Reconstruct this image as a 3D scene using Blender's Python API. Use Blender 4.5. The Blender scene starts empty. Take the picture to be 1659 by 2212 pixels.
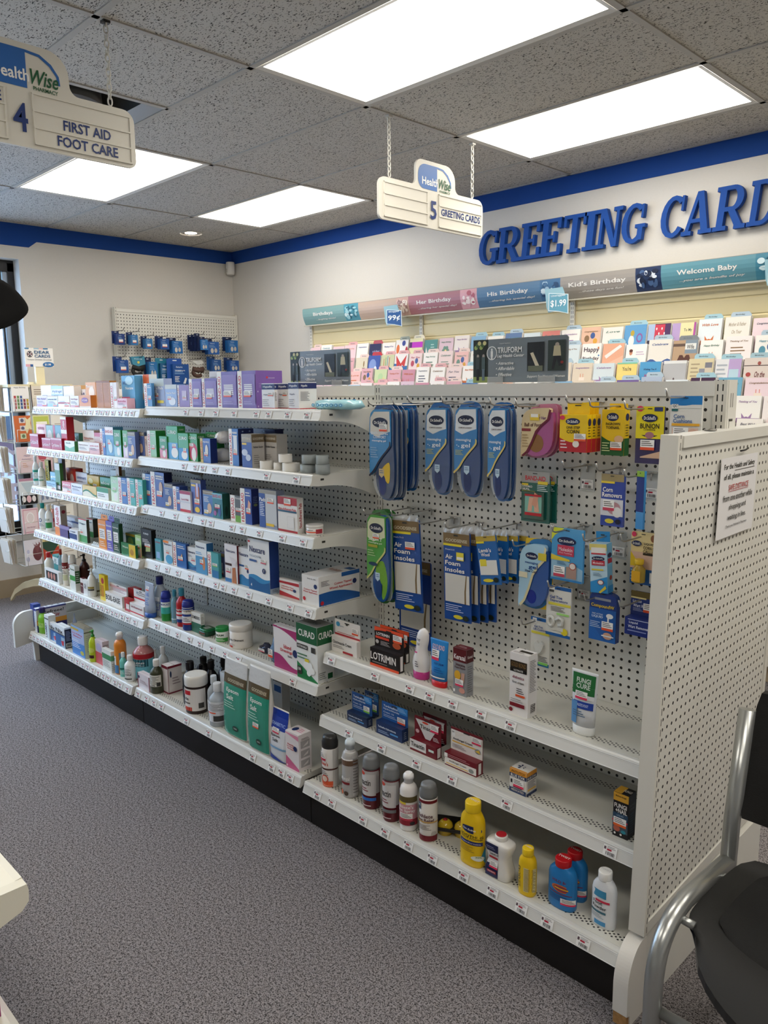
import bpy, math, random
from mathutils import Vector, Matrix
random.seed(7)
PI = math.pi
scene = bpy.context.scene
COL = scene.collection

# ------------------------------------------------------------------ camera
CAM = Vector((2.62363, -1.29968, 1.53134))
YAW, PITCH, ROLL, FPX = -0.78929, -0.157131, -0.010367, 1689.084
_cy, _sy, _cp, _sp = math.cos(YAW), math.sin(YAW), math.cos(PITCH), math.sin(PITCH)
FWD = Vector((_sy*_cp, _cy*_cp, _sp))
_r = Vector((_cy, -_sy, 0)); _u = _r.cross(FWD)
RGT = _r*math.cos(ROLL)+_u*math.sin(ROLL)
UPV = -_r*math.sin(ROLL)+_u*math.cos(ROLL)
cam = bpy.data.cameras.new('camera'); camo = bpy.data.objects.new('camera', cam); COL.objects.link(camo)
M = Matrix.Identity(4)
for i in range(3):
    M[i][0] = RGT[i]; M[i][1] = UPV[i]; M[i][2] = -FWD[i]; M[i][3] = CAM[i]
camo.matrix_world = M
cam.sensor_fit = 'VERTICAL'; cam.sensor_height = 24; cam.lens = FPX/2212*24; cam.clip_start = 0.02
scene.camera = camo

# ------------------------------------------------------------------ world, light, exposure
vs = scene.view_settings
vs.view_transform = 'Standard'; vs.look = 'None'; vs.gamma = 1; vs.use_curve_mapping = False
vs.exposure = 1.58
PANEL_E = 3.0          # radiance of the fluorescent diffusers
SKY_E = 2.9
w = bpy.data.worlds.new('sky'); scene.world = w; w.use_nodes = True
nt = w.node_tree; bg = nt.nodes['Background']
bg.inputs[0].default_value = (0.55, 0.75, 1.0, 1); bg.inputs[1].default_value = SKY_E
po = bpy.data.lights.new('window_daylight', 'AREA'); po.shape = 'RECTANGLE'; po.size = 3.4; po.size_y = 2.0
po.cycles.is_portal = True
poo = bpy.data.objects.new('window_daylight', po); COL.objects.link(poo)
poo.location = (-3.62, -0.7, 1.48); poo.rotation_euler = (0, -PI/2, 0)

# ------------------------------------------------------------------ helpers
def at(u, v, ax, val):
    """point where the ray of a photo pixel meets a real plane of the room"""
    d = RGT*((u-829.5)/FPX) - UPV*((v-1106)/FPX) + FWD
    t = (val-CAM[ax])/d[ax]
    return CAM + d*t
def x_at(u, y, z):
    a = RGT-FWD*((u-829.5)/FPX)
    return CAM.x-(a.y*(y-CAM.y)+a.z*(z-CAM.z))/a.x
def y_at(u, x, z):
    a = RGT-FWD*((u-829.5)/FPX)
    return CAM.y-(a.x*(x-CAM.x)+a.z*(z-CAM.z))/a.y
def z_at(v, x, y):
    a = UPV-FWD*((1106-v)/FPX)
    return CAM.z-(a.x*(x-CAM.x)+a.y*(y-CAM.y))/a.z

def lin(c):
    return c/12.92 if c <= 0.04045 else ((c+0.055)/1.055)**2.4
def rgb(h):
    h = h.lstrip('#')
    if len(h) == 3: h = ''.join(c*2 for c in h)
    return tuple(lin(int(h[i:i+2], 16)/255) for i in (0, 2, 4))
_mats = {}
def mat(hx, rough=0.42, metal=0.0, emit=0, alpha=1, trans=0, bump=0, bscale=60, noise=0.0, nscale=8, coat=0, ior=1.45):
    """principled material whose colour and gloss vary a little by noise"""
    key = (hx, rough, metal, emit, alpha, trans, bump, bscale, noise, nscale, coat, ior)
    if key in _mats: return _mats[key]
    m = bpy.data.materials.new('surface_'+hx.lstrip('#')); m.use_nodes = True
    n = m.node_tree; b = n.nodes['Principled BSDF']
    c = rgb(hx)
    b.inputs['Base Color'].default_value = (*c, 1)
    b.inputs['Roughness'].default_value = rough; b.inputs['Metallic'].default_value = metal
    b.inputs['Alpha'].default_value = alpha; b.inputs['IOR'].default_value = ior
    b.inputs['Transmission Weight'].default_value = trans
    b.inputs['Coat Weight'].default_value = coat
    if emit:
        b.inputs['Emission Color'].default_value = (*c, 1); b.inputs['Emission Strength'].default_value = emit
    tc = n.nodes.new('ShaderNodeTexCoord')
    if noise or bump:
        nz = n.nodes.new('ShaderNodeTexNoise'); nz.inputs['Scale'].default_value = nscale; nz.inputs['Detail'].default_value = 4
        n.links.new(tc.outputs['Object'], nz.inputs['Vector'])
    if noise:
        mx = n.nodes.new('ShaderNodeMix'); mx.data_type = 'RGBA'
        mx.inputs[6].default_value = (*[x*(1-noise) for x in c], 1); mx.inputs[7].default_value = (*[min(1, x*(1+noise)) for x in c], 1)
        n.links.new(nz.outputs[0], mx.inputs[0]); n.links.new(mx.outputs[2], b.inputs['Base Color'])
    if bump:
        n2 = n.nodes.new('ShaderNodeTexNoise'); n2.inputs['Scale'].default_value = bscale; n2.inputs['Detail'].default_value = 3
        bp = n.nodes.new('ShaderNodeBump'); bp.inputs['Strength'].default_value = bump; bp.inputs['Distance'].default_value = 0.004
        n.links.new(tc.outputs['Object'], n2.inputs['Vector']); n.links.new(n2.outputs[0], bp.inputs['Height']); n.links.new(bp.outputs[0], b.inputs['Normal'])
    _mats[key] = m
    return m

class Ex:
    """tiny helper to write node maths"""
    def __init__(s, m):
        s.m = m; s.n = m.node_tree; s.b = s.n.nodes['Principled BSDF']
        tc = s.n.nodes.new('ShaderNodeTexCoord'); sp = s.n.nodes.new('ShaderNodeSeparateXYZ')
        s.n.links.new(tc.outputs['Object'], sp.inputs[0]); s.tc = tc.outputs['Object']
        s.x, s.y, s.z = sp.outputs
    def op(s, o, a, b=None, c=None):
        nd = s.n.nodes.new('ShaderNodeMath'); nd.operation = o
        for i, v in enumerate((a, b, c)):
            if v is None: continue
            if isinstance(v, (int, float)): nd.inputs[i].default_value = v
            else: s.n.links.new(v, nd.inputs[i])
        return nd.outputs[0]
    def cell(s, v, pitch, off=0.0):          # signed distance to the cell centre, in cells
        t = s.op('ADD', s.op('DIVIDE', v, pitch), off+0.5)
        return s.op('SUBTRACT', s.op('FRACT', t), 0.5)
    def noise(s, scale, detail=3, vec=None, rough=0.5):
        nz = s.n.nodes.new('ShaderNodeTexNoise'); nz.inputs['Scale'].default_value = scale; nz.inputs['Detail'].default_value = detail
        nz.inputs['Roughness'].default_value = rough
        s.n.links.new(vec or s.tc, nz.inputs['Vector']); return nz.outputs[0]
    def mixcol(s, fac, c0, c1):
        mx = s.n.nodes.new('ShaderNodeMix'); mx.data_type = 'RGBA'
        for i, c in ((6, c0), (7, c1)):
            if isinstance(c, tuple): mx.inputs[i].default_value = (*c, 1)
            else: s.n.links.new(c, mx.inputs[i])
        if isinstance(fac, (int, float)): mx.inputs[0].default_value = fac
        else: s.n.links.new(fac, mx.inputs[0])
        return mx.outputs[2]
    def color(s, o): s.n.links.new(o, s.b.inputs['Base Color'])
    def bump(s, h, strength=0.3, dist=0.003):
        bp = s.n.nodes.new('ShaderNodeBump'); bp.inputs['Strength'].default_value = strength; bp.inputs['Distance'].default_value = dist
        s.n.links.new(h, bp.inputs['Height']); s.n.links.new(bp.outputs[0], s.b.inputs['Normal'])
def newmat(name, rough=0.5):
    m = bpy.data.materials.new(name); m.use_nodes = True
    m.node_tree.nodes['Principled BSDF'].inputs['Roughness'].default_value = rough
    return m

WHITE_METAL = '#dcdad2'
def peg_mat():
    m = newmat('pegboard', 0.38); e = Ex(m)
    fx = e.cell(e.x, 0.0254); fz = e.cell(e.z, 0.0254)
    d = e.op('SQRT', e.op('ADD', e.op('MULTIPLY', fx, fx), e.op('MULTIPLY', fz, fz)))
    hole = e.op('LESS_THAN', d, 0.17)
    base = e.mixcol(e.noise(6), rgb('#d6d4cc'), rgb('#dddbd2'))
    e.color(e.mixcol(hole, base, (0.006, 0.006, 0.007)))
    e.bump(hole, 0.6, -0.002)
    return m
def slot_mat(cols, name='slotted_post'):
    m = newmat(name, 0.4); e = Ex(m); tot = None
    fz = e.op('LESS_THAN', e.op('ABSOLUTE', e.cell(e.z, 0.0254)), 0.33)
    for cx in cols:
        a = e.op('LESS_THAN', e.op('ABSOLUTE', e.op('SUBTRACT', e.x, cx)), 0.0016)
        tot = a if tot is None else e.op('MAXIMUM', tot, a)
    mk = e.op('MULTIPLY', tot, fz)
    e.color(e.mixcol(mk, rgb('#d8d5cb'), (0.008, 0.008, 0.008)))
    return m
def deck_mat(depth):
    m = newmat('perforated_deck', 0.33); e = Ex(m)
    P, Q = 0.0165, 0.0062
    row = e.op('FLOOR', e.op('DIVIDE', e.y, Q))
    odd = e.op('MULTIPLY', e.op('FRACT', e.op('MULTIPLY', row, 0.5)), 1.0)
    fx = e.op('ABSOLUTE', e.op('SUBTRACT', e.op('FRACT', e.op('ADD', e.op('DIVIDE', e.x, P), odd)), 0.5))
    fy = e.op('ABSOLUTE', e.op('SUBTRACT', e.op('FRACT', e.op('DIVIDE', e.y, Q)), 0.5))
    dia = e.op('LESS_THAN', e.op('ADD', e.op('MULTIPLY', fx, 2.2), e.op('MULTIPLY', fy, 0.95)), 0.52)
    f = e.op('MULTIPLY', e.op('GREATER_THAN', e.y, 5*Q), e.op('LESS_THAN', e.y, 9*Q))
    k = math.floor((depth-0.035)/Q)
    g = e.op('MULTIPLY', e.op('GREATER_THAN', e.y, (k-4)*Q), e.op('LESS_THAN', e.y, k*Q))
    hole = e.op('MULTIPLY', dia, e.op('MAXIMUM', f, g))
    base = e.mixcol(e.noise(5), rgb('#cfcdc3'), rgb('#d8d6cc'))
    e.color(e.mixcol(hole, base, (0.02, 0.02, 0.018)))
    return m

class MB:
    """collects polygons with a material each and links them as one mesh"""
    def __init__(s): s.v = []; s.f = []; s.m = []; s.sm = []; s.mats = []
    def mi(s, m):
        if isinstance(m, str): m = mat(m)
        if m not in s.mats: s.mats.append(m)
        return s.mats.index(m)
    def face(s, pts, m, smooth=False):
        i = len(s.v); s.v.extend([tuple(p) for p in pts]); s.f.append(tuple(range(i, i+len(pts)))); s.m.append(s.mi(m)); s.sm.append(smooth)
    def grid(s, rows, m, smooth=True, close=True, capb=False, capt=False):
        n = len(rows[0]); i0 = len(s.v); k = s.mi(m)
        for r in rows: s.v.extend([tuple(p) for p in r])
        for a in range(len(rows)-1):
            for b in range(n if close else n-1):
                c = (b+1) % n
                s.f.append((i0+a*n+b, i0+a*n+c, i0+(a+1)*n+c, i0+(a+1)*n+b)); s.m.append(k); s.sm.append(smooth)
        if capb: s.f.append(tuple(i0+b for b in reversed(range(n)))); s.m.append(k); s.sm.append(False)
        if capt: s.f.append(tuple(i0+(len(rows)-1)*n+b for b in range(n))); s.m.append(k); s.sm.append(False)
    def box(s, a, b, m):
        x0, y0, z0 = a; x1, y1, z1 = b
        for q in (((x0,y0,z0),(x0,y1,z0),(x1,y1,z0),(x1,y0,z0)), ((x0,y0,z1),(x1,y0,z1),(x1,y1,z1),(x0,y1,z1)),
                  ((x0,y0,z0),(x1,y0,z0),(x1,y0,z1),(x0,y0,z1)), ((x1,y1,z0),(x0,y1,z0),(x0,y1,z1),(x1,y1,z1)),
                  ((x0,y1,z0),(x0,y0,z0),(x0,y0,z1),(x0,y1,z1)), ((x1,y0,z0),(x1,y1,z0),(x1,y1,z1),(x1,y0,z1))):
            s.face(q, m)
    def prism(s, poly, mp, t0, t1, m, mside=None):
        """poly in 2D, mp(a,b,t)->3D, extruded between t0 and t1"""
        A = [mp(a, b, t0) for a, b in poly]; B = [mp(a, b, t1) for a, b in poly]
        s.face(list(reversed(A)), m); s.face(B, m)
        for i in range(len(poly)):
            j = (i+1) % len(poly); s.face((A[i], A[j], B[j], B[i]), mside or m)
    def tube(s, pts, r, m, n=8, caps=True):
        pts = [Vector(p) for p in pts]; rows = []; pa = None
        for i, p in enumerate(pts):
            t = (pts[min(i+1, len(pts)-1)]-pts[max(i-1, 0)]).normalized()
            if pa is None:
                a = t.cross(Vector((0, 0, 1)))
                if a.length < 1e-2: a = t.cross(Vector((1, 0, 0)))
            else: a = pa-t*pa.dot(t)
            a.normalize(); pa = a.copy(); b = a.cross(t)
            rr = r[i] if isinstance(r, (list, tuple)) else r
            rows.append([p+(a*math.cos(2*PI*k/n)+b*math.sin(2*PI*k/n))*rr for k in range(n)])
        s.grid(rows, m, True, True, caps, caps)
    def lathe(s, prof, m, n=24, ky=1.0, cx=0, cy=0, pw=2.0, capb=True, capt=True, smooth=True):
        """prof: list of (rx, z) or (rx, z, ry)"""
        rows = []
        for p in prof:
            rx = p[0]; ry = p[2] if len(p) > 2 else rx*ky
            row = []
            for k in range(n):
                t = 2*PI*k/n; c, q = math.cos(t), math.sin(t)
                row.append((cx+rx*math.copysign(abs(c)**(2/pw), c), cy+ry*math.copysign(abs(q)**(2/pw), q), p[1]))
            rows.append(row)
        s.grid(rows, m, smooth, True, capb, capt)
    def build(s, name, parent=None, loc=None):
        me = bpy.data.meshes.new(name); me.from_pydata(s.v, [], s.f)
        for m in s.mats: me.materials.append(m)
        me.polygons.foreach_set('material_index', s.m); me.polygons.foreach_set('use_smooth', s.sm)
        me.update()
        o = bpy.data.objects.new(name, me); COL.objects.link(o)
        if parent: o.parent = parent
        if loc is not None: o.location = loc
        return o
def tag(o, label, cat, group=None, kind=None):
    if label: o['label'] = label
    if cat: o['category'] = cat
    if group: o['group'] = group
    if kind: o['kind'] = kind
    return o
def empty(name, loc, label, cat, group=None, rz=0):
    o = bpy.data.objects.new(name, None); COL.objects.link(o); o.location = loc; o.rotation_euler = (0, 0, rz)
    o.empty_display_size = 0.02
    return tag(o, label, cat, group)
def struct(o): o['kind'] = 'structure'; return o
def copy_tree(o, parent=None):
    c = o.copy(); COL.objects.link(c); c.parent = parent
    for ch in list(o.children): copy_tree(ch, c)
    return c

_txt = {}
def text2d(t, bold=0.018, italic=0.0):
    """outline of a string as triangles, scaled to a unit box"""
    key = (t, bold, italic)
    if key in _txt: return _txt[key]
    cu = bpy.data.curves.new('lettering', 'FONT'); cu.body = t; cu.offset = bold; cu.resolution_u = 2; cu.shear = italic
    ob = bpy.data.objects.new('lettering', cu); COL.objects.link(ob)
    dg = bpy.context.evaluated_depsgraph_get(); ev = ob.evaluated_get(dg); me = ev.to_mesh()
    V = [(v.co.x, v.co.y) for v in me.vertices]; F = [tuple(p.vertices) for p in me.polygons]
    ev.to_mesh_clear(); COL.objects.unlink(ob); bpy.data.objects.remove(ob); bpy.data.curves.remove(cu)
    if V:
        x0 = min(a for a, b in V); x1 = max(a for a, b in V); y0 = min(b for a, b in V); y1 = max(b for a, b in V)
        V = [((a-x0)/max(1e-6, x1-x0), (b-y0)/max(1e-6, y1-y0)) for a, b in V]
    _txt[key] = (V, F)
    return _txt[key]

def paint(mb, fmap, els, nseg=1, base=0.0004, step=0.00025):
    """artwork elements printed on a face; fmap(s,t,off)->3D"""
    off = base
    for e in els:
        k = e[0]; off += step
        if k == 'r':
            _, x0, y0, x1, y1, c = e
            n = max(1, int(math.ceil(nseg*abs(x1-x0))))
            for i in range(n):
                a = x0+(x1-x0)*i/n; b = x0+(x1-x0)*(i+1)/n
                mb.face([fmap(a, y0, off), fmap(b, y0, off), fmap(b, y1, off), fmap(a, y1, off)], c)
        elif k == 'e':
            _, cx, cy, rx, ry, c = e; n = 10
            for i in range(n):
                t0 = PI-PI*i/n; t1 = PI-PI*(i+1)/n
                a, b = cx+rx*math.cos(t0), cx+rx*math.cos(t1); h0, h1 = ry*math.sin(t0), ry*math.sin(t1)
                mb.face([fmap(a, cy-h0, off), fmap(b, cy-h1, off), fmap(b, cy+h1, off), fmap(a, cy+h0, off)], c)
        elif k == 'w':                       # area under a wavy line, between y0 and a curve
            _, x0, x1, y0, f, c = e; n = max(8, nseg)
            for i in range(n):
                a = x0+(x1-x0)*i/n; b = x0+(x1-x0)*(i+1)/n
                fa, fb = f((i)/n), f((i+1)/n)
                mb.face([fmap(a, y0, off), fmap(b, y0, off), fmap(b, fb, off), fmap(a, fa, off)], c)
        elif k == 'p':
            mb.face([fmap(a, b, off) for a, b in e[1]], e[2])
        elif k in ('t', 'v', 'i'):
            _, t, cx, cy, w_, h_, c = e
            V, F = text2d(t, italic=0.3 if k == 'i' else 0)
            if k == 'v': P = [fmap(cx-(b-.5)*w_, cy+(a-.5)*h_, off) for a, b in V]
            else: P = [fmap(cx+(a-.5)*w_, cy+(b-.5)*h_, off) for a, b in V]
            i0 = len(mb.v); mb.v.extend([tuple(p) for p in P]); mi = mb.mi(c)
            for f in F:
                mb.f.append(tuple(i0+q for q in f)); mb.m.append(mi); mb.sm.append(False)
        elif k == 'l':                       # n thin lines of unreadable small print
            _, x0, y0, x1, y1, n, c = e; h = (y1-y0)/n
            for i in range(n):
                yb = y0+i*h; xe = x1-(x1-x0)*((i*37) % 5)*0.07
                m_ = max(1, int(math.ceil(nseg*(xe-x0))))
                for j in range(m_):
                    a = x0+(xe-x0)*j/m_; b = x0+(xe-x0)*(j+1)/m_
                    mb.face([fmap(a, yb+h*.25, off), fmap(b, yb+h*.25, off), fmap(b, yb+h*.62, off), fmap(a, yb+h*.62, off)], c)

def boxmaps(W, D, H):
    return {'F': lambda s, t, o: (-W/2+s*W, -D/2-o, t*H), 'R': lambda s, t, o: (W/2+o, -D/2+s*D, t*H),
            'L': lambda s, t, o: (-W/2-o, D/2-s*D, t*H), 'T': lambda s, t, o: (-W/2+s*W, -D/2+t*D, H+o),
            'B': lambda s, t, o: (W/2-s*W, D/2+o, t*H)}
def stk(x, y, w_=.3, h_=.16, c='#e2552f'):   # white price sticker with a coloured strip
    return [('r', x, y, x+w_, y+h_, '#f4f2ee'), ('r', x, y, x+w_, y+h_*.28, c), ('l', x+w_*.08, y+h_*.38, x+w_*.9, y+h_*.95, 3, '#55504c')]
# ------------------------------------------------------------------ room shell
XL, YB, ZC = -3.46, 2.855, 2.74; TW = .2
XR, YF = 5.2, -4.6
def carpet():
    m = newmat('carpet', 0.95); e = Ex(m)
    n1 = e.noise(260, 2, rough=0.75); n2 = e.noise(120, 3); n3 = e.noise(3, 2)
    f = e.op('MULTIPLY', e.op('SUBTRACT', e.op('ADD', e.op('MULTIPLY', n1, 0.7), e.op('MULTIPLY', n2, 0.3)), 0.42), 7.5)
    nd = f.node; nd.use_clamp = True
    c = e.mixcol(f, rgb('#191617'), rgb('#9a9495'))
    e.color(e.mixcol(e.op('MULTIPLY', n3, 0.2), c, rgb('#6a6468')))
    e.bump(n1, 0.9, 0.004)
    return m
def ceiling_tile():
    m = newmat('ceiling_tile', 0.95); e = Ex(m)
    mp = e.n.nodes.new('ShaderNodeMapping'); mp.inputs['Scale'].default_value = (1.0, 1.0, 1)
    e.n.links.new(e.tc, mp.inputs[0])
    n1 = e.noise(150, 1.5, mp.outputs[0]); 
    mp2 = e.n.nodes.new('ShaderNodeMapping'); mp2.inputs['Scale'].default_value = (0.55, 1.6, 1); mp2.inputs['Rotation'].default_value = (0, 0, 0.6)
    e.n.links.new(e.tc, mp2.inputs[0])
    n2 = e.noise(135, 1.0, mp2.outputs[0])
    h = e.op('MAXIMUM', e.op('GREATER_THAN', n1, 0.655), e.op('GREATER_THAN', n2, 0.65))
    b = e.mixcol(e.noise(250, 2), rgb('#b5b0a7'), rgb('#cbc6bd'))
    e.color(e.mixcol(e.op('MULTIPLY', h, 0.95), b, rgb('#2c2926')))
    e.bump(h, 0.5, -0.003)
    return m
def wall_mat(hx):
    m = newmat('wall_vinyl', 0.55); e = Ex(m)
    c = rgb(hx)
    mp = e.n.nodes.new('ShaderNodeMapping'); mp.inputs['Scale'].default_value = (1, 1, 6); e.n.links.new(e.tc, mp.inputs[0])
    nn = e.noise(70, 3, mp.outputs[0])
    e.color(e.mixcol(nn, tuple(x*0.94 for x in c), tuple(min(1, x*1.05) for x in c)))
    e.bump(nn, 0.12, 0.002)
    return m
MW = wall_mat('#cfcbc4'); MBLUE = mat('#053f8c', 0.8, noise=0.06)
mb = MB(); mb.face([(XL, YF, 0), (XR, YF, 0), (XR, YB, 0), (XL, YB, 0)], carpet()); struct(mb.build('floor'))
# ceiling: tiles with holes for the troffers and the open grille
F = 0.6096
LIGHTS = [(0, 1), (0, 3), (-2, 1), (-2, 3), (2, 1), (2, 3), (2, -1), (0, -3), (2, -3), (-2, -1), (-2, -3)]   # cell x (in 4 ft), cell y (in 2 ft)
CT = ceiling_tile()
mb = MB(); MG = mat('#aeaaa2', 0.5); MGAP = mat('#3a3835', 0.9)
def tile(x0, y0, x1, y1):
    g = 0.012
    mb.face([(x0+g, y0+g, ZC+.004), (x0+g, y1-g, ZC+.004), (x1-g, y1-g, ZC+.004), (x1-g, y0+g, ZC+.004)], CT)
for i in range(-3, 5):
    for j in range(-8, 5):
        if (i, j) in LIGHTS: continue
        x0, y0, x1, y1 = i*2*F, j*F, (i+1)*2*F, (j+1)*F
        if i == -1 and j == 0:
            tile(-F, y0, 0, y1); continue
        tile(max(x0, XL), y0, min(x1, XR), min(y1, YB))
def gbar(x0, y0, x1, y1):
    mb.box((x0, y0, ZC-.001), (x1, y1, ZC+.02), MG)
for i in range(-2, 5): gbar(i*2*F-.012, YF, i*2*F+.012, YB)
for j in range(-8, 6):
    if j*F < YB: gbar(XL, j*F-.012, XR, j*F+.012)
gbar(-F-.012, 0, -F+.012, F)
gbar(XL, YF, XL+.02, YB); gbar(XL, YB-.02, XR, YB)
mb.box((XL, YF, ZC+.35), (XR, YB, ZC+.37), mat('#26241f', .9))
struct(mb.build('ceiling'))
# open return grille
t = empty('air_return', (-1.5*F, .5*F, ZC), 'dark open ceiling return box with a grey metal rim behind the number 4 sign', 'vent')
mb = MB(); h = F/2-.014; k = '#20201f'
mb.face([(-h, -h, .3), (h, -h, .3), (h, h, .3), (-h, h, .3)], k)
for a, b in (((-h, -h), (h, -h)), ((h, -h), (h, h)), ((h, h), (-h, h)), ((-h, h), (-h, -h))):
    mb.face([(*a, .02), (*b, .02), (*b, .3), (*a, .3)], mat('#55534f', .5))
mb.build('plenum_box', t)
mb = MB(); r = .06; q = h-.0
for a, b in (((-q, -q), (q, -q)), ((q, -q), (q, q)), ((q, q), (-q, q)), ((-q, q), (-q, -q))):
    a2 = (a[0]*(1-r/h), a[1]*(1-r/h)); b2 = (b[0]*(1-r/h), b[1]*(1-r/h))
    mb.face([(*a, .002), (*b, .002), (*b2, .03), (*a2, .03)], mat('#8f8d88', .35, .3))
mb.build('rim', t)
mb = MB(); mb.lathe([(.13, .03), (.14, .05), (.12, .25)], mat('#3a3a3a', .5), 20); mb.build('duct_collar', t)

# walls (left one with the window opening)
WY0, WY1, WZ0, WZ1 = -3.0, 1.0, 0.47, 2.49
mb = MB(); T = .2
def wq(y0, y1, z0, z1, m=MW): mb.box((XL-T, y0, z0), (XL, y1, z1), m)
wq(YF, WY0, 0, ZC); wq(WY1, YB, 0, ZC); wq(WY0, WY1, 0, WZ0); wq(WY0, WY1, WZ1, ZC)
struct(mb.build('wall_left'))
mb = MB(); mb.box((XL-T, YB, 0), (XR+T, YB+.1, ZC+.3), MW); struct(mb.build('wall_back'))
mb = MB(); mb.box((XR, YF, 0), (XR+.1, YB, ZC), MW); struct(mb.build('wall_right'))
mb = MB(); mb.box((XL-T, YF-.1, 0), (XR+T, YF, ZC), MW); struct(mb.build('wall_front'))
# painted blue band under the ceiling
mb = MB(); d = .003
mb.box((XL, YB-d, 2.633), (XR, YB, ZC), MBLUE)
band = [(YF, 2.58), (1.08, 2.58), (1.14, 2.625), (YB, 2.633), (YB, ZC), (YF, ZC)]
mb.prism(band, lambda a, b, t: (t, a, b), XL, XL+d, MBLUE)
struct(mb.build('trim_1'))
mb = MB(); MBB = mat('#a09078', .5, noise=.05)
mb.box((XL, YF, 0), (XL+.012, YB, .135), MBB); struct(mb.build('baseboard_left'))
mb = MB(); mb.box((XL, YB-.012, 0), (XR, YB, .135), MBB); struct(mb.build('baseboard_back'))
# window: black frame, glass, sill
mb = MB(); K = mat('#0d0d10', .35); y1 = WY1-.03; z0, z1 = WZ0+.02, WZ1-.02; xa, xb = XL-.17, XL-.11
for (a, b, c, e_) in ((WY0, WY1, z1-.06, WZ1), (WY0, WY1, WZ0, z0+.06), (y1-.015, WY1, z0, z1), (WY0, WY0+.08, z0, z1), (-1.06, -1.0, z0, z1)):
    mb.box((xa, a, c), (xb, b, e_), K)
struct(mb.build('window_1'))
mb = MB(); G2 = mat('#9aa7b5', .3, .4)
mb.box((xa+.005, y1-.045, z0+.05), (xb-.02, y1-.015, z1-.05), G2); mb.box((xa, y1-.065, z0+.05), (xb-.03, y1-.052, z1-.05), K)
o = mb.build('window_1_sash'); struct(o); o.name = 'window_2'
mb = MB(); mb.box((xa+.02, WY0+.08, z0+.05), (xa+.026, y1-.065, z1-.06), mat('#f4f8ff', .02, trans=1, ior=1.05)); struct(mb.build('window_3'))
mb = MB(); mb.box((XL-.11, WY0-.04, WZ0-.05), (XL+.03, WY1+.06, WZ0), mat('#c9c5c0', .4)); struct(mb.build('trim_2'))
# reversed lettering on a pink translucent decal low on the glass
tdec = MB(); fm = lambda s, t_, o: (xa+.03+o, 1.0-1.3*s, 0.62+.56*t_)
tdec.face([fm(0, 0, 0), fm(1, 0, 0), fm(1, 1, 0), fm(0, 1, 0)], mat('#b48fb0', .5, alpha=.55))
fr_ = lambda s, t_, o: fm(1-s, t_, o)
paint(tdec, fr_, [('t', 'DRIV', .78, .84, .4, .12, '#e3dcf2'), ('t', 'WIN', .82, .58, .35, .16, '#e3dcf2'), ('t', 'OFF', .74, .25, .5, .3, '#e8e2f5')])
tag(tdec.build('window_decal'), 'pinkish translucent window decal with mirrored lettering low on the glass at the left', 'window decal')

# ------------------------------------------------------------------ outside
mb = MB(); mb.box((-40, -30, -.3), (XL-T-.02, 30, -.06), mat('#cfd6e0', .8, noise=.2, nscale=2)); struct(mb.build('ground'))
mb = MB(); SB = mat('#dcd9d6', .9, bump=.6, bscale=9, noise=.12, nscale=5)
mb.box((-14, -12, -.06), (-12, 16, 3.4), SB); mb.box((-12.0, -12, 2.55), (-11.8, 16, 2.8), mat('#e8e6e6', .7)); mb.box((-14.2, -12, 3.4), (-11.6, 16, 3.7), mat('#7fb5a8', .6))
for yy in (-6, -2, 4.2): mb.box((-12.02, yy, .9), (-11.95, yy+1.5, 2.2), mat('#5f7689', .2))
tag(mb.build('building'), 'pale stucco building with a ledge and green roof edge seen through the window', 'building')
tcar = empty('parked_car', (-7.2, 2.2, -.06), 'pale blue-grey car parked outside the window beyond the card spinner', 'car')
mb = MB(); prof = [(-2.1, .3), (-2.15, .7), (-1.9, .85), (-1.0, .92), (-.5, 1.38), (.9, 1.42), (1.5, .98), (2.05, .9), (2.15, .5), (2.1, .3)]
mb.prism(prof, lambda a, b, t: (t, a, b), -.85, .85, mat('#a9b8cc', .25, .3)); mb.build('body', tcar)
mb = MB(); mb.prism([(-.95, .94), (-.48, 1.33), (.86, 1.36), (1.35, 1.0)], lambda a, b, t: (t, a, b), -.87, .87, mat('#27313d', .1)); mb.build('glass', tcar)
for yy in (-1.35, 1.35):
    mb = MB(); mb.grid([[(xx, yy+r_*math.cos(a*PI/10), .32+r_*math.sin(a*PI/10)) for a in range(20)] for xx, r_ in ((.88, 0.01), (.88, .2), (.9, .21), (.9, .32), (.6, .32))], mat('#15161a', .6), True); mb.build('wheel', tcar)
mb = MB(); rows = []
for i in range(9):
    a = i/8; rows.append([(-5.6-.5*math.cos(2*PI*k/28)*(1-a)*(1+.15*math.sin(5*k)), 1.0+2.6*math.sin(2*PI*k/28)*(1-a*.97)*(1+.1*math.sin(3*k)), -.06+.5*math.sin(a*PI/2)+.02*math.sin(k*i)) for k in range(28)])
mb.grid(rows, mat('#eef2fa', .8, bump=.8, bscale=14)); tag(mb.build('snow_bank'), 'low heap of white snow outside the window', 'snow bank')

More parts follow.
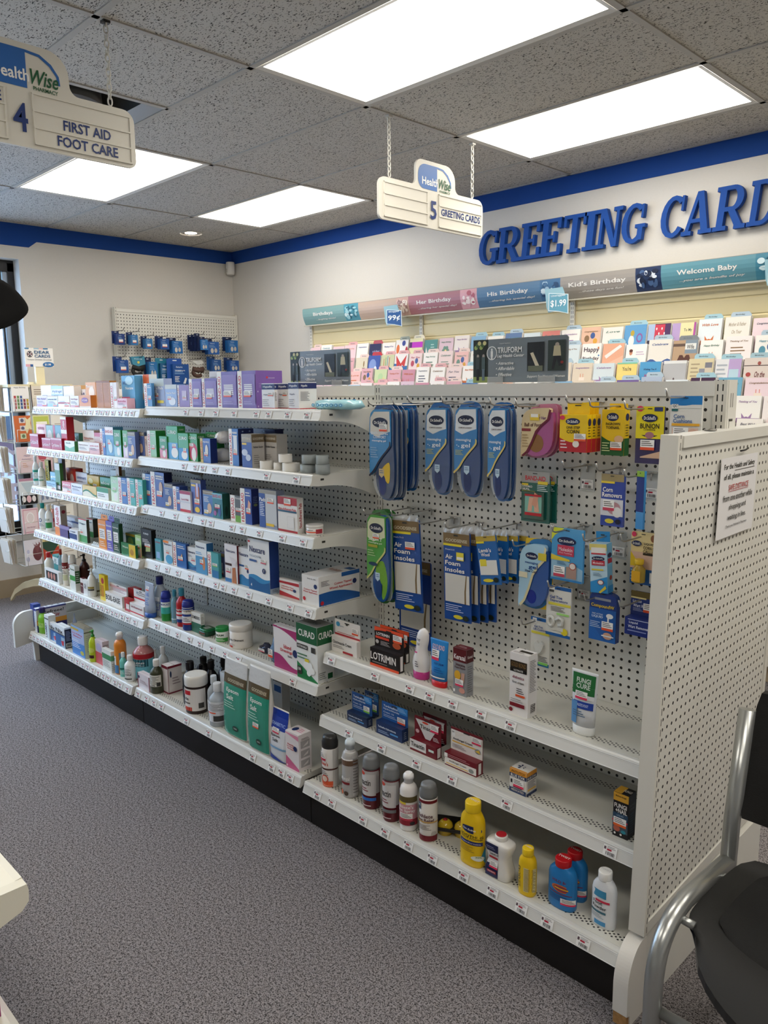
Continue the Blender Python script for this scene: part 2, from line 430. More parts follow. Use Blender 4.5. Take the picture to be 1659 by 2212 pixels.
# ------------------------------------------------------------------ ceiling lights
def diffuser_mat():
    m = newmat('diffuser', .5); e = Ex(m)
    s1 = e.op('MULTIPLY', e.op('COSINE', e.op('MULTIPLY', e.y, 2*PI/.26)), -0.10)
    st = e.op('MULTIPLY', e.op('ADD', 1.0, s1), PANEL_E)
    e.b.inputs['Base Color'].default_value = (.8, .8, .78, 1)
    e.b.inputs['Emission Color'].default_value = (1.0, .945, .85, 1)
    e.n.links.new(st, e.b.inputs['Emission Strength'])
    return m
DM = diffuser_mat()
names = {(0, 1): 'large fluorescent ceiling panel nearest the camera, cut by the top edge of the photo', (0, 3): 'fluorescent ceiling panel right of the GREETING CARDS aisle sign, above the blue band',
         (-2, 1): 'fluorescent ceiling panel behind the FIRST AID aisle sign', (-2, 3): 'fluorescent ceiling panel nearest the room corner, left of the number 5 sign'}
proto = None
for (i, j) in LIGHTS:
    lab = names.get((i, j), 'recessed fluorescent ceiling panel out of view, %s %s' % ({2: 'right of', 0: 'above', -2: 'left of'}[i], {3: 'the card wall end', 1: 'the end panel', -1: 'the camera, nearest row', -3: 'the aisle behind the camera'}[j]))
    loc = ((i+.5)*2*F+ (0), (j+.5)*F, ZC)
    loc = ((i*2*F+F), (j+.5)*F, ZC)
    if proto is None:
        t = empty('ceiling_light', loc, lab, 'ceiling light', 'fluorescent ceiling panels'); proto = t
        mb = MB(); a, b = F-.014, F/2-.014; a2, b2 = a-.022, b-.022
        for p, q_ in (((-a, -b), (a, -b)), ((a, -b), (a, b)), ((a, b), (-a, b)), ((-a, b), (-a, -b))):
            sx = lambda P: (math.copysign(a2, P[0]), math.copysign(b2, P[1]))
            mb.face([(*p, -.001), (*q_, -.001), (*sx(q_), .004), (*sx(p), .004)], mat('#c9c6c0', .4))
            mb.face([(*p, .0), (*q_, .0), (*q_, .1), (*p, .1)], mat('#b9b6b0', .4))
        mb.face([(-a, -b, .1), (a, -b, .1), (a, b, .1), (-a, b, .1)], '#999999'); mb.build('frame', t)
        mb = MB(); mb.face([(-a2, -b2, .004), (-a2, b2, .004), (a2, b2, .004), (a2, -b2, .004)], DM); mb.build('diffuser', t)
    else:
        t = copy_tree(proto); t.location = loc; t['label'] = lab
t = empty('downlight', (-2.955, 2.14, ZC), 'small round recessed downlight near the room corner', 'ceiling light')
mb = MB(); mb.lathe([(.085, -.002), (.088, .002), (.065, .006), (.06, .012)], mat('#e8e4dc', .3), 28, capb=False, capt=False); mb.build('trim_ring', t)
mb = MB(); mb.lathe([(.001, .0), (.045, .003), (.06, .02)], mat('#fff0d8', .4, emit=9), 20, capt=True); mb.build('bulb', t)
# motion detector in the corner
t = empty('motion_detector', (-3.405, 2.80, 2.535), 'small white cylindrical detector mounted in the room corner under the blue band', 'detector')
mb = MB(); mb.lathe([(.03, 0), (.036, .006), (.038, .03), (.038, .1), (.034, .108)], mat('#dedbd6', .35), 20); mb.build('body', t)
mb = MB(); mb.box((-.006, -.0385, .02), (.006, -.036, .05), mat('#b7b4ae')); mb.build('sensor_lens', t)

# ------------------------------------------------------------------ hanging aisle signs
MSIGN = mat('#d9d5ca', .4); NAVY = '#16316f'
def sign(y0, num, left, right, label):
    z0 = 2.288; x = -.005
    t = empty('aisle_sign', (x, y0, z0), label, 'aisle sign', 'hanging aisle signs')
    W = .75; H = .185
    out = []
    def arc(cx, cy, r, a0, a1, n=6):
        return [(cx+r*math.cos(math.radians(a0+(a1-a0)*i/n)), cy+r*math.sin(math.radians(a0+(a1-a0)*i/n))) for i in range(n+1)]
    out += arc(.025, .025, .025, 180, 270) + arc(W-.025, .025, .025, 270, 360) + arc(W-.04, H-.04, .04, 0, 90)
    out += arc(.56, H+.03, .03, 270, 180) + arc(.46, .235, .07, 0, 90) + arc(.285, .265, .04, 90, 180)
    out += arc(.215, H+.03, .03, 360, 270) + arc(.04, H-.04, .04, 90, 180)
    mb = MB(); mb.prism(out, lambda a, b, t_: (t_, a, b), -.006, .006, MSIGN)
    fm = lambda s, u_, o: (.006+o, s, u_)
    BL = '#2c66ae'
    D = []
    for i in range(12):                       # left half of the logo pill
        a0 = math.radians(90+90*i/12); a1 = math.radians(90+90*(i+1)/12)
    pill = arc(.305, .205, .045, 90, 270, 10)
    pill = arc(.31, .237, .05, 90, 180, 6)+arc(.30, .215, .04, 180, 270, 6)+[(.395, .175), (.395, .287)]
    mb.face([fm(a, b, .001) for a, b in pill], BL)
    rim = [(.395, .287), (.44, .283), (.475, .262), (.497, .232), (.50, .205), (.492, .205), (.488, .23), (.468, .255), (.436, .275), (.395, .279)]
    for i in range(4): mb.face([fm(*rim[i], .001), fm(*rim[i+1], .001), fm(*rim[8-i], .001), fm(*rim[9-i], .001)], BL)
    paint(mb, fm, [('t', 'Health', .345, .212, .115, .035, '#f2f1ee'), ('i', 'Wise', .45, .213, .088, .045, '#1d5a38'), ('t', 'PHARMACY', .452, .18, .078, .012, '#1d5a38')], base=.0015)
    # letter panels with three ribbed slots
    for (a, b) in ((.03, .325), (.405, W-.015)):
        mb.box((.006, a, .012), (.009, b, .167), MSIGN)
        for zz in (.012, .06, .11, .16): mb.box((.009, a, zz), (.013, b, zz+.005), MSIGN)
        mb.box((.009, a, .012), (.012, a+.005, .165), MSIGN); mb.box((.009, b-.005, .012), (.012, b, .165), MSIGN)
    f2 = lambda s, u_, o: (.0095+o, s, u_)
    paint(mb, f2, [('t', num, .366, .085, .045, .085, NAVY)]+left+right)
    mb.build('sign_board', t)
    for yy in (.075, W-.08):
        mb = MB(); L = 2.74-z0-.185; n = 12
        for i in range(n):
            zc = .19+L*(i+.5)/n; r = L/n*.62; flat = i % 2
            pts = []
            for k in range(13):
                a = 2*PI*k/12; dx = .0075*math.cos(a); dz = r*math.sin(a)
                pts.append((dx if flat else 0, yy+(0 if flat else dx), zc+dz))
            mb.tube(pts, .0028, mat('#d6d3ca', .5), 5, False)
        mb.build('chain', t)
        mb = MB(); mb.box((-.012, yy-.012, .455-.012), (.012, yy+.012, .452), mat('#2a2826' if num == '4' else '#c8c5bd', .4)); mb.build('ceiling_clip', t)
    return t
sign(-.635, '4', [('t', 'E', .303, .135, .02, .03, NAVY)], [('t', 'FIRST AID', .58, .088, .16, .032, NAVY), ('t', 'FOOT CARE', .58, .038, .205, .032, NAVY)], 'hanging white aisle sign numbered 4 reading FIRST AID FOOT CARE, cut by the left edge')
sign(1.29, '5', [], [('t', 'GREETING CARDS', .572, .085, .30, .033, NAVY)], 'hanging white aisle sign numbered 5 reading GREETING CARDS, near the back wall')
# ------------------------------------------------------------------ main gondola
YBD = 0.69
POSTX = (-1.845, -0.622, 0.597, 1.817)
PEG = peg_mat(); MS = mat(WHITE_METAL, .35, noise=.02); MPOST = slot_mat((-.0065, .0065)); MKICK = mat('#120e0d', .55, noise=.2)
HOLE0 = (.4674-.0254*48, .4674, .7391)
gon = empty('gondola', (0, YBD, 0), 'long white pegboard gondola running from the card spinner to the end panel with the notice', 'shelving')
names_ = 0
for k in range(3):
    x0, x1 = POSTX[k]+.017, POSTX[k+1]-.017; ox = HOLE0[k]; oz = 1.494
    mb = MB(); mb.box((x0-ox, 0, .17-oz), (x1-ox, .008, 1.512-oz), PEG)
    o = mb.build('pegboard_panel', gon, (ox, 0, oz))
    mb = MB(); mb.box((x0, .045, .17), (x1, .055, 1.512), MS); mb.build('back_panel', gon)
    mb = MB(); mb.box((x0-.004, -.006, 1.503), (x1+.004, .062, 1.541), MS); mb.build('top_rail', gon)
    mb = MB(); mb.box((x0-.015, .33-YBD, 0), (x1+.015, .342-YBD, .155), MKICK); mb.build('kick_plate', gon)
for k, px in enumerate(POSTX):
    mb = MB(); mb.box((-.0165, -.004, .0), (.0165, .06, 1.543), MPOST); mb.build('post', gon, (px, 0, 0))
mb = MB(); mb.box((POSTX[3]+.0166, .004, 1.38), (POSTX[3]+.018, .05, 1.541), MS)
for yy in (.018, .03): mb.box((POSTX[3]+.018, yy, 1.475), (POSTX[3]+.0184, yy+.003, 1.51), '#6f6c66')
mb.box((POSTX[3]+.018, .014, 1.44), (POSTX[3]+.0186, .036, 1.446), '#3c3a36'); mb.box((POSTX[3]+.018, .014, 1.42), (POSTX[3]+.0186, .016, 1.446), '#8d8a82')
mb.build('post_end_plate', gon)
# base end board, left
mb = MB(); pr = []
for i in range(9):
    a = PI/2+PI/2*i/8; pr.append((.285-YBD+.075*math.cos(a)-.0, .225+.075*math.sin(a)))
pr = [(0, .30)]+pr+[(.21-YBD, .10), (.31-YBD, .115), (.315-YBD, 0), (.05, 0), (.05, .30)]
mb.prism(pr, lambda a, b, t: (t, a, b), POSTX[0]-.045, POSTX[0]-.022, MS); mb.build('base_end_board', gon)

SH = {}
def gshelf(key, x0, x1, yf, z, label, base=False, tags=(), lz=None):
    D = YBD-yf
    t = empty('gondola_shelf', ((x0+x1)/2, yf, z), label, 'shelf', 'white perforated gondola shelves')
    ox = (x0+x1)/2
    SH[key] = (z, yf, x0, x1)
    dm = deck_mat(round(D, 2)); W = (x1-x0)/2
    mb = MB(); mb.box((-W+.004, .0135, -.02), (W-.004, D-.002, 0), dm); mb.build('deck', t)
    mb = MB(); h = .036; sl = .014          # sloping ticket moulding
    P = [(0.013, 0), (0.0, .001), (-.003, -.003), (-sl, -h), (-sl+.006, -h-.004), (.013, -.03)]
    mb.prism(P, lambda a, b, c: (c, a, b), -W, W, mat('#d6d5d0', .25)); 
    mb.build('front_lip', t)
    mb = MB(); q = lambda c, f, o: (c, -.003-(sl-.003)*f-.0012-o, -.003-(h-.003)*f)
    for f0, f1 in ((.02, .10), (.16, .19), (.93, 1.0)):
        mb.face([q(-W+.002, f0, .001), q(-W+.002, f1, .001), q(W-.002, f1, .001), q(W-.002, f0, .001)], mat('#eeeeec', .15))
    mb.build('clear_label_strip', t)
    if not base:
        for s in (-1, 1):
            xx = s*(W+.0014)
            mb = MB(); pr = [(-.006, -.002), (-.012, -h), (.02, -h-.004)]
            n = 8
            for i in range(n+1):
                a = i/n; pr.append((.03+(D-.055)*a, -h-.004-.055*(a**2.2)))
            pr += [(D-.005, -.1), (D-.002, -.002)]
            mb.prism(pr, lambda a, b, c: (c, a, b), xx-.0015, xx+.0015, MS)
            mb.box((xx-.002, .03, -.021), (xx+.002, .045, -.014), '#33312e')
            mb.box((xx-.002, D-.03, -.045), (xx+.002, D-.024, -.037), '#4b4944')
            mb.build('bracket', t)
    for tx in tags:
        if abs(tx-ox) > W-.02: continue
        tag1 = pricetag(t, tx-ox, random.uniform(.34, .46))
    return t
_tags = []
def pricetag(t, lx, f):
    i = random.randrange(3)
    while len(_tags) < 3:
        mb = MB(); n = len(_tags)
        w_, h_ = .037, .026; fm = lambda s, u_, o: (-w_/2+s*w_, -o-u_*0-.0004, -h_/2+u_*h_)
        mb.box((-w_/2, -.0004, -h_/2), (w_/2, 0, h_/2), '#f1f0ee')
        els = [('r', .05, .55, .2, .82, '#5b4a55'), ('r', .28, .5, .62, .66, '#b0203a'), ('l', .3, .7, .9, .95, 2, '#8a8585')]
        x = .22
        rr = random.Random(n)
        while x < .88:
            ww = rr.choice((.02, .035, .05)); els.append(('r', x, .08, x+ww, .4, '#222222')); x += ww+rr.choice((.03, .05))
        paint(mb, fm, els, base=.0005, step=.0002)
        o = mb.build('price_label'); COL.objects.unlink(o); _tags.append(o.data); bpy.data.objects.remove(o)
    o = bpy.data.objects.new('price_label', _tags[i]); COL.objects.link(o); o.parent = t
    sl, h = .014, .036; ff = .32+.3*f
    o.location = (lx, -.003-(sl-.003)*ff-.0026, -.003-(h-.003)*ff-.003); o.rotation_euler = (math.atan2(sl-.003, h-.003)*-1, random.uniform(-.03, .03), 0)
    return o
def pxs(us, key_y, z): return [x_at(u, key_y-.008, z-.018) for u in us]
def dense(x0, x1, st=.055):
    r = []; x = x0+.03
    while x < x1-.02: r.append(x); x += st*random.uniform(.85, 1.3)
    return r
LX = (-1.838, -.628); MX = (-.616, .588); RX = (.604, 1.806)
Ls = [(1.450, .408), (1.230, .360), (1.013, .365), (.766, .362), (.484, .366)]
Ms = [(1.461, .430), (1.243, .384), (1.026, .384), (.775, .388), (.496, .386)]
mt = [(402.5, 435.7, 467.5, 507, 555, 581.6, 622.7, 665), (398.6, 423.8, 439.7, 465, 494, 577.6, 641.3), (315, 350, 380, 410.5, 439.7, 457, 502, 524.6, 561.7, 610.8, 655.9),
      (262, 285, 312, 340, 362, 385.3, 411.8, 435.7, 467.5, 483.4, 507, 539, 581.6, 628, 667.8), (300, 318, 340, 362, 385, 410.6, 433, 459, 488, 516, 633.4)]
pos = ('top', 'second', 'third', 'fourth', 'fifth')
for i in range(5):
    z, y = Ls[i]; gshelf('L%d' % (i+1), *LX, y, z, '%s shelf of the far left bay, white metal crowded with price labels' % pos[i], tags=dense(*LX))
    z, y = Ms[i]; gshelf('M%d' % (i+1), *MX, y, z, '%s shelf of the middle bay, white metal with price labels on its lip' % pos[i], tags=pxs(mt[i], y, z))
gshelf('L6', *LX, .290, .187, 'bottom deck of the far left bay holding the lice treatment boxes', True, dense(*LX))
gshelf('M6', *MX, .300, .184, 'bottom deck of the middle bay holding the green salt bags', True, pxs((300, 318, 334, 350, 404, 452, 547, 588, 609, 628), .3, .184))
gshelf('R1', *RX, .410, .618, 'upper of three shelves below the insole packs, right bay', tags=pxs((717, 811, 886, 929, 979, 1040, 1104), .41, .618))
gshelf('R2', *RX, .385, .394, 'middle of three shelves below the insole packs, right bay', tags=pxs((693, 754.5, 825, 901, 977.5, 1096, 1319), .385, .394))
gshelf('R3', *RX, .302, .174, 'bottom deck of the right bay holding spray cans and powder bottles', True, pxs((687, 718, 785, 833, 883, 935, 1002, 1065, 1127, 1183, 1261), .302, .174))
# left return wall of the base deck
mb = MB(); mb.box((LX[0]-.006, .32-YBD, .185), (LX[0]-.001, -.004, .25), MS); mb.build('deck_end_fence', gon)

# ------------------------------------------------------------------ end wing panel
wing = empty('pegboard_display', (0, 0, 0), 'white pegboard end panel carrying the safe distance notice, right of the gondola', 'display panel')
wing.matrix_world = Matrix.Translation((1.8714, .3647, 1.3743)) @ Matrix.Rotation(math.radians(91.68), 4, 'Z') @ Matrix.Rotation(.0213, 4, 'X')
# local: x along the panel, -y towards the visible (+x world) side, z up; origin at its top left hole
bz = -1.155
mb = MB(); mb.box((-.012, 0, bz+.03), (.70, .006, .03), PEG); mb.build('pegboard_panel', wing)
mb = MB(); mb.box((-.012, .034, bz+.03), (.70, .04, .03), MS); mb.build('back_panel', wing)
mb = MB(); mb.box((-.006, -.006, .022), (.705, .042, .048), MS); mb.build('top_rail', wing)
mb = MB(); mb.box((-.012, -.004, bz+.0), (.70, .03, bz+.03), MS); mb.build('bottom_rail', wing)
MP2 = newmat('wing_post', .4); e = Ex(MP2)
fz = e.op('LESS_THAN', e.op('ABSOLUTE', e.cell(e.z, 0.0254)), 0.33); a = e.op('LESS_THAN', e.op('ABSOLUTE', e.op('SUBTRACT', e.x, -.019)), .0016)
a = e.op('MULTIPLY', a, e.op('LESS_THAN', e.y, -.003))
e.color(e.mixcol(e.op('MULTIPLY', fz, a), rgb('#dad7cd'), (.008, .008, .008)))
mb = MB(); mb.box((-.032, -.004, bz), (-.012, .036, .05), MP2); mb.build('post', wing)
mb = MB(); mb.box((.70, -.004, bz), (.72, .036, .05), MP2); mb.build('post', wing)
# base below the wing, with the chipped curved front board
base = empty('plinth', (1.83, .33, 0), 'white laminate base under the end panel with a chipped particleboard corner', 'base board')
mb = MB(); mb.box((-.012, .02, 0), (.012, .79, .205), MS); mb.build('skirt', base)
mb = MB(); cv = [(.015, .205)]
for i in range(19):
    a = PI/2*(i/18); cv.append((.015-.072*math.sin(a)*1.0, .205-.10*(1-math.cos(a))-.0))
cv += [(-.057, .035), (-.042, .03), (-.040, 0), (.03, 0), (.03, .205)]
mb.prism(cv, lambda a, b, t: (t, a, b), -.022, .016, mat('#e2ded6', .45))
mb.build('curved_front_board', base)
mb = MB(); mb.box((-.021, -.054, .001), (.013, -.040, .034), mat('#a97f4e', .9, noise=.35, nscale=120)); mb.build('chipped_corner', base)['label'] = 'bare particleboard where the laminate is chipped off'

# notice on the wing
nt_ = empty('notice', wing.matrix_world @ Vector((.342, -.0072, -.118)), 'printed white paper notice about keeping a safe distance, on the end panel', 'notice')
nt_.rotation_euler = wing.matrix_world.to_euler()
mb = MB(); Wn, Hn = .250, .198
Wn, Hn = .25, .20
fm = lambda s, t, o: (-Wn/2+s*Wn, -o, -Hn/2+t*Hn)
mb.box((-Wn/2, -.0005, -Hn/2), (Wn/2, 0, Hn/2), mat('#e4e2e2', .6))
TX = '#1c1b1c'
paint(mb, fm, [('t', 'For the Health and Safety', .5, .88, .84, .085, TX), ('r', .36, .825, .92, .832, TX), ('t', 'of all, please maintain a', .5, .755, .82, .085, TX),
    ('t', 'SAFE DISTANCE', .5, .625, .54, .07, '#b5474a'), ('r', .23, .573, .77, .58, '#b5474a'), ('t', 'from one another while', .5, .50, .80, .08, TX),
    ('t', 'shopping and', .5, .37, .46, .085, TX), ('t', 'waiting in line.', .5, .24, .50, .085, TX), ('t', "Thank you Hickman's Pharmacy", .5, .135, .58, .04, '#4a4a4c')], base=.0008)
mb.build('paper', nt_)
mb = MB(); mb.tube([(-.008, -.002, Hn/2+.012), (.02, -.004, Hn/2+.013), (.045, -.002, Hn/2+.016)], .0022, '#1a1a1a', 6); mb.build('black_tie', nt_)
clip = MB(); clip.lathe([(.001, 0), (.014, .001), (.015, .004), (.001, .005)], mat('#8d8a84', .3, .8), 16)
tag(clip.build('metal_disc', None, wing.matrix_world @ Vector((.20, .018, .0485))), 'small grey metal disc lying on top of the end panel rail', 'clip')

# ------------------------------------------------------------------ greeting card wall fixture
YS = 2.80
fx = empty('slatwall_fixture', (0, YS, 0), 'cream slatwall card fixture with slotted posts along the back wall', 'card fixture')
MC = mat('#d8cba2', .45, noise=.03); MCD = mat('#b9ab80', .6)
mb = MB(); mb.box((-2.31, .008, .1), (2.6, .04, 2.13), MCD); mb.build('backing', fx)
pxp = (-2.305, -1.118, .078, 1.27, 2.46)
MPC = slot_mat((-.006, .006), 'cream_slotted_post')
for i in range(4):
    mb = MB(); z = .12
    while z < 2.1:
        z2 = min(z+.088, 2.11)
        mb.face([(pxp[i]+.016, .006, z), (pxp[i+1]-.016, .006, z), (pxp[i+1]-.016, -.002, z2-.012), (pxp[i]+.016, -.002, z2-.012)], MC)
        mb.face([(pxp[i]+.016, -.002, z2-.012), (pxp[i+1]-.016, -.002, z2-.012), (pxp[i+1]-.016, .008, z2-.004), (pxp[i]+.016, .008, z2-.004)], MC)
        z += .088
    mb.build('slat_panel', fx)
n_ = MPC.node_tree
for px in pxp:
    mb = MB(); mb.box((-.014, -.01, .1), (.014, .02, 2.13), MPC); mb.build('post', fx, (px, 0, 0))
# tiered pocket trays
for k in range(8):
    z = 1.69-.096*k; y = -.10-.042*k
    mb = MB(); mb.box((-2.29, y, z-.012), (2.45, y+.045, z-.008), mat('#cfd6d4', .15, alpha=.6)); mb.build('card_tray', fx)
# header sign strip
hd = empty('header_sign', (0, 2.735, 0), 'long tilted header strip naming the birthday and baby card sections', 'sign')
segs = [(656, 745, '#7ba0a1', 'Birthdays', '...laughing times!'), (745, 776, 'P1', '', ''), (776, 858, '#bda697', '', ''), (858, 884, 'P2', '', ''), (884, 996, '#a9727c', 'Her Birthday', '...sharing her special day!'),
        (996, 1032, 'P3', '', ''), (1032, 1168, '#54789a', 'His Birthday', '...sharing his special day!'), (1168, 1212, 'P4', '', ''), (1212, 1374, '#98928c', "Kid's Birthday", '...these days are fun!'),
        (1374, 1429, 'P5', '', ''), (1429, 1633, '#5c909f', 'Welcome Baby', '...you are a bundle of joy'), (1633, 1700, 'P6', '', '')]
pal = {'P1': ('#4f94a8', '#9cc9d2', '#2d6478', '#d4e8ea'), 'P2': ('#c8a49a', '#efe4da', '#9c7c78', '#e9d6cc'), 'P3': ('#d9a3ad', '#f2e2e0', '#b35f70', '#f6efe9'), 'P4': ('#3e6a93', '#cfe0ea', '#25466b', '#9fbdd3'),
       'P5': ('#1f3157', '#d8dfe8', '#45618c', '#0f1b38'), 'P6': ('#3f7f96', '#cfe4ea', '#235267', '#9ccad6')}
mb = MB(); zt, zb = 2.150, 2.030
xe = [x_at(a, 2.735, 2.09) for a, *_ in segs]+[2.6]
nseg_ = [('header_panel', i) for i in range(len(segs))]
hm = lambda s, t, o: (s, -.012*math.sin(t*PI)*1.0+.02-t*.03-o, zb+t*(zt-zb))
for i, (a, b, c, tx, sub) in enumerate(segs):
    x0, x1 = xe[i], xe[i+1]
    if i == len(segs)-1: x1 = x0+.16
    mb = MB(); col = pal[c][0] if c[0] == 'P' else c
    for k in range(6):
        t0, t1 = k/6, (k+1)/6
        mb.face([hm(x0, t0, 0), hm(x1, t0, 0), hm(x1, t1, 0), hm(x0, t1, 0)], mat(col, .35), True)
        mb.face([hm(x0, t0, -.004), hm(x0, t1, -.004), hm(x1, t1, -.004), hm(x1, t0, -.004)], mat('#ddd9d0', .4), True)
    if i == 0:
        mb.face([hm(x0, k/6, 0) for k in range(7)]+[hm(x0, k/6, -.06) for k in range(6, -1, -1)], mat('#a9c0bd', .4))
    W = x1-x0; f3 = lambda s, t, o: hm(x0+s*W, t, o)
    if tx: paint(mb, f3, [('t', tx, .5, .58, min(.8, .017*len(tx)/W*1.5), .27, '#e9e6e2'), ('i', sub, .55, .26, min(.8, .017*len(sub)/W*.75), .11, '#dfdcd8')], base=.001)
    elif c[0] == 'P':
        rr = random.Random(i*3+1); els = []
        for q in range(26):
            els.append(('e', rr.uniform(.15, .85), rr.uniform(.18, .82), rr.uniform(.05, .15), rr.uniform(.05, .16), rr.choice(pal[c])))
        paint(mb, f3, els, base=.0008, step=.00008)
    else: pass
    o = mb.build('header_panel' if c[0] != 'P' else 'header_picture', hd)
mb = MB(); mb.box((xe[0], .0, zb-.012), (xe[-1]-1.2, .012, zb-.004), mat('#b9b5a8', .4))
mb.box((xe[0], -.002, zt), (xe[-1]-1.2, .006, zt+.004), mat('#8f8b84', .4)); mb.build('rail', hd)
for bx in (-2.28, -1.118, .078, 1.25):
    mb = MB(); mb.box((bx-.004, .01, zb+.02), (bx+.004, YS-2.735, zb+.06), MC); mb.build('bracket', hd)
# price flags
def flag(ul, ur, vt, vb, back, front, t1, t2, label):
    y = 2.66; x0, x1 = x_at(ul, y, 2.0), x_at(ur, y, 2.0); z1 = z_at(vt, (x0+x1)/2, y); z0 = z_at(vb, (x0+x1)/2, y); W, H = x1-x0, z1-z0
    t = empty('price_flag', ((x0+x1)/2, y, z0), label, 'price sign')
    fm = lambda s, u_, o: (-W/2+s*W, -o, u_*H)
    mb = MB(); P = [(.02, .97), (.72, 1.0), (.80, .8), (.84, .18), (.18, .10), (.1, .3)]
    mb.prism(P, lambda a, b, t_: fm(a, b, t_), 0, .003, mat(back, .35)); mb.build('back_card', t)
    mb = MB(); P = [(.2, .82), (.98, .72), (1.0, .0), (.62, .1), (.2, .16)]
    mb.prism(P, lambda a, b, t_: fm(a, b, t_), .006, .009, mat('#d8e4e8', .35))
    mb.prism([(.6+(a-.6)*.92, .45+(b-.45)*.92) for a, b in P], lambda a, b, t_: fm(a, b, t_), .009, .0095, mat(front, .35))
    paint(mb, fm, [('t', t1, .58, .69, .56, .1, '#dfe9ee'), ('t', t2, .6, .40, .62, .28, '#eef3f5')], base=.0100); mb.build('front_card', t)
    mb = MB(); mb.box((-.006, .003, .5*H), (.006, YS-y, .5*H+.008), mat('#cfcfc9', .3)); mb.build('arm', t)
flag(829, 870, 659, 707, '#8fb4c0', '#1d4f8c', 'Wrapped', '99¢', 'teal and blue card price flag reading 99 cents')
flag(1176, 1230, 621, 680, '#8fb7c4', '#5f9db3', 'Unwrapped', '$1.99', 'teal card price flag reading $1.99')
flag(1648, 1705, 556, 622, '#8fb7c4', '#6ba6b4', 'Unwrapped', '$1.99', 'teal card price flag cut by the right edge')

# wall lettering
def slab(ch):
    """letter made of overlapping polygons in a box 1 high, plus its width"""
    S, q = .19, .10
    R = lambda x0, y0, x1, y1: [(x0, y0), (x1, y0), (x1, y1), (x0, y1)]
    def ring(cx, cy, rx, ry, a0, a1, tx, ty, n=14):
        out = []
        for i in range(n):
            A = math.radians(a0+(a1-a0)*i/n); B = math.radians(a0+(a1-a0)*(i+1)/n)
            out.append([(cx+rx*math.cos(A), cy+ry*math.sin(A)), (cx+rx*math.cos(B), cy+ry*math.sin(B)), (cx+(rx-tx)*math.cos(B), cy+(ry-ty)*math.sin(B)), (cx+(rx-tx)*math.cos(A), cy+(ry-ty)*math.sin(A))])
        return out
    if ch == 'G': return ring(.44, .5, .44, .5, 48, 318, .19, .11)+[R(.60, .08, .78, .45), R(.50, .38, .86, .47), R(.68, .62, .76, .95)], .88
    if ch == 'C': return ring(.44, .5, .44, .5, 48, 322, .19, .11)+[R(.68, .62, .76, .97)], .80
    if ch == 'E': return [R(.09, 0, .28, 1), R(0, 0, .74, q), R(0, 1-q, .70, 1), R(.62, 0, .74, .30), R(.58, .72, .70, 1), R(.2, .46, .5, .55), R(.46, .36, .53, .65)], .76
    if ch == 'R': return [R(.09, 0, .28, 1), R(0, 0, .38, q), R(0, 1-q, .5, 1), R(.2, .42, .5, .52)]+ring(.48, .71, .30, .29, -90, 90, .19, .1)+[[(.36, .46), (.56, .46), (.84, .06), (.62, .06)], R(.60, 0, .92, q)], .92
    if ch == 'T': return [R(.31, 0, .50, 1), R(.2, 0, .61, q), R(0, 1-q, .81, 1), R(0, .70, .10, 1), R(.71, .70, .81, 1)], .82
    if ch == 'I': return [R(.1, 0, .29, 1), R(0, 0, .39, q), R(0, 1-q, .39, 1)], .42
    if ch == 'N': return [R(.10, 0, .20, 1), R(.70, 0, .80, 1), [(.08, 1), (.30, 1), (.80, 0), (.62, 0)], R(0, 0, .32, q), R(0, 1-q, .3, 1), R(.58, 1-q, .92, 1)], .94
    if ch == 'A': return [[(.08, 0), (.2, 0), (.48, 1), (.38, 1)], [(.38, 1), (.56, 1), (.86, 0), (.64, 0)], R(.24, .28, .68, .37), R(0, 0, .32, q), R(.54, 0, .96, q)], .96
    if ch == 'D': return [R(.09, 0, .28, 1), R(0, 0, .45, q), R(0, 1-q, .45, 1)]+ring(.42, .5, .44, .5, -90, 90, .19, .1), .88
    if ch == 'S': return ring(.34, .73, .32, .27, 20, 270, .16, .1)+ring(.34, .27, .34, .27, -160, 90, .16, .1), .7
zb_, zt_ = 2.298, 2.508
word = [('G', 1032, 1074), ('R', 1072, 1121), ('E', 1121, 1164), ('E', 1162, 1210), ('T', 1212, 1260), ('I', 1256, 1288), ('N', 1285, 1338), ('G', 1338, 1390), ('C', 1422, 1471), ('A', 1470, 1536), ('R', 1538, 1608), ('D', 1611, 1672), ('S', 1683, 1735)]
for n, (ch, ua, ub) in enumerate(word):
    polys, wd = slab(ch); yy = YB-.04
    x0 = x_at(ua, yy, zb_); x1 = x_at(ub, yy, zb_); H = zt_-zb_; sc = (x1-x0)/wd
    mb = MB()
    for pi, P in enumerate(polys):
        ar = sum(P[i][0]*P[(i+1) % len(P)][1]-P[(i+1) % len(P)][0]*P[i][1] for i in range(len(P)))
        if ar < 0: P = P[::-1]
        mb.prism([(a*sc+.13*(b-.0)*H*.8, b*H) for a, b in P], lambda a, b, t: (a, -t+pi*.00004, b), 0, .032, mat('#064494', .75))
    o = mb.build('wall_letter', None, (x0, YB-.012, zb_))
    pl = ('first', 'second', 'third', 'fourth', 'fifth', 'sixth', 'seventh', 'eighth', 'ninth', 'tenth', 'eleventh', 'twelfth', 'thirteenth')[n]
    tag(o, 'raised blue slab-serif wall letter %s, %s letter of GREETING CARDS' % (ch, pl), 'letter', 'blue wall letters')
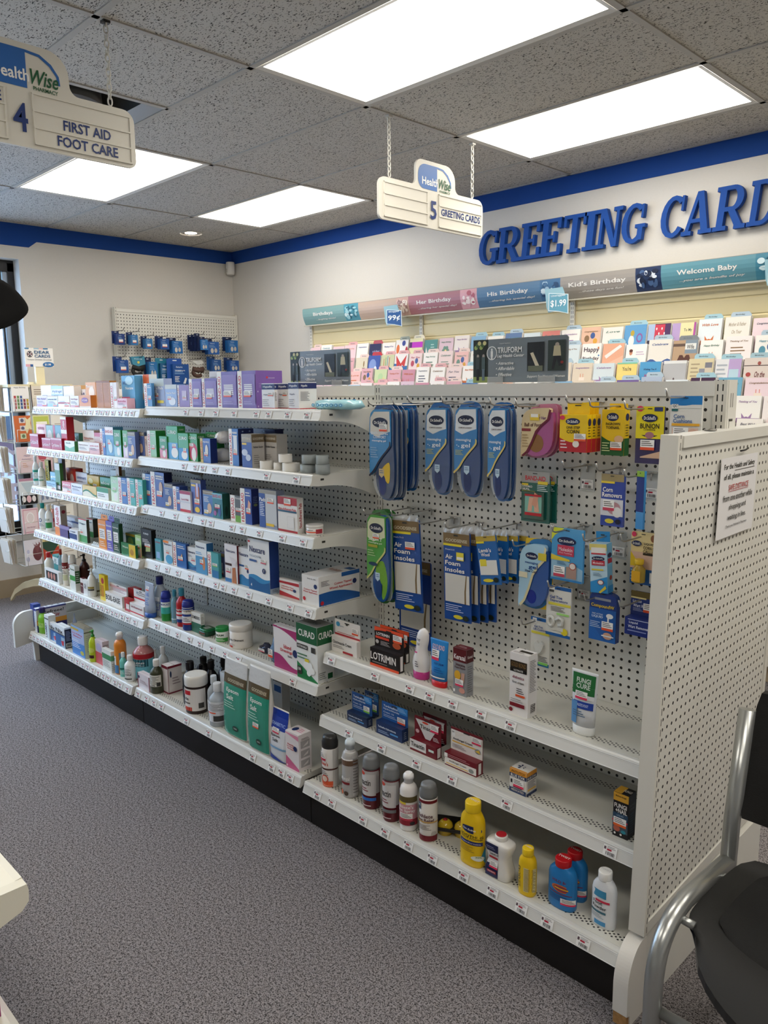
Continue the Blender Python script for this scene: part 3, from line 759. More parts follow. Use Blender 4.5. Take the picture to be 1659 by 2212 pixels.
# ------------------------------------------------------------------ products: builders
# photo windows used while measuring: origin and zoom
FR = {'A': (0, 780, 3.95), 'B': (380, 780, 3.77), 'C': (0, 1080, 3.95), 'D': (380, 1020, 3.77), 'E': (0, 1260, 3.95), 'F': (360, 1280, 3.95), 'G': (660, 1330, 3.607), 'H': (1040, 1380, 4.1475),
      'I': (640, 1550, 3.318), 'J': (960, 1680, 3.456), 'K': (0, 820, 4.423), 'T': (780, 820, 3.607), 'U': (1100, 820, 2.968), 'V': (780, 1080, 3.607), 'W': (1100, 1120, 4.366)}
def pu(f, u): return FR[f][0]+u/FR[f][2]
def pv(f, v): return FR[f][1]+v/FR[f][2]
def spot(key, f, uL, uR, vT, yo, zb=0):
    if key[0] in 'LM':
        k2 = 'L'+key[1]
        if x_at((pu(f, uL)+pu(f, uR))/2, SH[k2][1]+yo, SH[k2][0]) > -.62: k2 = 'M'+key[1]
        key = k2
    z, yf = SH[key][0]+zb, SH[key][1]+yo
    a, b = x_at(pu(f, uL), yf, z), x_at(pu(f, uR), yf, z)
    H = z_at(pv(f, vT), (a+b)/2, yf)-z
    return (a+b)/2, yf, z, b-a, H
RED = '#c3202e'; WH = '#eceae6'; GRN = '#1f7a3c'; NV = '#17265e'; DK = '#2a2a30'
CARD = {}
def carton(key, f, uL, uR, vT, yo, body, art, label, cat='box', uS=None, d=.04, group=None, zb=0, side=None, top=None, name='carton', yaw=0, fm_ext=None, rough=.32):
    x, y, z, W, H = spot(key, f, uL, uR, vT, yo, zb)
    if uS is not None:
        d = min(.3, max(.012, y_at(pu(f, uS), x+W/2, z)-y))
    d = min(d, YBD-.004-y)
    d = max(d, .01)
    mb = MB(); mb.box((-W/2, -d/2, 0), (W/2, d/2, H), mat(body, rough))
    mp = boxmaps(W, d, H)
    paint(mb, mp['F'], art)
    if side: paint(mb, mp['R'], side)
    if top: paint(mb, mp['T'], top)
    # closed carton flap seam on the top
    mb.face([(-W/2+.002, -d*.02, H+.0006), (W/2-.002, -d*.02, H+.0006), (W/2-.002, d*.02, H+.0006), (-W/2+.002, d*.02, H+.0006)], mat('#9a958e', .6)) if not top else None
    o = mb.build(name, None, (x, y+d/2, z)); o.rotation_euler.z = yaw
    tag(o, label, cat, group); return o
def hangbox(key, f, uL, uR, vT, yo, vM, body, art, lower, label, cat='box', uS=None, d=.028, group=None, side=None, pcol=None):
    """carton with a tall back panel: vM is the top of the low box in front"""
    x, y, z, W, H = spot(key, f, uL, uR, vT, yo)
    h = z_at(pv(f, vM), x, y)-z
    if uS is not None: d = min(.1, max(.012, y_at(pu(f, uS), x+W/2, z)-y))
    mb = MB(); mb.box((-W/2, -d/2, 0), (W/2, d/2, h), mat(body, .32)); mb.box((-W/2, d/2-.002, h), (W/2, d/2, H), mat(pcol or body, .32))
    mp = boxmaps(W, d, h); paint(mb, mp['F'], lower)
    if side: paint(mb, mp['R'], side)
    fb = lambda s, t, o: (-W/2+s*W, d/2-.002-o, h+t*(H-h)); paint(mb, fb, art)
    mb.face([(-.012, d/2-.003, H-.009), (.012, d/2-.003, H-.009), (.012, d/2-.003, H-.005), (-.012, d/2-.003, H-.005)], '#2c2b2b')
    o = mb.build('hang_tab_carton', None, (x, y+d/2, z)); tag(o, label, cat, group); return o

def roundmap(prof, z0, z1, phi, span, ky=1.0):
    def rad(z):
        for i in range(len(prof)-1):
            a, b = prof[i], prof[i+1]
            if a[1] <= z <= b[1] and b[1] > a[1]:
                k = (z-a[1])/(b[1]-a[1]); ra = a[2] if len(a) > 2 else a[0]*ky; rb = b[2] if len(b) > 2 else b[0]*ky
                return a[0]+(b[0]-a[0])*k, ra+(rb-ra)*k
        p = prof[-1]; return p[0], (p[2] if len(p) > 2 else p[0]*ky)
    def m(s, t, o):
        z = z0+t*(z1-z0); rx, ry = rad(z); th = phi+(s-.5)*span
        return ((rx+o)*math.cos(th), (ry+o)*math.sin(th), z)
    return m
PHI = -PI/2+.42
def rspot(key, f, uL, uR, vT, yo, ky=1.0, zb=0):
    """true radius and centre of a round thing from its silhouette"""
    x, y, z, W, H = spot(key, f, uL, uR, vT, yo, zb)
    k = key
    if key[0] in 'LM': k = ('L' if x < -.62 else 'M')+key[1]
    uc = (pu(f, uL)+pu(f, uR))/2; hw = (pu(f, uR)-pu(f, uL))/2
    R = W*.35
    for _ in range(6):
        cy = SH[k][1]+yo+R*ky; cx = x_at(uc, cy, z+H*.4)
        d = Vector((cx, cy, z+H*.4))-CAM; dep = d.dot(FWD); q = Vector((d.x, d.y, 0)).normalized()
        R = 1.03*hw/FPX*dep/math.sqrt(q.y**2+(ky*q.x)**2)
    H = z_at(pv(f, vT), cx, cy)-z
    return cx, cy, z, R, H
def round_item(kind, key, f, uL, uR, vT, yo, body, cap, art, label, cat, group=None, ky=1.0, lz=(.06, .6), span=2.9, phi=PHI, label_col=None, rough=.3, fill=None, nm=None, turn=0, capmat=None, bodymat=None):
    x, cy, z, R, H = rspot(key, f, uL, uR, vT, yo, ky)
    ry = R*ky; cy = min(cy, YBD-ry-.003)
    t = empty(nm or kind, (x, cy, z), label, cat, group, turn)
    bm_ = bodymat or mat(body, rough); cm = capmat or mat(cap, .3)
    if kind == 'spray_can':
        pr = [(R*.93, 0), (R*.97, .003), (R, .006), (R, H*.74), (R*.93, H*.765)]
        mb = MB(); mb.lathe(pr, bm_, 28); F_ = roundmap(pr, H*lz[0], H*lz[1], phi, span)
        if label_col: paint(mb, F_, [('r', 0, 0, 1, 1, label_col)], 12)
        paint(mb, F_, art, 12, base=.0008); mb.build('can_body', t)
        mb = MB(); mb.lathe([(R*.97, H*.755), (R*.99, H*.79), (R*.99, H*.87), (R*.9, H*.90), (R*.88, H*.93), (R*.8, H*.975), (R*.5, H*.995), (.001, H)], cm, 28); mb.build('cap', t)
    elif kind == 'neck_can':                  # continuous spray with a small clear/white nozzle
        pr = [(R*.95, 0), (R, .005), (R, H*.70), (R*.86, H*.77), (R*.5, H*.83)]
        mb = MB(); mb.lathe(pr, bm_, 28); F_ = roundmap(pr, H*lz[0], H*lz[1], phi, span)
        if label_col: paint(mb, F_, [('r', 0, 0, 1, 1, label_col)], 12)
        paint(mb, F_, art, 12, base=.0008); mb.build('can_body', t)
        mb = MB(); mb.lathe([(R*.52, H*.825), (R*.52, H*.9), (R*.62, H*.905), (R*.6, H*.96), (R*.4, H)], cm, 20); mb.build('cap', t)
    elif kind in ('bottle', 'pump_bottle'):
        pr = [(R*.94, 0, ry*.94), (R, H*.02, ry), (R, H*.60, ry), (R*.92, H*.66, ry*.92), (R*.62, H*.73, ry*.66), (R*.42, H*.77, min(ry, R*.42)), (R*.40, H*.80, min(ry, R*.40))]
        mb = MB(); mb.lathe(pr, bm_, 26); F_ = roundmap(pr, H*lz[0], H*lz[1], phi, span)
        if label_col: paint(mb, F_, [('r', 0, 0, 1, 1, label_col)], 12)
        paint(mb, F_, art, 12, base=.0008); mb.build('bottle_body', t)
        if fill: mb = MB(); mb.lathe([(R*1.005, H*.45, ry*1.005), (R*1.005, H*.56, ry*1.005)], mat(fill, .3), 26, capb=False, capt=False); mb.build('liquid_band', t)
        mb = MB()
        if kind == 'bottle':
            c = min(ry*.98, R*.46)
            mb.lathe([(c*.96, H*.80), (c, H*.805), (c, H*.985), (c*.93, H)], cm, 22)
            for i in range(16):
                a = 2*PI*i/16; mb.box((c*math.cos(a)-.0004, c*math.sin(a)-.0004, H*.82), (c*math.cos(a)+.0004, c*math.sin(a)+.0004, H*.97), cm)
        else:
            c = R*.42; mb.lathe([(c, H*.79), (c, H*.84), (c*.55, H*.86), (c*.5, H*.93), (c*.75, H*.94), (c*.7, H)], cm, 18); mb.box((-c*.3, -c*1.7, H*.945), (c*.3, 0, H*.975), cm)
        mb.build('cap' if kind == 'bottle' else 'pump_head', t)
    elif kind == 'jar':
        pr = [(R*.94, 0), (R*.97, .003), (R*.97, H*.72), (R*.93, H*.74)]
        mb = MB(); mb.lathe(pr, bm_, 30); F_ = roundmap(pr, H*lz[0], H*lz[1], phi, span)
        if label_col: paint(mb, F_, [('r', 0, 0, 1, 1, label_col)], 12)
        paint(mb, F_, art, 12, base=.0008); mb.build('jar_body', t)
        mb = MB(); mb.lathe([(R*.98, H*.73), (R, H*.74), (R, H*.93), (R*.97, H*.985), (R*.9, H)], cm, 30); mb.build('lid', t)
    elif kind == 'talc_bottle':
        pr = [(R*.93, 0, ry*.93), (R*.99, H*.025, ry), (R, H*.1, ry), (R, H*.66, ry), (R*.93, H*.74, ry*.95), (R*.76, H*.80, ry*.9), (R*.56, H*.835, min(ry*.88, R*.56)), (R*.54, H*.86, min(ry*.86, R*.54))]
        mb = MB(); mb.lathe(pr, bm_, 36, pw=2.5); F_ = roundmap(pr, H*lz[0], H*lz[1], phi, span)
        if label_col: paint(mb, F_, [('r', 0, 0, 1, 1, label_col)], 12)
        paint(mb, F_, art, 12, base=.001); mb.build('bottle_body', t)
        c = min(ry*.96, R*.62); mb = MB(); mb.lathe([(c, H*.85), (c*1.02, H*.86), (c*1.02, H*.985), (c*.94, H)], cm, 26)
        fm = lambda s, t_, o: (-c+2*c*s, -c+2*c*t_, H+o); paint(mb, fm, [('t', 'TWIST', .5, .58, .8, .2, '#e8d8d0' if cap != '#e7e5e0' else '#cfcdc8')]); mb.build('cap', t)
    elif kind == 'tube':                      # stands on its cap, flat crimped top
        ch = H*.14
        pr = [(R*.80, ch, ry), (R*.86, H*.4, ry*.82), (R*.95, H*.8, ry*.34), (R, H*.965, .0016), (R, H, .0014)]
        mb = MB(); mb.lathe(pr, bm_, 30); F_ = roundmap(pr, H*lz[0], H*lz[1], phi, span)
        FF = lambda s, u_, o: (lambda q: (R*.86*(2*s-1)*(.9+.1*u_), q(ch+u_*(H-ch), abs(2*s-1))-o, ch+u_*(H-ch)))(lambda z_, a_: -roundy(pr, z_, a_*.86))
        paint(mb, FF, art, 10, base=.0012); mb.build('tube_body', t)
        mb = MB(); mb.lathe([(R*.76, 0, ry*.98), (R*.80, .003, ry*1.02), (R*.82, ch, ry*1.04)], cm, 28); mb.build('cap', t)
    return t
def roundy(pr, z, a):
    for i in range(len(pr)-1):
        p, q = pr[i], pr[i+1]
        if p[1] <= z <= q[1]+1e-9:
            k = (z-p[1])/max(1e-9, q[1]-p[1]); return (p[2]+(q[2]-p[2])*k)*math.sqrt(max(0, 1-min(.999, a)**2))
    return pr[-1][2]

# artwork recipes
def ba(body, word='', c='#e9e7e4', f=.27, s='#e2552f', extra=()):
    return [('r', 0, 0, f, 1, WH), ('v', 'BAND-AID', f*.5, .5, f*.62, .74, RED), ('r', f*.25, .05, f*.75, .08, RED), ('l', f+.08, .78, .92, .93, 2, c)] + ([('t', word, .5+f/2, .7, .6-f/2, .08, c)] if word else []) + list(extra) + stk(f+.12, .3, .38, .16, s)
def cu(c2='#cfe6ee', s='#c8415a', t='CURAD'):
    return [('w', 0, 1, 0, lambda k: .46-.1*math.sin(k*PI), c2), ('e', .6, .2, .22, .16, WH), ('t', t, .5, .82, .72, .13, '#eef4ee')]+stk(.3, .42, .4, .16, s)
def nx(s='#7fc05a', nm='Nexcare'):
    return [('r', 0, 0, 1, 1, '#e6e8ea'), ('w', 0, 1, 0, lambda k: .30+.06*math.sin(k*2*PI), '#2f86b8'), ('w', 0, 1, 0, lambda k: .18+.05*math.sin(k*2*PI+1), '#175a93'), ('t', nm, .5, .80, .8, .11, NV), ('e', .1, .93, .05, .03, RED), ('l', .15, .58, .6, .68, 2, '#5a6a80')]+stk(.5, .42, .36, .15, s)
def gs(c='#33508f', t='', s='#e8c23a'):
    return [('r', 0, 0, 1, 1, '#b8b4ae'), ('w', 0, 1, 0, lambda k: .84, c), ('r', 0, .86, 1, 1, '#7d705c'), ('t', 'GOODSENSE', .5, .93, .85, .06, '#d9d2c4'), ('l', .1, .55, .6, .78, 4, '#e5e3de'), ('e', .62, .32, .2, .2, '#d8b79a')]+([('t', t, .5, .72, .8, .1, WH)] if t else [])+stk(.1, .1, .4, .14, s)
def pl(t, tc, band=None, b0=.0, b1=.25, s='#e2552f', lines='#77727a', ty=.72, th=.16, tw=.82):
    e = []
    if band: e.append(('r', 0, b0, 1, b1, band))
    if t: e.append(('t', t, .5, ty, tw, th, tc))
    e.append(('l', .1, .32, .8, .56, 3, lines))
    return e+(stk(.55, .08, .38, .26, s) if s else [])
SL = [('l', .12, .15, .88, .8, 8, '#8b8790')]
# ------------------------------------------------------------------ top shelf, far left bay (front row, then rows behind)
C_ = carton
C_('L1','A',318,405,296,.015,'#d9cfe0',pl('Pain Relief','#6b4f8f','#b79fcf'),'lilac striped small box, first in the front row of the top left shelf')
C_('L1','A',408,495,300,.015,'#e3ebf1',pl('ammonia inhal','#23304f','#9cc3da',0,.3),'white and pale blue small box, second in the front row of the top left shelf')
C_('L1','A',500,596,298,.015,'#eceae8',pl('','#c22',RED,.3,.42),'white small box with one red stripe, third in the front row, top left shelf',uS=602)
C_('L1','A',604,676,298,.015,'#ebe8ea',pl('bandage','#8f4a5a','#cfa9b8',0,.2),'white small box with a mauve foot, fourth in the front row, top left shelf')
C_('L1','A',680,777,292,.015,'#d98f4e',[('r',0,0,1,.12,'#e9e2da'),('e',.5,.6,.3,.22,'#8a5a9a'),('t','SCAR',.5,.6,.5,.14,'#f0dcc8')],'orange box with a purple swirl, fifth in the front row of the top left shelf',uS=826)
C_('L1','A',360,447,208,.10,'#e6ecf6',pl('','#88a',None)+[('e',.8,.2,.06,.05,RED)],'tall white box with a red dot, second row of the top left shelf')
C_('L1','A',449,546,212,.10,'#a9c9e2',pl('Hydrogel','#2b5a94','#dfe9f2',.6,.85),'pale blue box, second row of the top left shelf beside the white box')
C_('L1','A',551,640,215,.10,'#e9e4df',pl('','#777',RED,.12,.22),'white box with a red stripe in the second row of the top left shelf')
C_('L1','A',610,700,208,.19,'#e2b27c',pl('Arnica','#a5371f','#f2ead9',0,.5),'orange topped box peeping out behind the red striped box, top left shelf')
C_('L1','A',642,737,240,.142,'#e8e6ee',pl('gel','#4b4b80','#c1b2d6',0,.3),'white box with a lilac foot in the second row of the top left shelf')
C_('L1','A',741,826,181,.12,'#d69a5c',[('r',0,0,1,.45,'#9a82b8'),('e',.6,.6,.28,.22,'#ece0d2'),('t','Mederma',.45,.84,.7,.12,'#f5ecdf')],'orange and lilac upright box behind the orange swirl box, top left shelf')
for i,(a,b,l) in enumerate(((832,888,'amber brown plain box standing left of its twin, top left shelf'),(890,948,'amber brown plain box standing right of its twin, top left shelf'))):
    C_('L1','A',a,b,168,.03,'#b87524',[('l',.1,.2,.9,.9,14,'#a5661c'),('r',0,.93,1,1,'#8f5714')],l,group='amber boxes on the top left shelf',uS=(None,1005)[i] if i else None,d=.06)
C_('L1','A',952,1004,182,.02,'#efe6e2',ba('#e9d3cf',f=.45),'white bandage box with red upright lettering between the amber boxes, top left shelf',uS=1010)
C_('L1','A',1006,1086,318,.012,'#e7b7c6',pl('kids','#c22a55','#f2e6ea',0,.4),'low pink box in front of the blue ice pack, top left shelf')
C_('L1','A',1050,1160,124,.06,'#5aa3cf',[('r',0,.1,.6,.35,'#e35b8a'),('t','ICE',.35,.78,.5,.1,'#243a7a'),('e',.6,.85,.3,.13,'#b8dff0'),('t','Nexcare',.6,.62,.6,.09,'#eef6fa')],'tall blue ice pack box with a pink stripe, top left shelf')
C_('L1','A',1163,1285,115,.10,'#dfe6ea',[('r',.6,.62,1,1,'#e2672b'),('t','Nexcare',.3,.85,.5,.12,NV),('r',0,0,1,.3,'#3f95c4'),('e',.35,.35,.3,.15,'#d8a58a')]+stk(.1,.5),'tall white and orange box rising behind the sterile pads, top left shelf')
C_('L1','A',1238,1300,190,.02,'#4c86b8',ba('#4c86b8',f=.42),'slim blue bandage box with red upright lettering, left of the sterile pads',d=.014)
C_('M1','A',1288,1408,150,.045,'#9aa8cc',[('r',0,.72,1,1,'#b9c2bf'),('t','Sterile Pads',.5,.66,.85,.1,'#f0f1f4'),('r',.1,.3,.5,.6,'#e3e7ef'),('r',.5,.12,.95,.22,'#e8d23c')]+stk(.3,.36,.3,.12),'large periwinkle sterile pads packet with a silver top, top shelf')
C_('M1','A',1416,1514,200,.02,'#8fa6cf',[('r',0,.8,1,1,'#c9cdca'),('t','Sterile Pads',.5,.62,.8,.09,'#f0f1f4'),('e',.6,.25,.3,.18,'#dfe4ee')]+stk(.2,.32),'smaller blue sterile pads packet with a grey top, top shelf')
PU='#6a4b9c'; PUA=lambda f,w: ba(PU,f=f,extra=[('r',f+.03,.08,.97,.9,'#8a74b6')]+[('r',f+.14,.36+i*.05,.82,.395+i*.05,'#e6e3ea') for i in range(6)]+[('l',f+.1,.1,.8,.2,2,'#b7a8d6')])
C_('M1','B',20,112,196,.02,'#8a6aa6',PUA(.14,'')[:3]+[('r',.4,.3,.8,.75,'#c7b7d3')]+stk(.45,.4,.3,.1),'smallest purple cushion pad box, leftmost of the purple boxes')
C_('M1','B',116,219,144,.02,PU,PUA(.24,''),'medium purple cushion pad box, second from the left of the purple boxes')
C_('M1','B',221,342,140,.02,PU,PUA(.18,''),'medium purple box with a darker face, third from the left of the purple boxes')
C_('M1','B',283,345,84,.11,'#cfc8bc',[('l',.1,.4,.9,.9,4,'#9c968c')],'small cream box peeping over the medium purple boxes')
C_('M1','B',345,506,86,.02,PU,PUA(.22,''),'tall purple cushion pad box, fourth of the purple boxes')
C_('M1','B',511,658,79,.02,'#7b5ba8',PUA(.24,''),'largest purple cushion pad box showing its long right side, rightmost of the purple boxes',uS=872,side=[('e',.42,.82,.04,.03,'#c93a48'),('t','JOHNSON-JOHNSON',.58,.8,.25,.03,'#d9cfe6'),('l',.1,.55,.9,.68,3,'#9d86c2'),('t','6',.06,.45,.04,.05,'#d9cfe6'),('t','0',.06,.05,.04,.05,'#d9cfe6')])
for a,b,uS,vt,yo,l in ((704,806,832,182,.02,'left'),(833,917,None,180,.05,'middle'),(920,1004,1148,172,.015,'right')):
    C_('M1','B',a,b,vt,yo,'#e4e2e2',[('r',0,.76,1,.97,'#1b2a63'),('r',0,0,1,.03,RED),('t','Hypafix',.5,.86,.75,.1,'#e9e9ee'),('t','Hypafix' ,.4,.55,.5,.07,'#55506a'),('l',.08,.1,.6,.4,4,'#aaa5a8')]+(stk(.5,.5,.4,.14) if l!='right' else []),'white and navy tape box with a red base line, %s one of three'%l,uS=uS,side=[('r',0,.76,1,.97,'#1b2a63'),('r',0,0,1,.03,RED),('t','Hypafix',.3,.86,.35,.1,'#e9e9ee'),('l',.08,.3,.6,.66,7,'#77727a')],group='navy banded tape boxes on the top shelf')
# wipes packet lying down
x,y,z,W,H=spot('M1','B',1056,1395,316,.03)
mb=MB(); mb.grid([[(W/2*sx*(1-.05*abs(math.sin(k*.8))),.055*sy*(1-.08*abs(math.cos(k))),zz+(.004*math.sin(k*2.1) if 0<zz<H*.9 else 0)) for k in range(24) for sx,sy in [(math.copysign(abs(math.cos(2*PI*k/24))**.5,math.cos(2*PI*k/24))*q,math.copysign(abs(math.sin(2*PI*k/24))**.6,math.sin(2*PI*k/24))*q)]] for q,zz in ((.82,0),(1,H*.35),(.9,H*.8),(.6,H),(.1,H))],mat('#a9dbe4',.2,coat=.5,bump=.5,bscale=40),capb=True)
for i in range(7):
    cx=-W*.34+i*W*.11; mb.lathe([(.006,H*.93),(.0062,H*1.0+.001),(.002,H*1.0+.0015)],mat('#3a86b4',.4),12,cx=cx,cy=(-.02 if i%2 else .008))
    paint(mb,lambda s,t,o:(cx-.01+.02*s,-.054-o,.2*H+t*H*.5),[('e',.5,.5,.4,.35,'#3a86b4'),('e',.5,.5,.2,.18,'#a9dbe4')])
tag(mb.build('wipes_packet',None,(x,y+.06,z)),'crinkly pale blue wipes packet lying flat at the right end of the top shelf','packet')

# ------------------------------------------------------------------ second shelf
MAG='#a8213f'
for i,(a,b,uS,l) in enumerate(((262,332,395,'leftmost'),(362,438,None,'middle'),(440,530,556,'rightmost'))):
    C_('L2','A',a,b,622 if i==0 else 658,.015,MAG,[('r',0,.85,1,1,'#d9bcc2'),('t','Cortizone-10',.5,.4,.9,.3,'#f0dfe3')],'magenta anti-itch cream box with white lettering, %s of three low ones'%l,uS=uS,group='magenta cream boxes on the second left shelf',d=.03)
C_('L2','A',322,402,540,.09,'#e3b3ac',[('e',.5,.5,.3,.3,'#f1dad2'),('t','eczema',.5,.82,.7,.12,'#a03a50')],'pink box with a pale flower, behind the magenta boxes',d=.03)
C_('L2','A',405,462,548,.09,'#9cc3ba',[('e',.5,.45,.35,.35,'#e6efe8')],'pale green leaflet box behind the magenta boxes',d=.03)
C_('L2','A',464,532,548,.09,'#7db7c8',[('r',0,0,.25,1,'#d2788f'),('e',.65,.4,.25,.25,'#dfeef0')],'teal and pink box behind the magenta boxes',d=.03)
C_('L2','A',533,581,478,.03,'#b81f2c',[('r',0,.5,1,.62,'#e9e4e0'),('r',0,.93,1,1,'#e6e2de'),('v','Cortizone',.5,.76,.4,.25,'#f2e9e6')],'tall slim red and white tube box on the second left shelf')
C_('L2','A',596,680,614,.10,'#5d9c86',[('e',.5,.4,.3,.3,'#dfe9e2'),('t','aloe',.5,.8,.6,.15,'#e9f2ea')],'low green box behind the white and green boxes, second left shelf',d=.03)
C_('L2','A',556,640,682,.012,'#e2e6e0',[('w',0,1,0,lambda k:.3+.5*abs(k-.5),'#6fb091'),('t','itch',.4,.8,.5,.15,'#2c6a4a')],'low white box with a green chevron at the front of the second left shelf',uS=668,side=[('r',0,0,1,1,'#2b7a3c')])
C_('L2','A',672,764,690,.012,'#eae6dc',pl('Hydrocortisone','#7a4a3a','#cfa18a',.0,.2,s=None),'low cream box with a tan foot, second left shelf')
C_('L2','A',766,852,696,.012,'#dba7a3',pl('anti-itch','#c22b3a','#efe7e3',.5,1,s=None),'low pinkish red box beside the first tall bandage box, second left shelf')
C_('L2','A',716,812,590,.09,'#efe4d8',pl('Hydrocortisone','#a8431f','#e3a36d',.0,.25,s=None,ty=.6),'white and orange hydrocortisone box in the back row, second left shelf')
C_('L2','A',814,866,612,.09,'#d8718a',pl('','#fff','#e9d6d6',.5,.8),'small pink box in the back row beside the orange one, second left shelf')
def B2(k,a,b,vt,body,art,lab,uS=None,yo=.02,f='A',d=.05,side=None): return C_(k,f,a,b,vt,yo,body,art,lab,uS=uS,d=d,side=side)
B2('L2',866,905,578,'#3f6fb8',ba('#3f6fb8',f=.5),'slim blue bandage box with red upright lettering, second left shelf')
B2('L2',908,978,562,'#4f8fb8',[('r',0,.72,1,1,'#f1e9e9'),('t','BAND-AID',.5,.84,.9,.1,RED),('e',.6,.3,.25,.2,'#cfe0e0')]+stk(.3,.4),'blue box with a white top and red lettering, second left shelf')
CG='#2c8a3f'
B2('L2',980,1040,588,CG,cu('#9cc7d6'),'slim green bandage box left of the wraps, second left shelf',uS=1056)
B2('L2',1057,1098,592,'#5aa05a',cu('#d7c7e0','#c8415a'),'narrow green box with a pale curve left of the foil topped wraps')
B2('L2',1100,1164,604,'#56669c',gs('#56669c'),'blue elastic wrap box with a dark foil top, left of two',d=.02)
B2('L2',1166,1240,606,'#56669c',gs('#4f5f98'),'blue elastic wrap box with a dark foil top, right of two',uS=1250)
B2('L2',1242,1266,640,'#c9a68a',[('v','HELP',.5,.7,.5,.3,'#5a3a2a')],'very slim tan box beside the blue wrap boxes')
B2('M2',1268,1338,594,'#8fbf8f',ba('#8fbf8f',f=.34),'green bandage box with red upright lettering, second shelf',uS=1420,side=[('r',0,0,1,1,CG)])
B2('M2',1368,1430,642,CG,cu('#d8889a'),'small green bandage box with a pink curve, second shelf',yo=.015)
B2('M2',1430,1524,556,'#3a9a55',[('r',0,0,1,.5,'#5aa6d8'),('e',.7,.2,.3,.16,WH),('t','CURAD',.5,.82,.8,.11,'#eef4ee')]+stk(.5,.35,.35,.12,'#c8415a'),'tallest green and blue bandage box on the second shelf',uS=1592,side=[('t','CURAD',.5,.9,.6,.05,'#e6f0e6')])
B2('M2',1528,1612,616,'#3a9a55',[('r',0,0,1,.45,'#3f92cf'),('e',.6,.2,.3,.16,WH),('t','CURAD',.5,.82,.8,.12,'#eef4ee')]+stk(.5,.3),'green and blue bandage box right of the tallest one, second shelf',yo=.015)
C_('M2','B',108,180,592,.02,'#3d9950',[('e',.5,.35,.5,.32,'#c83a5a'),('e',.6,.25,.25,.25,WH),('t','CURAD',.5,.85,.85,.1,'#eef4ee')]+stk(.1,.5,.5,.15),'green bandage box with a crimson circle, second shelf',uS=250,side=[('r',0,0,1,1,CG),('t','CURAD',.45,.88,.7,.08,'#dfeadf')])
C_('M2','B',252,345,580,.08,CG,[('t','CURAD',.5,.88,.75,.09,'#dfeadf')],'plain dark green bandage box standing behind the small blue one, second shelf',uS=400)
C_('M2','B',205,285,630,.012,'#2b57a5',[('r',0,0,.26,1,'#c9b35a'),('v','BAND-AID',.13,.5,.17,.74,RED),('e',.65,.5,.15,.25,'#e3ddd4'),('t','FLEXIBLE',.63,.86,.6,.07,'#e6e9f2')]+stk(.4,.3,.35,.14),'small blue flexible bandage box with a gold edge, second shelf',uS=340,side=[('r',0,0,1,1,'#1d2f6e')])
# two bags of white cotton
for a,b,vt,zb,l in ((290,450,705,0,'lower'),(320,455,585,.075,'upper')):
    x,y,z,R,H=rspot('M2','B',a,b,vt,.058,1,zb); y-=.045; H=max(.05,min(.085,H))
    mb=MB(); rr=random.Random(a)
    mb.grid([[((R*q)*math.cos(2*PI*k/22)*(1+.06*rr.uniform(-1,1)),.04*q*math.sin(2*PI*k/22)*(1+.08*rr.uniform(-1,1)),zz*H) for k in range(22)] for q,zz in ((.6,0),(.95,.15),(1.05,.45),(.95,.75),(.6,.94),(.1,1))],mat('#e9e7e4',.25,bump=.8,bscale=50,coat=.4),capb=True,capt=True)
    mb.face([(-R,-.02,H*.1),(-R*1.35,-.03,H*.35),(-R*1.3,-.03,H*.42),(-R*.9,-.02,H*.4)],mat('#e6e4e0',.2))
    tag(mb.build('cotton_bag',None,(x+.008,y+.045,z)),'lumpy clear bag of white cotton, the %s of two stacked on the second shelf'%l,'bag','cotton bags on the second shelf')
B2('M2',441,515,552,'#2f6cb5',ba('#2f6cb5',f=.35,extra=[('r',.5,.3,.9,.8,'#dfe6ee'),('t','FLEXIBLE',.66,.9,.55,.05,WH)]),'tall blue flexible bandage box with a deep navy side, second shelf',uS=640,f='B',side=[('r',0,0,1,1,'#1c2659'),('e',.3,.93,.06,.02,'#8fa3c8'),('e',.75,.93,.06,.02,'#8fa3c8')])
C_('M2','B',640,815,552,.136,'#1c2456',[('e',.5,.93,.05,.02,'#8fa3c8')],'navy bandage box rising behind the two rolled gauze boxes, second shelf')
GB=[('r',0,0,1,1,'#c5c1bc'),('r',0,.76,1,1,'#7b6c55'),('t','GOODSENSE',.5,.87,.85,.07,'#d9d2c4'),('t','Rolled Gauze',.5,.62,.75,.06,'#24242c'),('l',.12,.1,.6,.4,5,'#8d8a88')]
C_('M2','B',543,624,596,.012,'#c5c1bc',[('r',0,0,1,.76,'#3d5aa3'),('r',0,.76,1,1,'#9b9486'),('r',.05,.68,.5,.74,'#e8c23a'),('e',.3,.45,.3,.1,'#c9d2e6'),('e',.65,.3,.25,.1,'#c9d2e6'),('t','GOODSENSE',.5,.87,.85,.07,'#e6e0d2')],'rolled gauze box with a blue front and taupe top, left of two',uS=725,side=GB,group='rolled gauze boxes on the second shelf')
C_('M2','B',728,826,596,.08,'#c5c1bc',GB,'plain grey rolled gauze box with a taupe top, right of two',d=.05,group='rolled gauze boxes on the second shelf')
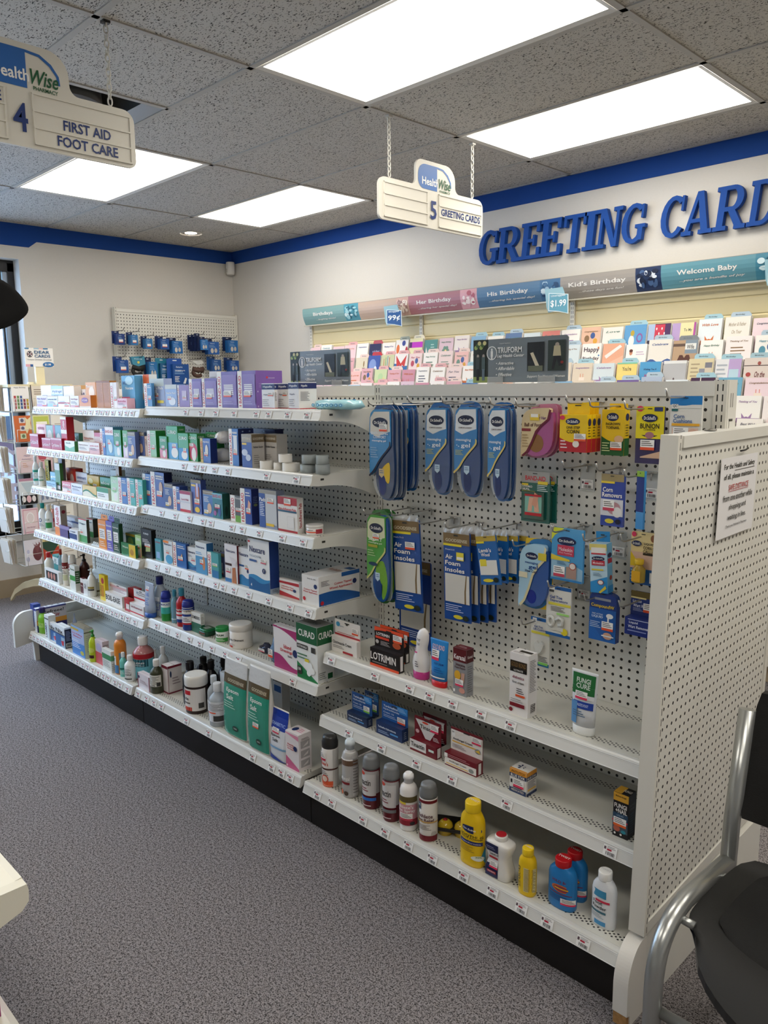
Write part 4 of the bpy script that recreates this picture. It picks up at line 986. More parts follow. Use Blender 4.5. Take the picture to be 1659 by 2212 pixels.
# tape rolls
def roll(k,f,a,b,vt,yo,zb,lab,col='#e6e3dc',case=False):
    x,y,z,R,H=rspot(k,f,a,b,vt,yo,1,zb)
    t=empty('tape_roll',(x,y,z),lab,'tape','tape rolls on the second shelf')
    mb=MB(); mb.lathe([(R,0),(R,H),(R*.55,H),(R*.55,0)],mat(col,.6,bump=.1,bscale=200),26,capb=False,capt=False); mb.grid([[ (r*math.cos(2*PI*q/26),r*math.sin(2*PI*q/26),0.0002) for q in range(26)] for r in (R*.55,R)],mat(col,.6)); mb.build('tape',t)
    mb=MB(); mb.lathe([(R*.55,.001),(R*.55,H*.99),(R*.5,H*.99),(R*.5,.001)],mat('#b9b2a5',.5),22,capb=False,capt=False); mb.build('core',t)
    if case:
        mb=MB(); mb.lathe([(R*1.08,0),(R*1.08,H*1.03),(R*1.0,H*1.06),(.001,H*1.06)],mat('#dfe4e4',.08,trans=.85,ior=1.2),24); mb.build('clear_case',t)
roll('M2','B',686,794,812,.012,0,'white tape roll at the front left of the tape rolls')
roll('M2','B',796,868,826,.03,0,'white tape roll squeezed between two others, second shelf')
roll('M2','B',869,1008,830,.012,0,'widest white tape roll at the front right')
roll('M2','B',838,946,758,.03,.0285,'white tape roll sitting on top of the others')
for a,b,vt,yo,zb,l in ((1018,1135,842,.02,0,'bottom left'),(1142,1250,842,.03,0,'bottom right'),(1030,1140,765,.02,.0335,'top left'),(1145,1240,770,.03,.0335,'top right')):
    roll('M2','B',a,b,vt,yo,zb,'tape roll in a clear plastic case, %s of a block of four'%l,'#b9bfbf',True)
# dark green boxes behind
for a,b,l in ((1290,1380,'first'),(1545,1590,'second')): pass

# ------------------------------------------------------------------ third shelf
Rd=round_item
Rd('bottle','L3','A',284,332,806,.02,'#e2e8ea','#e9edf0',[('r',0,.15,1,.3,'#2e9a8a'),('r',0,.7,1,.85,'#2e9a8a')]+[('l',.2,.35,.8,.65,4,'#7b8a8a')],'white bottle with teal bands and a white cap, far left of the third shelf','bottle',label_col='#e4ece9')
Rd('bottle','L3','A',330,385,862,.02,'#eceeec','#efefec',[('r',.1,.3,.9,.4,'#6f9f8a'),('t','LOTION',.5,.6,.7,.14,'#5a7a6a')],'short white lotion bottle next to the teal banded one, third shelf','bottle')
C_('L3','A',398,428,845,.05,'#3a3a22',[('r',0,0,1,1,'#c9b93a'),('v','SOLARCAINE',.5,.45,.75,.7,'#20201a')],'slim upright yellow box with black upright lettering, third left shelf',uS=450)
C_('L3','A',436,488,948,.03,'#79b7cf',pl('gel','#fff','#d8ecf2',0,.3),'small sky blue box behind the grey one, third left shelf')
C_('L3','A',400,480,1028,.006,'#8fb9cc',pl('blue','#2a5a8a','#e3edf0',0,.4),'low blue and white box at the very front, third left shelf',d=.02)
C_('L3','A',480,522,872,.015,'#3a7a30',[('r',0,.75,1,1,'#d9dcd4'),('r',0,0,1,.22,'#232323'),('r',.1,.05,.9,.18,'#cfcfcf')],'slim white and green box with a barcode foot, third left shelf',d=.018)
C_('L3','A',512,548,832,.042,'#6f7478',[('l',.15,.5,.85,.9,4,'#9aa0a4')],'tall slim grey box leaning on the third left shelf',uS=575,yaw=-.05)
C_('L3','A',576,655,915,.08,'#cf3a30',[('r',0,.5,.7,.9,'#e26a4a'),('e',.6,.5,.2,.25,'#f0d9d0')],'red box with an orange patch in the back row, third left shelf')
C_('L3','A',656,752,950,.08,'#e4e6ec',pl('ointment','#5a6a9a','#c9cfe0',0,.25),'white box with pale blue foot in the back row, third left shelf',uS=770)
C_('L3','A',534,610,1030,.012,'#d97a7f',pl('A&D','#fff','#eddedb',0,.4),'low pink and white box in the front row, third left shelf')
C_('L3','A',612,706,1048,.012,'#e3e6ef',pl('Bacitracin','#3a3f6a','#c9d0e3',0,.25,s=None),'low white and lavender box in the front row, third left shelf')
C_('L3','A',752,852,978,.08,'#d7b22e',[('w',0,1,0,lambda k:.35+.15*math.sin(k*5),'#2f7a4a'),('e',.3,.7,.2,.15,'#f0e6b0')]+stk(.5,.4),'gold and green ointment box in the back row, third left shelf')
C_('L3','A',710,826,1066,.012,'#d9b32e',[('w',0,1,0,lambda k:.45+.2*math.sin(k*5),'#2f7a4a'),('w',0,1,0,lambda k:.3+.2*math.sin(k*5),'#e7e4d0')],'low gold and green ointment box in the front row, third left shelf',uS=832)
C_('L3','A',862,950,995,.07,'#2c8a5a',pl('aloe','#dfeee4','#a9cbb0',0,.2),'green ointment box in the back row, third left shelf')
C_('L3','A',830,928,1080,.012,'#e6e8e0',[('r',0,.6,1,1,'#2f8a52'),('l',.1,.2,.7,.5,2,'#6a6a62')],'low white box with a green top, front row of the third left shelf',uS=952)
C_('L3','A',1003,1030,878,.06,'#8a5a3a',[('r',0,.3,1,1,'#d3c4b6'),('e',.5,.6,.3,.12,'#a5653f')],'slim cream and brown box standing taller behind, third left shelf',uS=1054)
C_('L3','A',952,1016,930,.11,'#cfd9d6',[('t','dressing',.5,.7,.8,.1,'#4a6a6a')],'pale grey green box partly behind the green striped one, third left shelf')
C_('L3','A',954,1016,988,.015,'#a9cf9a',cu('#dff0d8','#7fc05a'),'light green bandage box left of the red lettered ones, third shelf')
tb=[(1018,1092,995,'#2d62a8','blue'),(1095,1160,1000,'#3fa39a','teal'),(1166,1226,1012,'#4ab0a2','pale teal'),(1228,1296,962,'#3a6db5','mid blue')]
for a,b,vt,c,l in tb:
    C_('L3' if a<1150 else 'M3','A',a,b,vt,.015,c,ba(c,f=.38),'%s bandage box with red upright lettering on the third shelf'%l,d=.04)
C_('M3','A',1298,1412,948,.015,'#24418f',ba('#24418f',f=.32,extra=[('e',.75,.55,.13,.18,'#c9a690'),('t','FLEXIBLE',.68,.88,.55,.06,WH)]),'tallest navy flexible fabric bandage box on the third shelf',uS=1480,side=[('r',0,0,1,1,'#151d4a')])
C_('M3','A',1412,1482,1046,.015,'#5a6a90',gs('#3f5790'),'blue bandage box with a foil top, third shelf',uS=1590)
C_('M3','A',1484,1540,1070,.012,'#39539c',ba('#39539c',f=.5),'small blue bandage box with red upright lettering beside the sterile pads, third shelf')
C_('M3','A',1540,1630,1110,.012,'#e3dfe2',[('r',0,.85,1,1,'#a5234f'),('r',0,0,1,.12,RED),('t','Sterile Pads',.5,.6,.7,.09,'#a5234f'),('r',0,.45,1,.5,'#c9cdd6')],'white sterile pads box with crimson edges, third shelf',uS=1640)
C_('M3','D',132,212,62,.02,'#4a5fa8',[('r',0,.9,1,1,'#8a7b55'),('r',.05,.8,.5,.86,'#e8c23a'),('r',.45,.35,.85,.8,'#b9683a'),('r',.55,.5,.75,.9,'#c9bfe0'),('e',.6,.12,.25,.08,'#e8c23a')]+stk(.35,.28,.5,.16),'tallest blue box with a gold top and brown bandage, third shelf',uS=255)
C_('M3','D',228,312,150,.015,'#4f79b5',gs('#4f79b5'),'blue bandage box with a silver top left of the teal mermaid coloured one, third shelf',uS=340)
C_('M3','D',304,384,172,.01,'#2f7a86',[('r',0,.78,1,1,'#6fb6c9'),('t','BAND-AID',.5,.88,.9,.13,RED),('e',.35,.4,.22,.2,'#16324a'),('e',.7,.3,.15,.2,'#3a5a9a'),('e',.25,.2,.15,.1,'#a35a9a')]+stk(.25,.4,.5,.16,'#c8415a'),'deep teal childrens bandage box with purple figures, third shelf',uS=442,side=[('r',0,0,1,1,'#24574f'),('e',.5,.3,.2,.2,'#1a3a3a')])
C_('M3','D',450,540,190,.015,'#5b5e60',[('r',0,0,.42,1,WH),('v','BAND-AID',.21,.5,.28,.78,RED),('t','TOUGH',.7,.9,.5,.07,WH),('r',.45,0,1,.25,'#6fa83a')]+stk(.5,.4,.45,.14),'white and grey tough strip bandage box with a green corner, third shelf')
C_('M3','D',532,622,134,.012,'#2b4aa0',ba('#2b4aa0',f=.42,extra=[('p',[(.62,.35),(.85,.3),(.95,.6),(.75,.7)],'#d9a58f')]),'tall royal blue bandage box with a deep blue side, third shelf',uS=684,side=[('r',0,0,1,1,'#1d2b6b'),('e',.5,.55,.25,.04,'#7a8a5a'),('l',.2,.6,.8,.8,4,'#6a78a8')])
C_('M3','D',684,826,146,.012,'#8f9ab5',[('r',0,.9,1,1,'#9a968c'),('r',0,0,.35,.9,'#3556a0'),('r',.38,.1,1,.9,'#c3c6ca'),('t','Pads',.22,.74,.36,.1,WH),('l',.06,.3,.32,.68,8,'#dfe3ec'),('r',.4,.06,.85,.13,'#e8c23a')]+stk(.5,.66,.35,.14),'large blue and grey non-stick pads box with a foil top, third shelf',uS=890)
C_('M3','D',836,992,204,.012,'#e3e1df',[('r',0,.78,1,1,'#a8232a'),('r',0,0,1,.06,'#a8232a'),('t','Non-Adherent Pads',.5,.66,.9,.07,RED),('r',.02,.57,.98,.62,'#2c5a78'),('r',.5,.12,.85,.46,'#d3d1ce'),('r',.52,.13,.84,.45,'#e3e1df')]+stk(.35,.76,.35,.2),'red and white non-adherent pads box with a paper card standing beside it',uS=1042,side=[('v','Non-Adherent Pads',.5,.5,.5,.7,'#a8232a')])
Rd('jar','M3','D',1060,1200,424,.02,'#e3e1de','#dfdcd8',[('r',0,.25,.7,.45,'#e2552f'),('t','OINTMENT',.35,.7,.5,.16,'#4a3a5a'),('r',.7,.1,1,.9,'#a8323f')],'small flat white tub with an orange sticker, right end of the third shelf','tub',lz=(.12,.68),nm='tub')

# ------------------------------------------------------------------ fourth shelf
Rd('bottle','L4','C',336,400,25,.02,'#eceeec','#1f9088',[('t','O',.5,.55,.3,.3,'#3a4a8a')]+[('l',.2,.1,.8,.35,3,'#8a8a9a')],'white bottle with a teal cap, far left of the fourth shelf','bottle')
Rd('bottle','L4','C',390,448,40,.02,'#e9ebe6','#e9e7e0',[('r',0,.1,1,.5,'#2f8a4a'),('t','ALOE',.5,.7,.6,.14,'#4a6a4a')],'white bottle with a green label band, fourth left shelf','bottle')
Rd('bottle','L4','C',440,476,36,.10,'#d98a7a','#e9e7e6',[('r',0,.3,1,.6,'#b3263f')],'small pink bottle with a white cap behind the itch box, fourth left shelf','bottle')
C_('L4','C',476,528,48,.015,'#eadfd8',[('v','Anti-Itch',.45,.62,.55,.62,RED),('r',0,0,1,.28,'#e8862f')],'tall white and orange box with red upright lettering, fourth left shelf',uS=582,side=[('r',0,.35,1,1,'#a89d92'),('r',0,0,1,.35,'#b5653a'),('e',.5,.8,.3,.06,'#8a2a3a')])
C_('L4','C',514,596,222,.01,'#5a4a80',[('r',0,.7,1,1,'#8f7fb0')],'low purple box in the front row, fourth left shelf',uS=598)
C_('L4','C',556,650,146,.10,'#e6e9f2',pl('Benadryl','#3a4f9a','#b9c3e0',0,.2),'leaning white and pale blue panel box, fourth left shelf')
C_('L4','C',624,712,188,.09,'#dfe6f2',pl('','#345','#2c4a9a',.85,1),'white box with a blue top edge, fourth left shelf')
C_('L4','C',584,668,254,.01,'#e6e8ec',[('r',.12,.1,.9,.62,'#1f3a78'),('t','cream',.5,.8,.5,.12,'#3a3a5a')],'low white box with a navy window, front row of the fourth left shelf')
for a,b,vt,yo,l in ((680,748,162,.02,'left'),(750,800,158,.11,'right')):
    C_('L4','C',a,b,vt,yo,'#dfe3dc',[('r',0,0,1,.3,'#4a9a5a'),('r',0,.96,1,1,RED),('t','Chigger',.5,.8,.85,.09,'#3a5a6a')]+stk(.2,.4),'white and green insect bite box, %s of two'%l,uS=772 if l=='left' else 845,side=[('r',0,0,1,1,'#3c4238')],group='insect bite boxes on the fourth shelf')
x,y,z,W,H=spot('L4','C',768,855,345,.01); mb=MB()
for i in range(6): mb.lathe([(.006,0),(.006,.012),(.003,.016)],mat('#d9e3ea',.2),8,cx=-W/2+.008+i*(W-.016)/5,cy=0)
mb.box((-W/2,-.012,0),(W/2,.012,.004),'#cfdae2'); tag(mb.build('blister_tray',None,(x,y+.02,z)),'small clear blister tray lying at the front edge of the fourth left shelf','blister pack')
for a,b,vt,vm,c,t_,uS,l in ((848,914,128,172,'#e8912f','calamine',None,'orange'),(916,968,142,182,'#6a5fb8','lidocaine',None,'violet'),(970,1026,158,200,'#1f4a30','hemp',1060,'dark green')):
    x,y,z,W,H=spot('L4','C',a,b,vm,.015); o=C_('L4','C',a,b,vm,.015,c,[('r',.15,.35,.85,.7,'#e9e6e0'),('t',t_,.5,.85,.85,.07,WH),('l',.2,.4,.8,.65,4,'#77706a'),('l',.15,.08,.85,.28,3,'#f0e6da')],'slim upright %s box with a punched hang tab, fourth left shelf'%l,uS=uS,d=.03,name='hang_tab_carton')
    me=MB(); H2=z_at(pv('C',vt),x,y)-z; me.prism([(-W*.4,0),(W*.4,0),(W*.4,H2-H-.003),(W*.3,H2-H),(-W*.3,H2-H),(-W*.4,H2-H-.003)],lambda p,q,r:(p,r,q),0,.001,c); me.box((-W*.15,-.0006,(H2-H)*.5),(W*.15,0,(H2-H)*.65),'#2a2a2a'); me.build('hang_tab',o,(0,0,H))
C_('L4','C',1080,1158,288,.09,'#2f7a52',[('e',.5,.5,.3,.3,'#8fbf5a'),('r',0,.85,1,1,'#c9b13a')],'green box with a gold rim behind the yellow dropper box, fourth shelf')
C_('L4','C',1038,1160,375,.012,'#2a7a4a',[('r',.55,0,1,1,'#d9b81f'),('e',.75,.4,.13,.25,'#b98a1f'),('t','Wart',.3,.7,.4,.16,'#e9f0d8')],'low green and yellow box with a gold drop, fourth shelf',uS=1174)
C_('L4','C',1162,1212,302,.04,'#a9cf86',cu('#e7b59a','#e2552f'),'light green bandage box just left of the black box, fourth shelf')
C_('M4','C',1212,1302,250,.015,'#141414',[('e',.5,.84,.3,.08,'#2a2a2a'),('t','CURAD',.5,.84,.5,.06,WH),('l',.15,.52,.85,.66,3,'#e3e0da'),('p',[(.4,.2),(.85,.24),(.9,.5),(.5,.5)],'#a9b87a')]+stk(.35,.38,.5,.12),'tall black charcoal bandage box, the only black carton on the fourth shelf',uS=1340)
C_('M4','C',1330,1380,334,.02,'#4f9aa8',[('t','BAND-AID',.5,.85,.8,.06,RED),('r',.2,.1,.8,.4,'#8fb7e0')],'slim teal box right of the black box, fourth shelf',uS=1408)
C_('M4','C',1402,1478,350,.015,'#dfe6ea',[('t','Nexcare',.5,.85,.8,.09,NV),('e',.6,.2,.4,.2,'#4fa3d0'),('r',0,.9,.6,1,'#e8862f')]+stk(.3,.45),'white and blue bandage box with an orange side, fourth shelf',uS=1514,side=[('r',0,0,1,1,'#d9713a')])
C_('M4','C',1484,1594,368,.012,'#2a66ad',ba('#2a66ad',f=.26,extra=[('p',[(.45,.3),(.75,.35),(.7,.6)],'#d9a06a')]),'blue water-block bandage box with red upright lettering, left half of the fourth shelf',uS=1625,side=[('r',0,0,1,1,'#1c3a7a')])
C_('M4','D',92,172,612,.02,'#dfe6ea',nx('#c8415a'),'white bandage box with a brown fingertip picture, fourth shelf')
C_('M4','D',167,258,572,.012,'#dfe6ea',[('r',0,0,1,.55,'#4f97c8'),('e',.72,.35,.13,.22,'#c98a5a'),('t','Nexcare',.45,.85,.75,.07,NV),('l',.05,.6,.6,.7,2,'#4f97c8')]+stk(.4,.3),'tall white and sky blue waterproof bandage box, fourth shelf',uS=312,side=[('r',0,0,1,1,'#3a7ab8')])
C_('M4','D',264,352,655,.01,'#4fa3a8',[('r',0,0,.36,1,WH),('v','BAND-AID',.18,.5,.24,.78,RED),('r',.4,0,1,.3,'#2f7ab0')]+stk(.45,.45,.45,.14,'#7fc05a'),'shorter teal bandage box in front of the waterproof one, fourth shelf',uS=375)
C_('M4','D',352,402,660,.04,'#5f6a9a',[('r',0,.85,1,1,'#6f6648'),('r',.3,.3,.7,.6,'#dfe3ea')]+stk(.1,.12,.7,.16,'#c8415a'),'slim violet blue box behind the teal box, fourth shelf')
C_('M4','D',406,506,590,.012,'#e3e1e4',[('t','Nexcare',.48,.83,.72,.07,NV),('r',.03,.44,.55,.5,'#3a1f24'),('p',[(.55,0),(.9,0),(.85,.42),(.6,.4)],'#b9754a'),('r',0,0,.5,.1,'#3a7ab8'),('p',[(.4,.7),(.95,.6),(.9,.45),(.6,.5)],'#d9d6dc')]+stk(.1,.25,.35,.13,'#c8415a'),'tall white bandage box with a brown finger and a dark red side, fourth shelf',uS=518,side=[('r',0,0,1,1,'#6b1a24')])
C_('M4','D',518,606,618,.02,'#e3e6ea',[('w',0,1,0,lambda k:.24+.04*math.sin(k*6),'#2f7fb8'),('t','Nexcare',.5,.83,.85,.09,NV),('r',.05,.5,.5,.55,'#2a5a94'),('e',.85,.4,.1,.05,NV)]+stk(.6,.45,.35,.12,'#e2552f'),'white and blue dressing box partly behind the largest one, fourth shelf')
C_('M4','D',598,770,550,.005,'#e6e8ea',[('w',0,1,0,lambda k:.28+.03*math.sin(k*6),'#2f86bd'),('w',0,1,0,lambda k:.20+.04*math.sin(k*6+1),'#1b5e98'),('t','Nexcare',.45,.80,.72,.12,NV),('e',.07,.94,.05,.02,RED),('t','TEGADERM',.35,.67,.55,.045,'#a9b3bd'),('r',.07,.56,.42,.60,'#3a5f9c'),('e',.75,.42,.08,.05,'#24305e'),('t','7',.75,.42,.05,.05,WH),('t','4',.14,.1,.06,.06,WH)]+stk(.62,.56,.24,.08,'#c8415a'),'largest white transparent dressing box with blue waves, fourth shelf',uS=846,side=[('r',0,.0,1,1,'#1e3f88'),('r',0,0,1,.1,'#9fb0c4'),('l',.2,.03,.8,.09,3,'#333344')])
C_('M4','D',846,1006,880,.03,'#e6e3e1',[('w',0,1,0,lambda k:.28-.18*k,'#b3262f'),('w',.0,1,.74,lambda k:.86+.06*k,'#b3262f'),('t','Adhesive Tape',.42,.58,.62,.09,RED),('t','Remover Pads',.42,.46,.62,.09,RED),('e',.78,.45,.08,.09,'#1e2f66')],'low white and red adhesive remover pads box, fourth shelf',uS=1030)
C_('M4','D',1030,1166,842,.02,'#e6e4e2',[('t','Cotton Tipped',.5,.5,.78,.07,RED),('t','Wood Applicators',.5,.42,.85,.07,RED),('e',.82,.66,.1,.08,'#1e2f66'),('e',.14,.17,.08,.07,RED),('t','Series No. 4305',.6,.9,.5,.04,'#3a3a4a')],'large white and blue cotton tipped applicator box at the right end of the fourth shelf',uS=1496,
   side=[('w',0,1,0,lambda k:.42-.25*k+.12*math.sin(k*PI),'#1f5aa0'),('w',.55,1,.86,lambda k:1.0,'#1f5aa0'),('t','Cotton Tipped',.58,.66,.42,.10,RED),('t','Wood Applicators',.53,.53,.56,.10,RED),('e',.87,.62,.05,.09,'#1e2f66'),('e',.07,.1,.04,.07,RED),('l',.05,.66,.25,.85,4,'#77727a')],top=[('t','Wood Applicators',.5,.6,.7,.2,'#b98a7a'),('r',.55,.8,.95,.95,'#1f5aa0')])

# ------------------------------------------------------------------ fifth shelf
AMB='#3a1712'
Rd('bottle','L5','C',384,458,445,.02,'#e9eadf','#c72a2f',[('r',.1,.1,.9,.45,'#3f7a52'),('t','Ivarest',.5,.65,.6,.14,'#3a3a3a')],'cream bottle with a bright red cap, far left of the fifth shelf','bottle')
C_('L5','C',458,506,472,.10,'#2f8a8a',[('r',0,.55,1,.9,'#e3e6e0'),('v','NUPERC',.5,.7,.4,.3,'#2a5a5a')],'teal and white box behind the cream bottle, fifth left shelf')
C_('L5','C',386,506,598,.01,'#e3e4e2',[('r',.12,.15,.9,.85,'#2a3336'),('e',.3,.5,.07,.28,'#c98a7a'),('e',.5,.5,.07,.28,'#c98a7a'),('e',.7,.5,.07,.28,'#c98a7a')],'low box with a row of small face pictures, front of the fifth left shelf',d=.02)
Rd('bottle','L5','C',500,546,418,.08,'#8fb7c8','#d2452f',[('r',0,.2,1,.7,'#cfe3ea')],'pale blue bottle with an orange red top, fifth left shelf','bottle')
for a,b,vt,l in ((536,590,460,'left'),(592,655,466,'right')):
    Rd('spray_can','L5','C',a,b,vt,.02,'#efe9dc','#e9e4dc',[('r',0,.72,1,1,'#7a1f1a'),('t','DRY',.5,.8,.7,.08,WH),('r',.1,.2,.9,.45,'#c9c8a0'),('l',.2,.5,.8,.68,3,'#6a5a4a')],'cream and maroon spray can with a white cap, %s of two on the fifth shelf'%l,'spray can','cream spray cans on the fifth shelf',lz=(.02,.74))
C_('L5','C',606,650,560,.012,'#e3e6df',[('r',0,.4,1,.6,'#3f9a4a'),('t','Tecnu',.5,.85,.8,.08,'#2f5a3a')],'white box with green bands in front of the spray cans, fifth left shelf',uS=690,side=[('r',0,.3,1,.8,'#3a6a3f'),('l',.1,.35,.9,.75,5,'#cfd8cf')])
Rd('pump_bottle','L5','C',684,764,460,.05,AMB,'#1c1413',[('r',.1,.35,.9,.6,'#4a1c18')],'dark amber spray bottle with a black nozzle, fifth left shelf','bottle')
C_('L5','C',692,716,668,.02,'#5a1a22',[('r',0,.7,1,1,'#e3dcd8'),('t','Ban',.5,.5,.7,.08,WH)],'slim dark red box in front of the amber bottle, fifth shelf',d=.02)
C_('L5','C',716,752,682,.012,'#e8e8e6',[('v','PSO',.5,.6,.5,.3,'#3a3a4a')],'slim white box in front of the amber bottle, fifth shelf',d=.014)
Rd('pump_bottle','L5','C',752,818,585,.012,'#e9ebe9','#eceeec',[('r',.1,.42,.9,.56,'#9a8a4a'),('r',.1,.3,.9,.4,'#3a3a3a')],'white pump bottle with a gold band, fifth left shelf','bottle')
Rd('bottle','L5','C',800,856,668,.05,'#d9dcd8','#e9e9e6',[('r',0,.2,1,.4,'#4a3f30')],'squat white bottle with a brown band behind the pump bottle, fifth shelf','bottle')
C_('L5','C',858,904,640,.03,'#e2c41f',[('e',.6,.78,.25,.12,'#a81f24'),('r',.3,.15,.75,.6,'#c98a1f'),('v','BOIRON',.2,.4,.2,.5,'#6a2a1a')],'tall leaning bright yellow box with a red seal, fifth shelf',uS=934,yaw=.0)
hangbox('L5','C',903,1046,732,.03,802,'#e9e7e4',[('r',0,.5,1,.8,'#d8a9a9'),('l',.1,.1,.9,.5,4,'#a5707a')],[('t','BOIL-EASE',.45,.5,.85,.5,DK)],'white boil ointment box with bold black lettering and a raised back card, fifth shelf')
C_('L5','C',1098,1152,756,.09,'#b8262c',[('t','PRID',.5,.45,.8,.14,'#3a0a0a')],'upright red box with dark lettering, fifth shelf')
C_('L5','C',1066,1112,842,.02,'#b3262c',[('r',.3,.2,.9,.6,'#e6dedb')],'low red box with a white sticker, fifth shelf',uS=1148)
hangbox('L5','C',1108,1230,782,.02,892,'#e6e4e3',[('r',0,.25,1,.38,RED),('t','A',.25,.75,.1,.2,'#2a6a9a'),('l',.3,.55,.9,.85,2,'#8a8086')],[('t','Ichthammol',.5,.68,.75,.2,'#9a3040'),('r',0,.1,1,.22,RED)],'white ointment box with a red stripe and back card, fifth shelf')
x,y,z,W,H=spot('M5','C',1236,1330,700,.015)
Rd('tube','M5','C',1232,1332,700,.012,'#c9d6ee','#1f4fa3',[('t','GEL',.5,.6,.5,.1,'#4a6ab0'),('l',.2,.25,.8,.5,4,'#5a7ab8')]+stk(.25,.72,.4,.14),'clear blue aloe gel tube standing on a blue cap, fifth shelf','tube',ky=.55,bodymat=mat('#cdd9ee',.1,trans=.35,ior=1.3))
Rd('bottle','M5','C',1322,1418,650,.06,'#dfe6ee','#1e2a78',[('v','RELIEF',.5,.4,.25,.5,'#3a4a9a'),('r',.2,.6,.6,.8,WH)],'tall clear bottle with a navy cap behind the gel tube, fifth shelf','bottle',bodymat=mat('#dfe8f0',.08,trans=.5,ior=1.3),ky=.7)
Rd('spray_can','M5','C',1378,1462,775,.012,'#dfe9e4','#1f2f8f',[('r',0,.0,1,.33,'#2a8a3a'),('r',0,.33,1,.62,'#3fb0a3'),('t','DERMOPLAST',.5,.75,.9,.08,'#1f2f8f'),('r',0,.86,1,1,'#24349a')],'green and teal spray can with a navy cap, leftmost spray can on shelf five','spray can','spray cans on the fifth shelf',lz=(.02,.76))
C_('M5','C',1436,1466,865,.085,'#e9e9e6',[('l',.15,.1,.85,.9,9,'#9aa09c')],'slim white leaflet box right of the green can, fifth shelf')
Rd('bottle','M5','C',1462,1526,765,.03,'#7fb5cf','#3f93ad',[('r',0,.1,1,.15,'#cfe3ee')],'slim pale blue bottle with a teal cap, fifth shelf','bottle',bodymat=mat('#86b8d0',.12,trans=.3,ior=1.3))
Rd('bottle','M5','C',1508,1602,752,.02,'#b3202b','#3f93ad',[('r',0,.15,1,.3,'#1e3a7a'),('r',0,.3,1,.62,'#e6e3e4'),('t','Douglas',.4,.72,.7,.1,WH),('r',0,.44,1,.52,RED)],'red bottle with a teal cap and white label, fifth shelf','bottle',lz=(.03,.62))
Rd('spray_can','M5','F',136,238,58,.008,'#1e3a86','#1c2a86',[('r',0,.72,1,1,'#e6e3e0'),('t','Dermoplast',.5,.86,.9,.09,'#24243a'),('r',.15,.25,.85,.62,'#e9e9ec'),('r',.15,.25,.85,.33,'#b3263a'),('l',.2,.38,.8,.58,3,'#55506a')],'all navy spray can with a white label, rightmost can on the fifth shelf','spray can','spray cans on the fifth shelf',lz=(.02,.76))
C_('M5','F',216,296,172,.03,'#e6e7e3',[('r',0,0,1,.5,'#2f6a55'),('t','DOMEBORO',.5,.76,.85,.16,'#24242c')],'white over dark green powder box with bold capitals, fifth shelf',uS=328,side=[('r',0,0,1,.45,'#2f6a55'),('l',.1,.5,.9,.85,5,'#9a9a94')])
# dark green salve tin box
x,y,z,R_,H=rspot('M5','F',288,408,300,.015); W=R_*1.9; y-=.05
t=empty('salve_tin',(x,y+.05,z),'square dark green salve tin with a rounded lid, fifth shelf','tin')
mb=MB(); mb.lathe([(W*.44,0),(W*.48,.003),(W*.5,.008),(W*.5,H*.66),(W*.46,H*.7)],mat('#1d4a35',.3,.2),32,ky=.9,pw=5); paint(mb,lambda s,a,o:(-W/2+W*s,-W*.45-o,a*H),[('r',.1,.15,.9,.55,'#17382a'),('t','BAG BALM',.5,.44,.7,.14,'#b3322a'),('l',.15,.18,.85,.3,2,'#8a9a6a')]); mb.build('tin_body',t)
mb=MB(); mb.lathe([(W*.51,H*.68),(W*.52,H*.7),(W*.51,H*.9),(W*.47,H)],mat('#1c6a40',.2,.2),32,ky=.9,pw=5); paint(mb,lambda s,a,o:(-W*.3+W*.6*s,-W*.3+W*.6*a,H+o),[('r',.1,.1,.9,.9,'#9aa39a'),('l',.2,.2,.8,.8,3,'#555')]); mb.build('lid',t)
Rd('jar','M5','F',420,532,290,.02,'#e6e8e2','#1f8a3f',[('r',0,.02,1,.42,'#3a9a3f'),('l',.2,.12,.8,.35,2,'#e6efe0'),('t','CREAM',.45,.72,.6,.2,'#2f4a3a'),('e',.2,.85,.08,.1,'#2f6a3a')],'small white and green jar with a green lid, fifth shelf','jar',lz=(.03,.7))
Rd('jar','M5','F',538,732,258,.015,'#e9e5de','#e6e2da',[('t','Zinc Oxide Ointment',.4,.52,.72,.14,'#2c2a2c'),('r',.05,.03,.4,.15,'#c2402f'),('r',.03,.72,.2,.8,RED),('r',.05,.33,.15,.4,'#333'),('l',.05,.2,.5,.3,2,'#a8938a')],'large cream zinc ointment tub with a wide lid, fifth shelf','tub',lz=(.03,.72))
# two clear bags
for a,b,vt,yo,c,l in ((750,862,448,.06,'#4a4f66','dark'),(842,926,400,.02,'#7f9fc4','bluish')):
    x,y,z,W,H=spot('M5','F',a,b,vt,yo); mb=MB(); rr=random.Random(int(a))
    mb.grid([[((W/2*q)*math.cos(2*PI*k/18)*(1+.1*rr.uniform(-1,1)),.025*q*math.sin(2*PI*k/18)*(1+.15*rr.uniform(-1,1)),zz*H) for k in range(18)] for q,zz in ((.7,0),(1,.2),(.95,.5),(.5,.75),(.35,1))],mat(c,.12,trans=.4,ior=1.2,bump=.9,bscale=60,noise=.5,nscale=60),capb=True,capt=True)
    paint(mb,lambda s,q,o:(-W*.2+W*.45*s,-.028-o,H*(.25+.35*q)),stk(0,0,1,1,'#e2552f' if l!='dark' else '#c23a50'),base=.001)
    tag(mb.build('plastic_bag',None,(x,y+.03,z)),'small %s crumpled clear bag with a price sticker, left of the pink dressings packet'%l,'bag')
